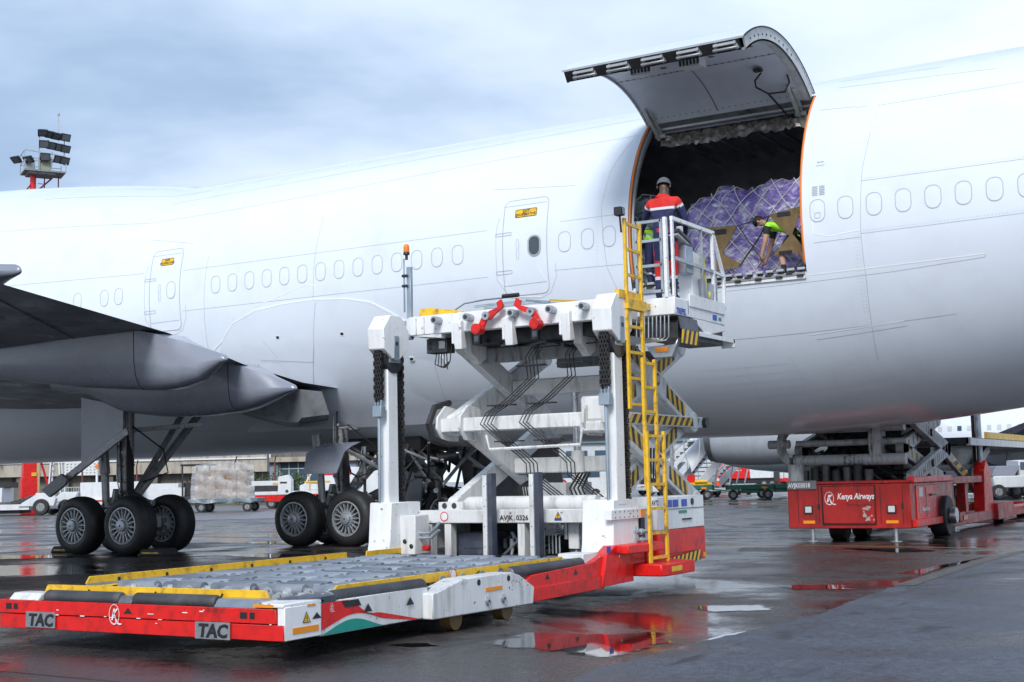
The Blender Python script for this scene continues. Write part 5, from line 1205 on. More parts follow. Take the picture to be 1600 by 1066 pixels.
person('man in grey cap and red and navy overalls standing at the raised control stand', (-6.93, 15.82, 3.605), .10, J, op_col, SKD, hat=mat('grey_cap', (.10,.105,.12), .8, var=.2), scale=.945, cuts=ZCUTS)
# bending worker on the hold floor, seen from the side: facing -X after the turn
def bend_col(bone, t, p):
    a, e = bone
    if a in ('neckb','neck','head'): return SKL
    if a[:2] == 'wr' or a[:2] == 'el': return SKL
    if a[:2] == 'sh': return LIME if t < .12 else DKGR if t < .62 else SKL
    if a in ('waist','chest') or (a == 'pelvis' and e == 'waist'):
        if e[:2] == 'sh': return LIME
        return REFL if .30 < p.y < .345 else LIME
    if e[:2] == 'kn': return BLK if p.z > .52 else SKL
    if e[:2] == 'an': return SKL if p.z > .22 else BLK
    if a[:2] == 'an': return SHOE
    return BLK
B = dict(pelvis=(0,-.08,.84), waist=(0,.06,.93), chest=(0,.30,1.00), neckb=(0,.44,1.03), neck=(0,.50,1.06), head=(0,.60,1.08), crown=(0,.645,1.135), face=(0,.645,1.025),
         shL=(-.18,.38,.98), shR=(.18,.38,.98), elL=(-.22,.42,.68), elR=(.20,.46,.66), wrL=(-.17,.52,.42), wrR=(.17,.56,.38), paL=(-.15,.55,.34), paR=(.15,.60,.30),
         hipL=(-.10,-.08,.80), hipR=(.10,-.08,.80), knL=(-.13,.16,.44), knR=(.12,-.14,.44), anL=(-.13,.10,.08), anR=(.13,-.30,.08), toL=(-.14,.25,.035), toR=(.14,-.15,.035))
person('man in lime vest and shorts bending down in the cargo doorway beside purple cargo', (-7.88, 23.72, 4.96), pi/2, B, bend_col, SKL, cuts=[((0,y,0),(0,1,0)) for y in (.30,.345)]+[((0,0,.52),(0,0,1)),((0,0,.22),(0,0,1))])
def hv_col(bone, t, p):
    a, e = bone
    if a in ('neckb','neck','head'): return SKD
    if a[:2] == 'wr': return SKD
    if a[:2] == 'el': return LIME if t < .7 else SKD
    if a in ('sh','waist','chest') or a[:2] == 'sh' or (a == 'pelvis' and e == 'waist'): return REFL if (1.05 < p.z < 1.10 or 1.22 < p.z < 1.27) else LIME
    if a[:2] == 'an': return SHOE
    return REFL if .3 < p.z < .34 else NAVY
LEAN = dict(STAND); 
for k in ('chest','neckb','neck','head','crown','face','shL','shR'):
    x, y, z = LEAN[k]; LEAN[k] = (x, y+(z-1.0)*.75, z-.10*(z-1.0)/.6)
LEAN.update(elL=(-.24,.45,1.05), elR=(.24,.45,1.05), wrL=(-.20,.62,.95), wrR=(.20,.62,.95), paL=(-.19,.69,.92), paR=(.19,.69,.92))
person('worker in lime jacket leaning forward behind the top of the yellow ladder', (-10.70, 23.75, 4.96), 1.45, LEAN, hv_col, SKD, hat=mat('black_cap', (.02,.02,.02), .8))
person('worker in lime vest standing behind the second loader at the right edge', (-6.55, 40.2, 0), 2.6, STAND, hv_col, SKD, cuts=[((0,0,z),(0,0,1)) for z in (1.05,1.10,1.22,1.27,.3,.34,.95)])

# ------------------------------------------------------------------ cargo in the hold
def wrap_mat(name, c1, c2, c3, sc):
    m = bpy.data.materials.new(name); m.use_nodes = True; t = m.node_tree; n = t.nodes; l = t.links; b = n['Principled BSDF']
    c = n.new('ShaderNodeTexCoord'); x = n.new('ShaderNodeTexNoise'); x.inputs['Scale'].default_value = sc; x.inputs['Detail'].default_value = 6; x.inputs['Distortion'].default_value = 1.2
    mp = n.new('ShaderNodeMapping'); mp.inputs['Scale'].default_value = (1,1,1.6); l.new(c.outputs['Object'], mp.inputs[0]); l.new(mp.outputs[0], x.inputs[0])
    r = n.new('ShaderNodeValToRGB'); e = r.color_ramp.elements; e.new(.5)
    for k, (p, q) in enumerate(((.40,c1),(.55,c2),(.68,c3))): e[k].position = p; e[k].color = (*q,1)
    l.new(x.outputs[0], r.inputs[0]); l.new(r.outputs[0], b.inputs[0]); b.inputs['Roughness'].default_value = .28; b.inputs['Coat Weight'].default_value = .5; b.inputs['Coat Roughness'].default_value = .1
    w = n.new('ShaderNodeTexNoise'); w.inputs['Scale'].default_value = sc*2.2; w.inputs['Detail'].default_value = 5; w.inputs['Distortion'].default_value = 2; l.new(c.outputs['Object'], w.inputs[0])
    bp = n.new('ShaderNodeBump'); bp.inputs['Strength'].default_value = 1.; bp.inputs['Distance'].default_value = .09; l.new(w.outputs[0], bp.inputs['Height']); l.new(bp.outputs[0], b.inputs['Normal'])
    return m
rope = mat('net_webbing', (.75,.74,.70), .7, var=.15)
def netted_pallet(name, label, x0, x1, y0, y1, z0, top, m, seed, pitch=.36, amp=.035, netm=rope):
    rnd = random.Random(seed); ph = [rnd.uniform(0, 6) for _ in range(8)]
    def lump(a, c): return amp*(sin(a*3.1+ph[0])*sin(c*3.7+ph[1]) + .6*sin(a*6.3+ph[2]+c*2)*sin(c*5.9+ph[3]) + .3*sin(a*13+c*11+ph[4]))
    def ztop(x): return top(x)+.03*sin(x*7+ph[5])+.015*sin(x*13+ph[6])
    def P(u, v):
        """u along the front 0..1, v 0..1 up the front then 1..2 back over the top"""
        x = x0+(x1-x0)*u; zt = ztop(x); rr = .22
        if v <= 1:
            z = z0+(zt-z0)*v; y = y0 - lump(x, z) + (.22*max(0, (v-.8)/.2)**2)
        else:
            z = zt+.03-.10*(v-1); y = y0+.22+(y1-y0-.22)*(v-1); z += lump(x, y)*.6
        ed = min(u, 1-u)
        if ed < .06: y += .2*(1-ed/.06)**2
        return Vector((x, y, z))
    t = thing(name, label, 'cargo pallet', ((x0+x1)/2, (y0+y1)/2, z0))
    b = M(); nu, nv = 60, 60; vs = [P(i/nu, 2*j/nv) for i in range(nu+1) for j in range(nv+1)]
    b.add(vs, [(i*(nv+1)+j, i*(nv+1)+j+1, (i+1)*(nv+1)+j+1, (i+1)*(nv+1)+j) for i in range(nu) for j in range(nv)])
    for i in (0, nu): 
        o_ = len(b.v); b.add([P(i/nu, 2*j/nv) for j in range(nv+1)]+[Vector((x0 if i == 0 else x1, y1, z0))], [tuple(range(nv+2))])
    b.build('wrapped_load', m, t, sharp=80)
    b = M(); b.box(x0-.05, x1+.05, y0-.06, y1, z0-.02, z0+.04); b.build('pallet_base', galv, t)
    b = M(); W = x1-x0; Hh = 2.0
    def off(u, v): p = P(u, v); return p + (Vector((0,-.02,.005)) if v < 1 else Vector((0,-.008,.02)))
    k0 = int(W/pitch)+6
    for s in (1, -1):
        for k in range(-k0, k0*2):
            pts = []
            for q in range(0, 61):
                v = q/60*1.6; u = (k*pitch*1.15)/W + s*v*Hh*.75/W + .012*sin(v*5+k*1.7+s) + .006*sin(v*13+k)
                if 0 <= u <= 1: pts.append(off(u, v))
            if len(pts) > 2: b.tube(pts, .009, 4)
    b.build('cargo_net', netm, t)
    return t
def ptop(x):
    pts = [(-10.3,6.55),(-10.1,6.74),(-9.8,6.82),(-9.45,6.93),(-9.2,6.90),(-8.85,6.86),(-8.5,6.94),(-8.2,6.97),(-7.8,6.95),(-6.5,6.9)]
    for (a, b_), (c, d) in zip(pts[:-1], pts[1:]):
        if x <= c: return b_+(d-b_)*smooth((x-a)/(c-a))
    return 6.9
purple = wrap_mat('purple_wrap', (.20,.13,.48), (.42,.37,.72), (.88,.88,.94), 3.8)  # palest stop paints the plastic's white highlights into the wrap colour
netted_pallet('purple_cargo', 'purple plastic wrapped cargo under a white net in the open cargo door', -10.25, -7.1, 24.25, 26.6, 4.97, ptop, purple, 2)
clear = wrap_mat('clear_wrap', (.06,.10,.12), (.22,.29,.32), (.62,.68,.70), 3.2)
netted_pallet('grey_cargo', 'grey green plastic wrapped cargo at the far side of the cargo doorway', -12.6, -10.52, 24.0, 26.2, 4.97, lambda x: 6.95-.25*smooth((x+10.75)/.25), clear, 5, .46)
# brown webbing barrier across the doorway
web = mat('brown_webbing', (.16,.105,.04), .75, var=.25, vs=6, bump=.3, bs=40, dirt=(.05,.035,.02), damt=.5)
t = thing('cargo_barrier', 'brown webbing barrier straps stretched in front of the purple cargo', 'cargo barrier', (-8.6, 23.5, 5.0))
b = M(); b.prism([(-9.50,6.03),(-8.85,5.99),(-8.86,5.93),(-9.14,5.50),(-8.80,5.27),(-8.84,5.20),(-9.42,5.18),(-9.22,5.48)], 'y', 23.50, 23.515); b.build('web_panel', web, t)
b = M(); b.prism([(-8.22,6.12),(-7.60,6.21),(-7.60,6.14),(-7.78,5.72),(-7.58,5.44),(-7.62,5.36),(-8.17,5.35),(-7.84,5.68)], 'y', 23.50, 23.515); b.build('web_panel', web, t)
b = M(); b.box(-9.35,-9.05,23.492,23.50,5.86,5.96); b.box(-8.05,-7.8,23.492,23.50,6.06,6.14); b.box(-8.05,-7.8,23.492,23.50,5.36,5.42); b.build('web_patch', black_cloth, t)
b = M()
for p, q in (((-8.86,5.98),(-8.2,6.10)),((-8.80,5.95),(-8.35,5.25)),((-8.40,5.75),(-8.82,5.22)),((-8.22,6.08),(-8.40,5.75)),((-9.6,6.05),(-9.45,6.02)),((-10.85,6.15),(-9.5,6.02)),((-10.85,5.35),(-9.42,5.2)),((-7.62,6.2),(-7.45,6.24)),((-7.6,5.4),(-7.45,5.4))):
    b.bar((p[0],23.507,p[1]),(q[0],23.507,q[1]),.012,.045,0,(0,1,0))
b.build('web_strap', mat('dark_webbing', (.05,.045,.03), .8), t)['kind'] = 'stuff'

# ------------------------------------------------------------------ second loader under the belly
l2 = thing('cargo_loader', 'dull red cargo loader standing under the belly of the white airplane', 'cargo loader', (-7.9, 31, 0))
FX0, FX1, FY = -9.15, -6.68, 26.6
lamp_m = mat('lamp_lens', (.55,.58,.60), .1)
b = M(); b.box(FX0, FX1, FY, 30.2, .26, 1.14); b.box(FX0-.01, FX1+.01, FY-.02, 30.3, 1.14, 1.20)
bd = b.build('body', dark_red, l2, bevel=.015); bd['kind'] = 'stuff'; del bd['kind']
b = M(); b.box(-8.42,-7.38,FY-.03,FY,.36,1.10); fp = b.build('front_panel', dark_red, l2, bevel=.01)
b = M()
for a in ((-8.44,-8.425,.35,1.11),(-7.375,-7.36,.35,1.11)): b.box(a[0],a[1],FY-.034,FY-.001,a[2],a[3])
b.box(-8.44,-7.36,FY-.034,FY-.001,.345,.36); b.box(-8.44,-7.36,FY-.034,FY-.001,1.10,1.112); b.build('panel_edge', ink, l2)['kind'] = 'stuff'
airline_logo(-8.28, .86, .26, lambda u, v: (u, FY-.033, v), white, fp)
text_mesh('Kenya Airways', .17, white, 'lettering', .001, .003, fp, (-8.12, FY-.033, .84), (1,0,0), (0,0,1), 'LEFT', .25, .72)
text_mesh('The Pride of Africa', .085, ink, 'lettering', .001, .0, fp, (-7.95, FY-.033, .70), (1,0,0), (0,0,1), 'LEFT', .2, .8)
b = M(); random.seed(8)
for k in range(14):
    x, z = random.gauss(-7.55,.08), random.gauss(.52,.07); s = random.uniform(.02,.06); b.add([(x+s*cos(a)*random.uniform(.5,1), FY-.0315-.0002*k, z+s*sin(a)*random.uniform(.5,1)) for a in [k2*pi/4 for k2 in range(8)]], [tuple(range(8))])
b.build('worn_patch', mat('worn_paint', (.40,.30,.30), .6), fp)['kind'] = 'stuff'
b = M(); b.box(FX0+.01,FX0+.62,FY-.035,FY-.021,1.05,1.22); np_ = b.build('number_plate', mat('plate_grey', (.16,.16,.17), .5), l2); text_mesh('AVJK03018', .13, white, 'lettering', .001, .003, np_, (FX0+.03,FY-.037,1.085), (1,0,0), (0,0,1), 'LEFT', 0, .76)
for x in (-8.72,-7.05):
    b = M(); b.box(x-.09,x+.09,FY-.03,FY,.56,.72,0); b.box(x-.065,x+.065,FY-.034,FY-.03,.58,.70,1); b.build('headlight', [black, lamp_m], l2, bevel=.008)
    b = M(); b.box(x-.12,x+.12,FY-.012,FY,.36,.42); b.build('reflector', orange, l2)
    b = M(); b.box(x-.22,x-.21,FY-.01,FY,.36,1.1); b.box(x+.21,x+.22,FY-.01,FY,.36,1.1); b.box(x+.19,x+.23,FY-.02,FY,.65,.75); b.build('panel_groove', ink, l2)['kind'] = 'stuff'
    b = M(); b.cyl((x+.03,FY+.1,0),(x+.03,FY+.1,.02),.12,16); b.cyl((x+.03,FY+.1,.02),(x+.03,FY+.1,.27),.035,12); b.build('jack', steel, l2)
for x, y in ((-8.4,27.6),(-8.4,29.2)): cy('wheel', rubber, (x-.15,y,.3), (x+.15,y,.3), .30, 20, l2)
b = M(); b.cyl((-6.9,29.3,.42),(-6.55,29.3,.42),.42,24,mi=0); b.cyl((-6.55,29.3,.42),(-6.40,29.3,.42),.17,18,mi=1); b.build('drive_wheel', [rubber, steel], l2, bevel=.02)
b = M(); b.box(-6.68,-6.66,27.0,28.6,.42,1.08); sd = b.build('side_panel', red, l2, bevel=.006); b = M(); b.box(-6.659,-6.655,27.75,27.77,.45,1.05); b.box(-6.655,-6.62,28.1,28.5,.86,.9); b.build('panel_groove', ink, sd)['kind'] = 'stuff'
b = M(); b.box(-6.658,-6.654,27.2,27.5,.86,1.04); b.build('sticker', lamp_m, sd); airline_logo(27.25, .62, .16, lambda u, v: (-6.655, u, v), white, sd); text_mesh('Kenya Airways', .13, white, 'lettering', .001, .002, sd, (-6.655,27.4,.57), (0,1,0), (0,0,1), 'LEFT', .2, .8)
b = M(); b.box(-6.75,-6.62,26.7,30.0,1.14,1.26); b.box(-6.8,-6.6,26.7,29.4,.28,.42); b.build('side_beam', red, l2, bevel=.01)
# its scissors
s2 = mat('old_scissor_grey', (.42,.43,.45), .5, var=.12, dirt=(.07,.07,.07), damt=.9, ds=2, streak=True)
ya, yb = 27.5, 30.6
for xc in (-9.05,-6.95):
    for za, zb in ((1.22,1.84),(1.84,2.50)):
        nd = .09 if za < 1.5 else -.09
        for (p0, p1, dx) in (((ya,za),(yb,zb),nd), ((yb,za),(ya,zb),-nd)):
            b = M(); P_, Q_ = Vector((xc+dx,p0[0],p0[1])), Vector((xc+dx,p1[0],p1[1])); b.bar(P_,Q_,.14,.30); b.cyl(P_-Vector((.08,0,0)),P_+Vector((.08,0,0)),.16,12); b.cyl(Q_-Vector((.08,0,0)),Q_+Vector((.08,0,0)),.16,12)
            ar = b.build('scissor_arm', s2, l2, bevel=.015)
            if xc > -8:
                d_ = Q_-P_; nrm = Vector((0,-d_.z,d_.y)).normalized(); nrm = -nrm if nrm.z < 0 else nrm; xx = xc+dx+.073
                for k in range(14):
                    f = .12+.76*k/13; c0 = P_+d_*f; c0.x = xx; w_ = d_.normalized()*.055
                    yel = dx < 0
                    h = M(); q = [c0-nrm*.09-w_, c0-nrm*.09+w_*(.2 if yel else .0), c0+nrm*.09+w_*(.6 if yel else .0), c0+nrm*.09-w_*(.6 if yel else 1)]
                    h.add(q, [(0,1,2,3)], 0); h.build('stripe', [yellow if yel and k % 2 else black], ar)
    b = M(); b.cyl((xc-.2,29.05,1.53),(xc+.2,29.05,1.53),.08,12); b.cyl((xc-.2,29.05,2.17),(xc+.2,29.05,2.17),.08,12); b.build('pivot_pin', dark_steel, l2)
for z, y in ((1.98,27.45),(1.98,30.6),(2.30,27.3),(1.62,27.3)): cy('cross_tube', s2, (-9.2,y,z), (-6.9,y,z), .12 if z != 1.98 else .07, 14, l2)
b = M(); b.loft([[Vector((-9.28+.28*sin(a)*r_-.0, 27.2, 1.96+.42*cos(a)*r_)) for r_ in (1,.6)]+[Vector((-9.28+.28*sin(a)*r_, 27.5, 1.96+.42*cos(a)*r_)) for r_ in (.6,1)] for a in [pi+pi*k/10 for k in range(11)]]); b.build('knuckle_ring', s2, l2, bevel=.02)
b = M(); b.prism([(27.25,1.55),(27.6,1.55),(27.7,2.0),(27.6,2.4),(27.25,2.4),(27.15,2.0)], 'x', -7.62,-7.38); b.build('knuckle_block', s2, l2, bevel=.03)
cy('stub_shaft', s2, (-9.75,27.3,1.98), (-9.3,27.3,1.98), .09, 12, l2)
bx('bridge_deck', dark_steel, -9.3,-6.8,27.0,31.2,2.82,3.0, l2); bx('bridge_box', galv, -6.9,-6.5,28.4,29.6,2.62,2.86, l2)
random.seed(31); b = M()
for k in range(60):
    x = random.uniform(-9.0,-7.2); y = random.uniform(27.4,28.6); z = random.uniform(1.2,2.8); b.tube([(x,y,z),(x+random.uniform(-.4,.4),y,z+random.uniform(-.2,.2)),(x+random.uniform(-.5,.5),y+.2,z-random.uniform(0,.4))], random.uniform(.015,.05), 6, random.randint(0,1))
for k in range(7): b.cyl((-8.9+k*.22,27.0,1.2),(-8.9+k*.22,27.0,1.42+.06*(k % 3)),.09,12,mi=k % 2)
b.box(-8.9,-7.3,28.6,29.8,1.2,2.7,0)
b.build('hydraulic_plumbing', [dark_steel, rubber], l2)['kind'] = 'stuff'
b = M(); b.cyl((-9.0,26.75,1.2),(-9.0,26.75,1.55),.16,14); b.build('reservoir', s2, l2)
# rear part: mast, frame, raised deck
b = M(); b.cyl((-7.0,34.9,.9),(-7.0,34.9,3.4),.07,14,mi=0); b.box(-7.16,-7.08,34.85,34.95,.9,3.4,1); b.build('lift_mast', [galv, chain_mat], l2)
b = M(); b.prism([(34.4,.15),(35.6,.15),(35.4,1.35),(34.9,1.6),(34.6,1.35)], 'x', -7.12,-6.86); b.build('mast_base', red, l2, bevel=.015)
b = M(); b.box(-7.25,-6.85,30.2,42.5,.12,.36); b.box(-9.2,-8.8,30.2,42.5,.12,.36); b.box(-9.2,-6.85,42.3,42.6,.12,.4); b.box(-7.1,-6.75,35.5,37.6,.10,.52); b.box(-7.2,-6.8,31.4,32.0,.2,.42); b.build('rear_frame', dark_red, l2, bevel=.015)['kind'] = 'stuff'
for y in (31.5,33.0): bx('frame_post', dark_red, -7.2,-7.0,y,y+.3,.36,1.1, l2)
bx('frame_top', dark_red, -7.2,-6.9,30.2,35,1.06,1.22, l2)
for y in (31.7,36.6,39.8): 
    b = M(); b.box(-6.79,-6.785,y,y+.4,.24,.34); b.build('reflector', orange, l2)
for p, q in (((32.2,1.85),(37.8,.25)),((32.2,.30),(37.4,1.95))):
    b = M(); b.bar((-7.3,p[0],p[1]),(-7.3,q[0],q[1]),.12,.26); ar = b.build('deck_strut', s2, l2, bevel=.015); d_ = Vector((0,q[0]-p[0],q[1]-p[1])); nrm = Vector((0,-d_.z,d_.y)).normalized()
    h = M(); hazard(h, Vector((-7.236,p[0],p[1]))+d_*.12-nrm*.08, d_*.7, nrm*.16, 7); h.build('hazard_strip', [yellow, black], ar)
b = M(); b.box(-9.4,-6.9,33.2,43,1.98,2.14,0); b.box(-6.93,-6.86,35.2,43,2.14,2.30,1); b.box(-6.95,-6.85,33.2,43,1.95,2.12,2); b.build('raised_deck', [dark_steel, yellow, white_old], l2)
b = M(); b.box(-9.2,-7.4,31.5,36,1.5,1.9); b.build('under_deck_frame', dark_steel, l2)
for y in (30.9,): b = M(); b.cyl((-6.95,y+.6,0),(-6.95,y+.6,.2),.035,10); b.cyl((-6.95,y+.6,0),(-6.95,y+.6,.02),.1,12); b.build('jack', steel, l2)
for y in (37.2,40.5): cy('wheel', rubber, (-7.2,y,.17), (-6.95,y,.17), .17, 16, l2)
# ------------------------------------------------------------------ far side of the apron
AF_, AR_ = Vector((-sin(psi), cos(psi), 0)), Vector((cos(psi), sin(psi), 0))
def far(s, d, z=0.): p = AF_*d + AR_*s; return (p.x, p.y, z)
ROW = psi                                               # equipment rows stand across the view axis
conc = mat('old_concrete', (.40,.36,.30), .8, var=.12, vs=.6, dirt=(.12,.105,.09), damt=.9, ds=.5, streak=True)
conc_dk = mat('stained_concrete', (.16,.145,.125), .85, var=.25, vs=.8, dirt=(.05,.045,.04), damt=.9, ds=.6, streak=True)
veh_white = mat('vehicle_white', (.68,.70,.72), .35, var=.05, dirt=(.32,.31,.30), damt=.22, ds=.8, streak=True, coat=.2)
veh_glass = mat('vehicle_glass', (.06,.10,.14), .08, var=.1, rvar=.02)
cone_m = mat('cone_orange', (.80,.10,.02), .5); green = mat('dolly_green', (.015,.13,.09), .5, var=.2, dirt=(.03,.03,.03), damt=.6)
post_m = mat('rusty_red_post', (.16,.05,.035), .7, var=.3); leaf = mat('hedge_leaf', (.055,.095,.03), .6, var=.4, vs=4); leaf2 = mat('hedge_leaf_light', (.11,.15,.06), .6, var=.3, vs=4); bark = mat('bark', (.08,.06,.045), .9)
def lbox(name, m, p, x0, x1, y0, y1, z0, z1, bevel=.02): return M().box(x0,x1,y0,y1,z0,z1).build(name, m, p, bevel)
def wheel_pair(p, x, r, w, y0, y1, nm='wheel'):
    for y in (y0, y1):
        b = M(); b.lathe([(r*.55,-w/2),(r*.92,-w/2),(r,-w*.3),(r,w*.3),(r*.92,w/2),(r*.55,w/2)], (x,y,r), 'y', 20, 0); b.lathe([(.02,-w*.42),(r*.3,-w*.46),(r*.55,-w*.4)], (x,y,r), 'y', 14, 1); b.lathe([(.02,w*.42),(r*.3,w*.46),(r*.55,w*.4)], (x,y,r), 'y', 14, 1)
        b.build(nm, [rubber, grey_beam if nm == 'wheel' else galv], p)
# long wall and office
t = local_thing('boundary_wall', 'long stained beige concrete wall with pillars behind the white loaders', 'wall', far(-60,112), ROW)
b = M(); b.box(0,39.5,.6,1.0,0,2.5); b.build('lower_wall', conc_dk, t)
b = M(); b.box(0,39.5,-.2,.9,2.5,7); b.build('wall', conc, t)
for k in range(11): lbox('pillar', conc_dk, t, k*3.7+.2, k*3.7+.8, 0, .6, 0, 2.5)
lbox('coping', veh_white, t, 0,39.5,-.32,-.2,3.55,3.68)
t = local_thing('office_building', 'low office block with dark windows and grey columns beyond the hedge', 'building', far(-22.6,125), ROW)
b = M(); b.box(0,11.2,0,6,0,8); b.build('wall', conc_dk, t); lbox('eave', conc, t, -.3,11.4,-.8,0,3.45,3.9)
for k in range(3):
    x = .5+k*3.6
    lbox('column', mat('column_grey', (.22,.25,.32), .6) if k == 0 else bpy.data.materials['column_grey'], t, x-.55, x+.3, -.35, 0, 0, 3.45)
    w_ = lbox('window', veh_glass, t, x+.35, x+2.95, -.06, 0, .9, 3.35, 0)
    for q in (x+.35, x+1.2, x+2.05, x+2.9): lbox('frame', veh_white, w_, q, q+.06, -.12, -.06, .9, 3.35, 0)
    lbox('frame', veh_white, w_, x+.35, x+2.95, -.12, -.06, 2.8, 2.86, 0)
t = local_thing('terminal_building', 'pale low terminal building far away behind the airstairs', 'building', far(2,190), ROW)
b = M(); b.box(0,62,0,12,0,6.4); b.build('wall', mat('terminal_wall', (.50,.53,.56), .6), t); lbox('roof_band', mat('terminal_band', (.10,.20,.24), .5), t, -.3,62.3,-.5,0,6.2,7.0)
for k in range(15): lbox('window', veh_glass, t, 1.2+k*4.05, 4.2+k*4.05, -.08, 0, 3.3, 5.2, 0)
# lattice screen, fence posts
t = local_thing('lattice_screen', 'white lattice screen in front of the beige wall', 'screen', far(-36.0,108), ROW)
b = M()
for k in range(9): b.box(k*.31,k*.31+.16,0,.06,2.5,3.5)
for k in range(5): b.box(0,2.64,-.01,.05,2.5+k*.23,2.62+k*.23)
b.box(0,.08,0,.08,0,2.5); b.box(2.5,2.58,0,.08,0,2.5)
b.build('lattice', veh_white, t)
fp0 = local_thing('fence_post', 'thin rusty leaning fence post', 'fence post', far(-40,104), ROW, 'leaning fence posts along the wall')
b = M(); b.bar((0,0,0),(-.12,0,3.0),.09,.09); b.bar((-.12,0,3.0),(.1,-.3,3.5),.07,.07); b.build('post', post_m, fp0)
PL = ['thin rusty leaning fence post at the far left by the red light mast', 'rusty fence post just beside the lattice screen', 'rusty leaning fence post behind the beacon pole', 'rusty fence post behind the open white tractor', 'rusty fence post at the left end of the hedge', 'rusty fence post in the middle of the hedge', 'rusty fence post at the right end of the hedge']
fp0['label'] = PL[0]; del fp0['group']
fp0.location = far(-37.6,104)
for s, lb in zip((-35.6,-33.2,-29,-20.2,-17.3,-14.6), PL[1:]): copy_thing(fp0, far(s, 104 if s < -25 else 98), ROW+random.uniform(-.3,.3), lb)
# hedge
def shrub(s, d, w, h, seed, lb):
    rnd = random.Random(seed); t = local_thing('shrub', lb, 'shrub', far(s,d), ROW)
    b = M()
    for k in range(4): b.tube([(w*(k/3-.5)*.6,0,0),(w*(k/3-.5)*.8,.1,h*.5),(w*(k/3-.5),0,h*.85)], .03, 5)
    b.build('stem', bark, t); b = M()
    for k in range(900):
        x = rnd.uniform(-.5,.5)*w; y = rnd.gauss(0,.25); z = rnd.uniform(.05,1)**.8*h*(.85+.15*sin(x*4+seed))
        u = Vector((rnd.gauss(0,1),rnd.gauss(0,1),rnd.gauss(0,1))).normalized()*rnd.uniform(.05,.11); v = u.cross(Vector((rnd.gauss(0,1),rnd.gauss(0,1),rnd.gauss(0,1)))).normalized()*.06
        c = Vector((x,y,z)); b.add([c-u, c+v, c+u, c-v], [(0,1,2,3)], rnd.randint(0,1))
    b.build('foliage', [leaf, leaf2], t, sharp=180)
shrub(-19.6,100,2.6,2.5,1,'green leafy shrub at the left of the hedge by the wrapped cargo'); shrub(-17.4,100,2.6,2.7,2,'green leafy shrub in the middle of the hedge'); shrub(-15.6,100,2.2,2.2,3,'lower green shrub at the right of the hedge by the white van'); shrub(-24,109,1.2,1.6,4,'small scraggly shrub against the beige wall')
sheet('grass_verge', [far(-24,96)[:2], far(-9,96)[:2], far(-9,101)[:2], far(-24,101)[:2]], .01, mat('grass_green', (.06,.12,.03), .8, var=.4, vs=3))
# white ground equipment on the left
t = local_thing('belt_transporter', 'low white transporter with one big black wheel at the left edge', 'ground vehicle', far(-31.0,76), ROW)
lbox('body', veh_white, t, -.5,2.4,-.6,1.2,.75,1.55); lbox('chassis', veh_white, t, -.5,4.0,-.8,1.3,.30,.62); lbox('stripe', red, t, -.5,2.3,-.615,-.6,.68,.76,0); lbox('underframe', ink, t, -.5,3.4,-.6,1.2,.12,.30)
b = M(); b.prism([(3.4,.5),(5.4,.5),(5.5,.9),(5.2,1.22),(4.5,1.22)], 'y', -.9,-.55); b.prism([(2.4,.62),(3.4,.62),(4.3,1.15),(4.3,1.22),(4.5,1.22),(3.9,.62)], 'y', -.7,-.5); b.build('fender', veh_white, t, bevel=.02)
wheel_pair(t, 4.72, .45, .35, -.95, .9); b = M(); b.box(2.2,2.8,-.4,.8,1.55,1.85); b.box(1.6,2.2,-.62,-.6,1.1,1.22); b.build('cowl', [black], t, bevel=.03)
wheel_pair(t, .4, .3, .25, -.5, .9)
t = local_thing('crowd_barrier', 'galvanised crowd barrier between the two white transporters', 'barrier', far(-27.4,79), ROW)
b = M(); 
for z in (.55,1.5): b.bar((0,0,z),(3.1,0,z),.05,.05)
for x in (0,3.1): b.bar((x,0,0),(x,0,1.5),.05,.05)
b.build('frame', galv, t)
for k in range(20): M().bar((.15+k*.147,0,.55),(.15+k*.147,0,1.5),.025,.025).build('bar', galv, t)
t = local_thing('belt_transporter', 'white transporter with amber beacon behind the front wing gear wheels', 'ground vehicle', far(-25.2,77), ROW)
lbox('body', veh_white, t, .6,3.9,-.5,1.2,.75,1.75); lbox('chassis', veh_white, t, -1.2,4.2,-.8,1.3,.30,.75); lbox('stripe', red, t, .6,4.2,-.815,-.8,.66,.75,0); b = M(); b.prism([(-1.0,.7),(.3,.7),(.6,1.25),(-.3,1.25)], 'y', -.85,-.4); b.build('fender', veh_white, t, bevel=.02); lbox('vent', ink, t, 2.6,2.9,-.52,-.5,1.15,1.32,0)
wheel_pair(t, 3.3, .42, .3, -.8, .9); wheel_pair(t, -.1, .42, .3, -.8, .9)
b = M(); b.cyl((1.3,.3,1.75),(1.3,.3,2.55),.06,10,mi=0); b.lathe([(0,.25),(.09,.22),(.11,.1),(.11,0),(0,0)], (1.3,.3,2.55), 'z', 14, 1); b.build('beacon', [veh_white, bpy.data.materials['amber_beacon_lens']], t)
t = local_thing('step_ladder', 'white metal access ladder beside the red foot of the light mast', 'ladder', far(-27.2,79), ROW)
b = M()
for y in (-.25,.25): b.bar((0,y,1.0),(.25,y,4.2),.07,.07); b.bar((.8,y,.0),(.55,y,4.2),.07,.07)
b.build('frame', veh_white, t)
for k in range(9): M().bar((.03+.018*k,-.25,1.2+k*.33),(.03+.018*k,.25,1.2+k*.33),.05,.05).build('rung', veh_white, t)
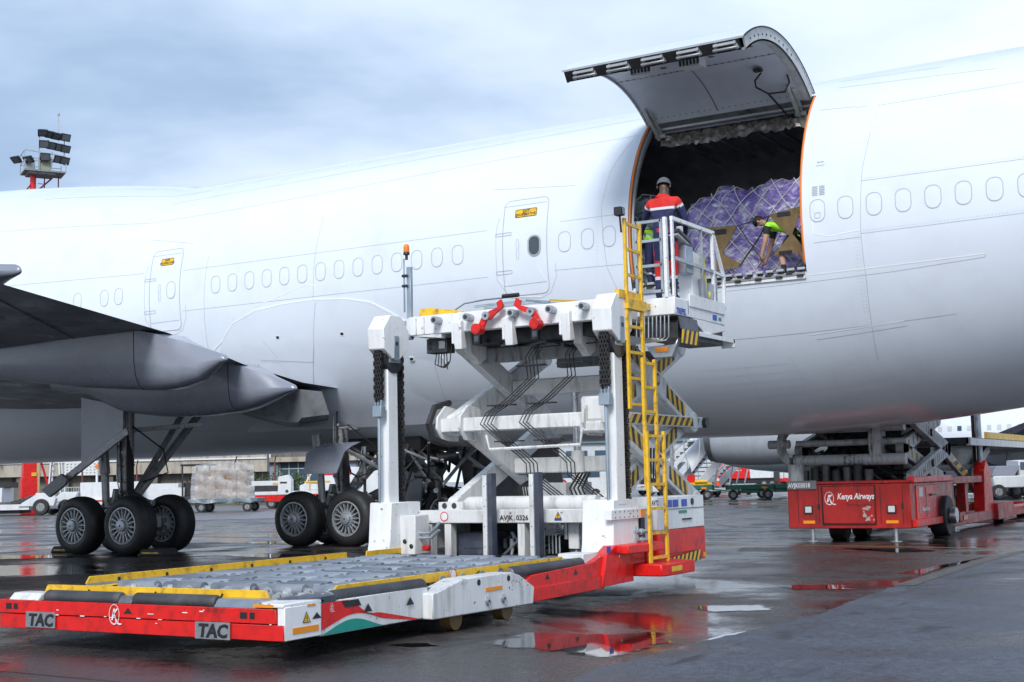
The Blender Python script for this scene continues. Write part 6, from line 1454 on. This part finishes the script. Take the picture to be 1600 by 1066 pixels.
# open tractor
t = local_thing('tow_tractor', 'dark open tow tractor with a canopy left of the wrapped cargo', 'tow tractor', far(-18.0,75), ROW)
lbox('chassis', dark_steel, t, -1.3,1.2,-.7,.7,.4,.85); lbox('bonnet', veh_white, t, -1.6,-.2,-.55,.55,.85,1.35); lbox('seat', navy_plastic, t, .1,.6,-.4,.4,.85,1.35); lbox('canopy', ink, t, -.4,1.3,-.7,.7,2.52,2.62)
for x in (-.3,.5,1.2): M().bar((x,-.6,.85),(x,-.6,2.52),.07,.07).build('canopy_post', ink, t)
wheel_pair(t, -1.0, .33, .25, -.7, .7); wheel_pair(t, .8, .38, .28, -.7, .7); b = M(); b.box(-.3,.3,-.35,.35,.85,1.6); b.cyl((.0,0,1.2),(-.25,0,1.9),.03,6); b.build('driver_controls', rubber, t)
t = local_thing('ground_heater', 'small white ground heater with a red mark behind the wing gear strut', 'ground heater', far(-20.3,78), ROW)
lbox('body', veh_white, t, -1.2,1.0,-.5,.6,.6,1.6); lbox('mark', red, t, .5,.8,-.515,-.5,1.15,1.35,0); lbox('chassis', dark_steel, t, -1.2,1.1,-.5,.6,.3,.6); wheel_pair(t, -.7,.28,.2,-.5,.6); wheel_pair(t,.7,.28,.2,-.5,.6)
# wrapped pallet on dolly
dl = local_thing('cargo_dolly', 'blue grey cargo dolly carrying plastic wrapped cartons behind the wing gear', 'cargo dolly', far(-15.5,73), ROW)
lbox('frame', mat('dolly_blue_grey', (.12,.18,.22), .5), dl, -1.9,1.8,-1.1,1.1,.52,.72); wheel_pair(dl, -1.2,.26,.2,-1,1); wheel_pair(dl, 1.25,.26,.2,-1,1); lbox('tow_bar', dark_steel, dl, 1.8,3.0,-.05,.05,.45,.52)
cart = local_thing('wrapped_cargo', 'brown cartons under clear plastic wrap on the cargo dolly', 'cargo pallet', far(-15.5,73,.72), ROW)
brown = mat('carton_brown', (.30,.20,.13), .8, var=.25, vs=2); film = wrap_mat('milky_film', (.60,.61,.63), (.74,.76,.79), (.9,.92,.94), 1.1)
random.seed(17)
for ix in range(5):
    for iz in range(3): lbox('carton', brown, cart, -1.55+ix*.56, -1.02+ix*.56, -1.0+random.uniform(-.03,.03), -.1, .02+iz*.5, .50+iz*.5, .01)
b = M(); rnd = random.Random(3); nx_, nz_ = 40, 24; vs = []
for i in range(nx_+1):
    for j in range(nz_+1):
        u, v = i/nx_, j/nz_; topz = 1.95-.25*(2*u-1)**2-.0; x = -1.75+3.4*u; z = -.22+(topz+.22)*min(1, v*1.4)
        y = -1.06-.05*sin(u*23+v*9)-.04*sin(v*31+u*7)-.10*abs(sin(u*3.1*2))*(.5-v if v < .5 else 0) + max(0, v*1.4-1)*4.8
        vs.append((x*(1-.10*max(0, v-.35)), y, z+.03*sin(u*19)))
b.add(vs, [(i*(nz_+1)+j, i*(nz_+1)+j+1, (i+1)*(nz_+1)+j+1, (i+1)*(nz_+1)+j) for i in range(nx_) for j in range(nz_)])
fm = bpy.data.materials['milky_film'].node_tree.nodes['Principled BSDF']; fm.inputs['Alpha'].default_value = .36
b.build('plastic_wrap', film, cart, sharp=50)
# white and red loader on the left
t = local_thing('pallet_transporter', 'white pallet transporter with a red skirt behind the body gear', 'ground vehicle', far(-13.2,80), ROW)
lbox('skirt', red, t, -2.0,2.9,-1.1,1.1,.42,.80); lbox('chassis', veh_white, t, -2.0,2.9,-1.08,1.08,.80,1.0); lbox('deck', dark_steel, t, -2.0,-.5,-1.0,1.0,1.0,1.32); lbox('rail', veh_white, t, -2.3,-.5,-1.05,-.9,1.34,1.62); cy('bumper_roll', rubber, (-3.0,-1.0,1.5), (-2.2,-1.0,1.5), .13, 12, t)
b = M(); b.prism([(-.65,.8),(.15,.8),(.15,1.65),(-.05,1.95),(-.6,1.85)], 'y', -1.15,-.3); cbx = b.build('control_cabinet', veh_white, t, bevel=.02); lbox('sign', ink, cbx, -.5,-.1,-1.16,-1.15,1.45,1.55,0); cy('tie_point', dark_steel, (-.1,-1.17,1.0), (-.1,-1.15,1.0), .09, 12, cbx)
lbox('rear_deck', veh_white, t, .9,3.6,-1.0,1.0,1.05,1.40); lbox('yellow_rail', yellow, t, .9,2.4,-1.05,-.98,1.45,1.56); lbox('yellow_rail', yellow, t, -.95,-.62,-1.08,-1.0,1.4,1.52); M().bar((1.2,-1.05,1.0),(1.2,-1.05,2.25),.06,.06).build('yellow_post', yellow, t)
wheel_pair(t, -1.05,.30,.3,-.9,.9); wheel_pair(t, 2.2,.30,.3,-.9,.9)
t = local_thing('delivery_van', 'white van with a red sign on its side beyond the white transporter', 'van', far(-12.2,90), ROW)
b = M(); b.prism([(-2.0,.5),(3.2,.5),(3.2,2.4),(-.3,2.5),(-1.1,2.4),(-1.7,1.4),(-2.0,1.3)], 'y', -.9,.9); vb = b.build('body', veh_white, t, bevel=.04); b = M(); b.prism([(-1.55,1.45),(-.75,1.4),(-.75,2.15),(-1.1,2.2)], 'y', -.915,-.9); b.build('window', veh_glass, vb); lbox('sign', red, vb, -.4,1.4,-.93,-.9,1.95,2.30,0); lbox('roof_box', veh_white, vb, -.8,1.0,-.5,.5,2.5,3.0)
wheel_pair(t,-1.2,.33,.22,-.85,.85); wheel_pair(t,2.2,.33,.22,-.85,.85)
# van behind the scissors
t = local_thing('minivan', 'white passenger minivan seen through the scissors of the near loader', 'van', far(3.9,92), ROW)
b = M(); b.prism([(-2.4,.4),(2.3,.4),(2.3,1.2),(2.1,2.2),(-1.6,2.25),(-2.3,1.4)], 'y', -.9,.9); vb = b.build('body', veh_white, t, bevel=.06)
for a, c in ((-1.9,-.9),(-.75,.45),(.6,1.8)): b = M(); b.prism([(a,1.4),(c,1.4),(c,2.05),(a+.35 if a < -1 else a,2.05)], 'y', -.915,-.9); b.build('window', veh_glass, vb)
b = M(); b.lathe([(0,-.01),(.42,-.01)], (-.8,-.905,.95), 'y', 24, 0); b.lathe([(.2,-.015),(.28,-.015)], (-.8,-.905,.95), 'y', 24, 1); b.build('round_badge', [red, veh_white], vb); lbox('green_panel', teal, vb, -1.5,-.5,-.913,-.9,.45,.65,0)
wheel_pair(t,-1.6,.33,.22,-.85,.85); wheel_pair(t,1.5,.33,.22,-.85,.85)
# airstairs
def airstair(s, d, lb, canopy, rz=ROW, sc=1.):
    t = local_thing('airstairs', lb, 'airstairs', far(s,d), rz); L_, H_ = 3.7, 3.5
    if canopy:
        b = M(); secs = []
        for k in range(9):
            f = -.02+1.1*k/8; secs.append([Vector((L_*f-.3, .78*cos(a), 1.65+H_*f+.72*sin(a))) for a in [pi*j/12 for j in range(13)]] + [Vector((L_*f-.3, .74*cos(a), 1.65+H_*f+.68*sin(a))) for a in [pi*(12-j)/12 for j in range(13)]])
        b.loft(secs); b.build('canopy', veh_white, t)
    for y in (-.95, .9):
        b = M(); b.prism([(-.3,.55),(.3,.55),(L_+.6,H_+.55),(L_+.6,H_+1.15),(-.0,1.1),(-.3,.9)], 'y', y, y+.05); sp_ = b.build('side_panel', veh_white, t, bevel=.01)
        b = M(); b.bar((-.2,y,1.6),(L_+.4,y,H_+1.75),.05,.05)
        for k in range(6): b.bar((k*.75,y,.9+k*.70),(k*.75,y,1.7+k*.70),.03,.03)
        b.build('handrail', galv, t)
    for k in range(13): M().box(k*.29,k*.29+.3,-.88,.9,.5+k*.27,.56+k*.27).build('step', dark_steel, t)
    b = M(); b.box(-.8,3.8,-.85,.85,.35,.55); b.bar((2.8,-.7,.5),(3.6,-.7,3.2),.1,.1); b.bar((2.8,.7,.5),(3.6,.7,3.2),.1,.1); b.box(3.2,4.6,-.9,.9,3.7,3.85); b.build('chassis', veh_white, t, bevel=.02)
    wheel_pair(t,-.3,.32,.2,-.85,.85); wheel_pair(t,3.2,.32,.2,-.85,.85)
    t.scale = (sc,)*3; return t
airstair(11.0, 86, 'white covered airstairs beside the grey engine', True, ROW+.6)
airstair(10.0, 100, 'white open airstairs behind the covered airstairs', False, ROW+.25, 1.05)
airstair(13.4, 93, 'white open airstairs partly hidden by the grey engine', False, ROW+.35, .8)
lbx = local_thing('stair_truck', 'white stair truck cab next to the yellow ladder', 'service truck', far(8.3,84), ROW)
lbox('cab', veh_white, lbx, .1,1.7,-.8,.8,.4,2.0, .05); lbox('window', veh_glass, lbx, -.02,.1,-.7,.7,1.2,1.85); lbox('grille', ink, lbx, -.55,.1,-.7,.7,.9,2.1); wheel_pair(lbx,.9,.35,.25,-.8,.8)
# green dollies
d0 = local_thing('baggage_dolly', 'x', 'baggage dolly', far(12.4,76), ROW, 'green dollies below the grey engine')
b = M(); b.box(-1.35,1.35,-.8,-.66,.55,.80); b.box(-1.35,1.35,.66,.8,.55,.80); b.box(-1.35,-1.2,-.8,.8,.55,.82); b.box(1.2,1.35,-.8,.8,.55,.82); b.box(-.5,.5,-.7,.7,.35,.55); b.build('frame', green, d0, bevel=.02)['kind'] = 'stuff'
for k in range(5): M().cyl((-1.0+k*.5,-.65,.74),(-1.0+k*.5,.65,.74),.07,8).build('roller', dark_steel, d0)
b = M(); b.bar((1.35,0,.55),(2.5,0,.42),.08,.08); b.build('tow_bar', green, d0); b = M(); b.box(.6,.9,-.815,-.8,.60,.70); b.build('reflector', orange, d0)
wheel_pair(d0,-.95,.27,.16,-.7,.7); wheel_pair(d0,.95,.27,.16,-.7,.7)
d0['label'] = 'green baggage dolly at the left, by the traffic cone'; d0.location = far(10.0,78)
copy_thing(d0, far(13.0,75), ROW-.15, 'green baggage dolly in the middle, below the tanker truck'); copy_thing(d0, far(15.1,77), ROW+.05, 'green baggage dolly at the right, next to the dull red loader')
def cone(s, d, z, lb, k):
    t = local_thing('traffic_cone', lb, 'traffic cone', far(s,d,z), ROW); b = M(); b.box(-.19,.19,-.19,.19,0,.04); b.cyl((0,0,.04),(0,0,.28),.14,14,.105); b.build('cone', cone_m, t)
    b = M(); b.cyl((0,0,.28),(0,0,.42),.105,14,.075); b.build('band', veh_white, t); b = M(); b.cyl((0,0,.42),(0,0,.72),.075,14,.02); b.build('tip', cone_m, t); t.scale = (k,)*3
cone(11.55,77,.78,'orange and white traffic cone standing on a green dolly',.95); cone(9.5,74,.12,'small orange traffic cone by the white engine box',.6)
t = local_thing('fire_extinguisher', 'red wheeled fire extinguisher beside the covered airstairs', 'fire extinguisher', far(9.35,77.5,.4), ROW)
b = M(); b.cyl((0,0,0),(0,0,.75),.16,14,.14); b.build('cylinder', red, t); b = M(); b.cyl((0,0,.75),(0,0,.9),.05,8); b.bar((0,0,.88),(.25,0,.6),.03,.03); b.build('valve', ink, t)
t = local_thing('yellow_chocks', 'pile of yellow towing gear lying on the green dolly', 'towing gear', far(10.1,78,.82), ROW)
b = M(); b.box(-.75,-.35,-.4,.4,0,.42); b.box(-.9,1.2,-.3,.3,0,.14); b.cyl((.2,-.3,.2),(.9,-.3,.2),.1,10); b.build('gear_pile', yellow, t, bevel=.02); lbox('red_bag', red, t, -.2,.25,-.2,.3,.14,.6)
# trucks in the distance
t = local_thing('tanker_truck', 'red and white tanker truck beyond the green dollies', 'truck', far(22.2,136), ROW)
b = M(); b.prism([(-1.6,.95),(1.2,.95),(1.25,1.6),(1.1,2.35),(-1.5,2.45),(-1.7,1.7)], 'y', -1.1,1.1); b.build('red_body', red, t, bevel=.05); lbox('tank', veh_white, t, 1.2,3.6,-1.1,1.1,.95,2.2,.06); lbox('cab', red, t, -2.3,-1.65,-1.0,1.0,.5,2.0,.06); lbox('chassis', ink, t, -1.6,3.9,-.9,.9,.45,.95); lbox('pump_cabinet', dark_steel, t, 3.6,4.2,-1,1,.6,2.2); lbox('lettering_panel', veh_white, t, -1.2,.4,-1.12,-1.1,1.75,1.82,0)
wheel_pair(t,-1.0,.42,.3,-.9,.9); wheel_pair(t,2.6,.42,.3,-.9,.9); wheel_pair(t,3.4,.42,.3,-.9,.9)
t = local_thing('catering_truck', 'white truck lettered CA with a red skirt behind the grey engine', 'truck', far(27.0,138), ROW)
lbox('box', veh_white, t, .2,4.0,-1.1,1.1,.9,2.6,.04); lbox('cab', veh_white, t, -.9,.2,-1.05,1.05,.5,2.4,.08); lbox('window', veh_glass, t, -.6,-.05,-1.07,-1.05,1.5,2.2,0); lbox('skirt', red, t, -1.0,1.3,-1.12,-1.05,.45,.9); lbox('chassis', ink, t, .2,4,-.9,.9,.5,.9); lbox('stripe', red, t, 1.3,4.0,-1.12,-1.1,.85,1.0,0)
q = text_mesh('CA', .62, ink, 'lettering', .002, .01, None, (0,0,0), (1,0,0), (0,0,1)); q.parent = t; q.location = (1.3,-1.11,1.6)
wheel_pair(t,-.3,.42,.3,-.9,.9); wheel_pair(t,3.0,.42,.3,-.9,.9)
# second aeroplane and its engine
p2 = local_thing('passenger_airplane', 'white airplane with red trim and dark swept wing beyond the second loader', 'airplane', far(25.2,72), 0)
def s2_(x, a, r, z=3.2, sy=1.): return Vector((x, r*cos(a)*sy, z+r*sin(a)))
b = M(); xs = [-16,-15.4,-14.4,-13,-11,-8,0,4,8,12,15]; rr = [.12,.6,1.05,1.45,1.75,1.88,1.88,1.85,1.6,1.1,.5]; zz = [2.7,2.75,2.9,3.05,3.15,3.2,3.2,3.25,3.5,3.9,4.3]
b.loft([[s2_(x, 2*pi*k/32, r, z) for k in range(32)] for x, r, z in zip(xs, rr, zz)]); b.build('fuselage', skin_m, p2)
b = M(); b.loft([[s2_(x, radians(a), 1.884) for a in (196,203)] + [s2_(x, radians(a), 1.86) for a in (203,196)] for x in (-8,-4,0,3.5)]); b.build('red_stripe', red, p2)
window_grey = mat('covered_window', (.50,.53,.57), .4)
for k in range(22):
    x = -7.6+k*.5; b = M(); b.loft([[s2_(x+dx, radians(a), r_) for a in (166,174)] + [s2_(x+dx, radians(a), 1.87) for a in (174,166)] for dx in (0,.22) for r_ in (1.888,)]); b.build('window', veh_glass if k == 13 else window_grey, p2)
b = M()
for y_sgn in (-1,): b.loft([[Vector((-1.6,-1.2,2.35)),Vector((3.6,-1.2,2.45)),Vector((3.6,-1.2,2.3)),Vector((-1.0,-1.2,1.95))], [Vector((5.6,-14.5,3.75)),Vector((7.3,-14.5,3.8)),Vector((7.3,-14.5,3.74)),Vector((5.7,-14.5,3.66))]])
w2 = b.build('wing', grey_skin, p2); b = M(); b.loft([[Vector((4.6,-14.5,3.75)),Vector((6.3,-14.5,3.8)),Vector((6.3,-14.6,3.74)),Vector((4.7,-14.6,3.66))],[Vector((6.0,-15.2,5.4)),Vector((6.7,-15.2,5.4)),Vector((6.7,-15.26,5.4)),Vector((6.0,-15.26,5.4))]]); b.build('winglet', red, w2)
for y, x in ((-4.5,4.0),(-8,5.2)):
    b = M(); b.loft([[Vector((x-2.2+q, y+w*cos(a), 2.35-(y+1.2)*.1+h*sin(a)-.15)) for a in [2*pi*k/10 for k in range(10)]] for q, w, h in ((0,.04,.04),(.6,.2,.22),(1.8,.22,.25),(3.0,.03,.03))]); b.build('flap_track_fairing', grey_skin, w2)
b = M(); b.prism([(9.5,4.8),(13,5.0),(15.6,9.5),(13.8,9.5)], 'y', -.15,.15); b.build('tail_fin', red, p2)
b = M(); b.cyl((-10,0,.5),(-10,0,1.6),.1,10); b.build('nose_gear', gear_m, p2); wheel_pair(p2,-10,.4,.22,-.25,.25)
b = M(); b.cyl((1.5,-2.6,.5),(1.5,-2.4,2.2),.14,10); b.build('main_gear', gear_m, p2); wheel_pair(p2,1.5,.5,.3,-3.0,-2.5)
p3_ = local_thing('grey_airplane', 'grey engine and lower fuselage of another airplane behind the dull red loader', 'airplane', far(14.0,70), .1)
b = M(); prof = [(.95,-.45),(1.02,-.75),(1.12,-.80),(1.22,-.70),(1.36,-.1),(1.46,1.0),(1.48,2.4),(1.40,4.0),(1.15,5.6),(.85,6.6)]
b.lathe(prof, (-3.2,0,3.32), 'x', 40); ng = b.build('engine_nacelle', mat('nacelle_grey', (.36,.39,.43), .38, var=.08), p3_)
b = M(); b.lathe([(.93,-.4),(.98,-.74),(1.10,-.815),(1.215,-.73),(1.30,-.42),(1.31,-.41)], (-3.2,0,3.32), 'x', 40); b.build('inlet_lip', mat('lip_metal', (.16,.17,.18), .35, .6), ng); b = M(); b.lathe([(.02,-.1),(.95,-.1)], (-3.2,0,3.32), 'x', 24); b.build('fan_disc', ink, ng)
for xx in (-1.8,.3): M().lathe([(1.475,xx+.0),(1.482,xx+.03)], (-3.2,0,3.325), 'x', 40).build('cowl_gap', seam_m, ng)
b = M(); b.prism([(-2.2,4.6),(2.6,4.6),(4.2,5.6),(-1,5.6)], 'y', -.2,.2); b.build('pylon', grey_skin, p3_); b = M(); b.loft([[Vector((-3,8,5.9)),Vector((7,8,5.7)),Vector((7,8,5.3)),Vector((-2.5,8,5.1))],[Vector((0,-3,6.3)),Vector((6.4,-3,6.2)),Vector((6.4,-3,6.0)),Vector((.3,-3,5.9))]]); b.build('wing', grey_skin, p3_)
b = M(); b.loft([[Vector((x, 12+2.6*cos(a)*k_, 6.7+2.6*sin(a)*k_)) for a in [2*pi*j/28 for j in range(28)]] for x, k_ in ((-14,.1),(-12.5,.6),(-9,.95),(-6,1),(16,1),(24,.5))]); b.build('fuselage', skin_m, p3_)
b = M(); b.cyl((4.5,2.5,.5),(4.5,2.6,5.6),.18,12); b.build('main_gear', gear_m, p3_); wheel_pair(p3_,4.0,.5,.35,2.0,3.0); wheel_pair(p3_,5.1,.5,.35,2.0,3.0); b = M(); b.cyl((-10,12,.5),(-10,12,4.3),.12,10); b.build('nose_gear', gear_m, p3_); wheel_pair(p3_,-10,.45,.25,11.7,12.3)
# equipment at the right edge
t = local_thing('ground_power_unit', 'pale ground power unit with small vents behind the striped scissor arms', 'power unit', far(24.4,77), ROW)
lbox('body', veh_white, t, -.7,.9,-.5,.6,.55,1.5,.04); lbox('panel', ink, t, -.45,-.05,-.515,-.5,1.12,1.28,0); 
for k in range(6): lbox('vent', ink, t, -.25+k*.18, -.13+k*.18, -.515,-.5,.72,.98,0)
wheel_pair(t,-.4,.26,.18,-.45,.5); wheel_pair(t,.6,.26,.18,-.45,.5)
t = local_thing('pushback_tractor', 'grey white tow tractor parked behind the rear of the dull red loader', 'tow tractor', far(22.4,62), ROW)
lbox('body', veh_white, t, -.8,1.0,-.9,.9,.5,1.05,.05); lbox('nose', galv, t, -1.5,-.8,-.8,.8,.35,.95,.05); b = M(); b.prism([(-.9,1.05),(.2,1.05),(.5,1.5),(-.6,1.5)], 'y', -.8,.8); b.build('bonnet', grey_skin, t, bevel=.03); lbox('cab', veh_white, t, .4,1.0,-.8,.8,1.0,1.75,.05); lbox('window', veh_glass, t, .45,.95,-.815,-.8,1.3,1.65,0); wheel_pair(t,-.6,.34,.28,-.8,.8); wheel_pair(t,.8,.34,.28,-.8,.8); lbox('bumper', ink, t, -1.6,-1.5,-.8,.8,.3,.6)
t = local_thing('fuel_truck', 'dark blue truck with silver wheel rims at the right edge', 'truck', far(26.9,72), ROW)
navy_p = mat('dark_blue_paint', (.02,.03,.07), .4); lbox('body', navy_p, t, -2.5,2.5,-1.1,1.1,.9,2.3,.08); lbox('chassis', ink, t, -2.5,2.6,-.9,.9,.5,.9); wheel_pair(t,-1.6,.5,.35,-1.0,1.0); wheel_pair(t,.9,.5,.35,-1.0,1.0)
t = local_thing('tow_bar', 'red and yellow striped tow bar lying before the grey engine gear', 'tow bar', far(16.6,83,.4), ROW)
b = M(); b.bar((-1.5,0,.3),(1.5,0,.55),.10,.10); b.build('bar', red, t); h = M(); hazard(h, (.2,-.1,.3), (1.1,0,.1), (0,0,.5), 3); h.build('striped_head', [yellow, black], t); wheel_pair(t,-.2,.25,.15,-.3,.3)

# floodlight tower
lt = local_thing('floodlight_tower', 'tall red mast carrying a grey platform of black floodlights above the airplane', 'light mast', far(-28.3,80), ROW+.5); lt.scale = (.82,)*3
PZ = 24.9
b = M(); b.cyl((-.55,0,0),(-.55,0,PZ),.26,16,.22); b.build('mast', red, lt); lbox('mast_foot', red, lt, -1.0,-.1,-.45,.45,.0,5.2); lbox('mast_foot', red, lt, -1.1,-.05,-.5,.5,.0,2.6); lbox('cable_duct', mat('tan_duct', (.55,.35,.18), .6), lt, -.08,.14,-.45,-.2,.6,5.0); lbox('sign', yellow, lt, -.45,-.1,-.53,-.5,2.7,2.95,0); M().bar((0,-.1,4.6),(.9,-.1,1.6),.14,.14).build('brace', red, lt)
b = M()
for x in (.35,1.35): b.bar((x,.6,14),(x,.6,PZ),.08,.08)
b.bar((-.55,0,PZ-1.6),(.9,.6,PZ-.1),.1,.1); b.bar((-.55,0,PZ-1.6),(-1.3,-.5,PZ-1.7),.1,.1); b.bar((-1.3,-.5,PZ-1.7),(-.6,0,PZ-.7),.09,.09); b.bar((-.55,0,PZ-1.5),(.6,.5,PZ-1.3),.1,.1)
for k in range(20): b.bar((.35,.6,PZ-.6-k*.45),(-.1,.6,PZ-.6-k*.45),.04,.04)
b.build('climbing_ladder', mat('mast_ladder_red', (.30,.05,.06), .6), lt)
b = M(); b.box(-1.3,1.6,-1,1.0,PZ,PZ+.12); b.box(-1.0,.9,-.8,.8,PZ-.15,PZ)
b.build('platform', grey_beam, lt)
b = M()
for x, y in ((-1.3,-1),(-.3,-1),(1.6,-1),(-1.3,1),(1.6,1),(.6,-1)):
    b.bar((x,y,PZ),(x,y,PZ+1.5 if x < 1.5 else PZ+1.0),.06,.06)
for z in (PZ+.75,PZ+1.5):
    b.bar((-1.3,-1,z),(1.6,-1,z-.25*(z > PZ+1)),.06,.06); b.bar((-1.3,1,z),(1.6,1,z-.25*(z > PZ+1)),.05,.05); b.bar((-1.3,-1,z),(-1.3,1,z),.05,.05)
for z in (1.0,1.9,2.75): b.bar((-.3,-1.05,PZ+z),(1.6,-.7,PZ+z-.1),.06,.06)
b.bar((-.3,-1,PZ),(-.3,-1,PZ+2.9),.07,.07); b.bar((1.5,-.75,PZ+.6),(1.5,-.75,PZ+2.7),.06,.06); b.build('platform_rail', galv, lt)
lbox('control_cabinet', mat('cabinet_green_grey', (.28,.30,.22), .6), lt, -.25,.55,-.95,-.3,PZ+.12,PZ+1.1); lbox('control_cabinet', galv, lt, -1.15,-.5,-.5,.5,PZ+.12,PZ+.9)
b = M(); b.cyl((1.2,0,PZ+2.6),(1.2,0,PZ+4.6),.04,8); b.cyl((1.2,0,PZ+4.55),(1.2,0,PZ+4.75),.08,10); b.build('lightning_rod', galv, lt)
fm_ = M(); fm_.loft([[Vector((x*w,-.18+y,z*h)) for x, z in ((-1,-1),(1,-1),(1,1),(-1,1))] for y, w, h in ((0,.36,.28),(.12,.36,.28),(.34,.22,.16))]); fm_.box(-.30,.30,-.19,-.182,-.22,.22,1)
fme = fm_.mesh('floodlight', [black, mat('lamp_glass', (.12,.13,.14), .12)])
for row, z, xs_ in ((0,PZ+2.85,(-.1,.42,.85,1.5)), (1,PZ+2.0,(.0,.48,1.08,1.5)), (2,PZ+1.05,(.1,1.0,1.45))):
    for i, x in enumerate(xs_):
        o = bpy.data.objects.new('floodlight', fme); col.objects.link(o); o.parent = lt; o.location = (x,-1.25+.18*x,z-.05*i); o.rotation_euler = (.45 if row else (.9 if i < 3 else .35), 0, .35 if i > 0 else -.2)
for x, y in ((-1.8,-.6),(-1.0,-1.0)):
    o = bpy.data.objects.new('floodlight', fme); col.objects.link(o); o.parent = lt; o.location = (x,y,PZ+.85); o.rotation_euler = (.9,0,-.9)
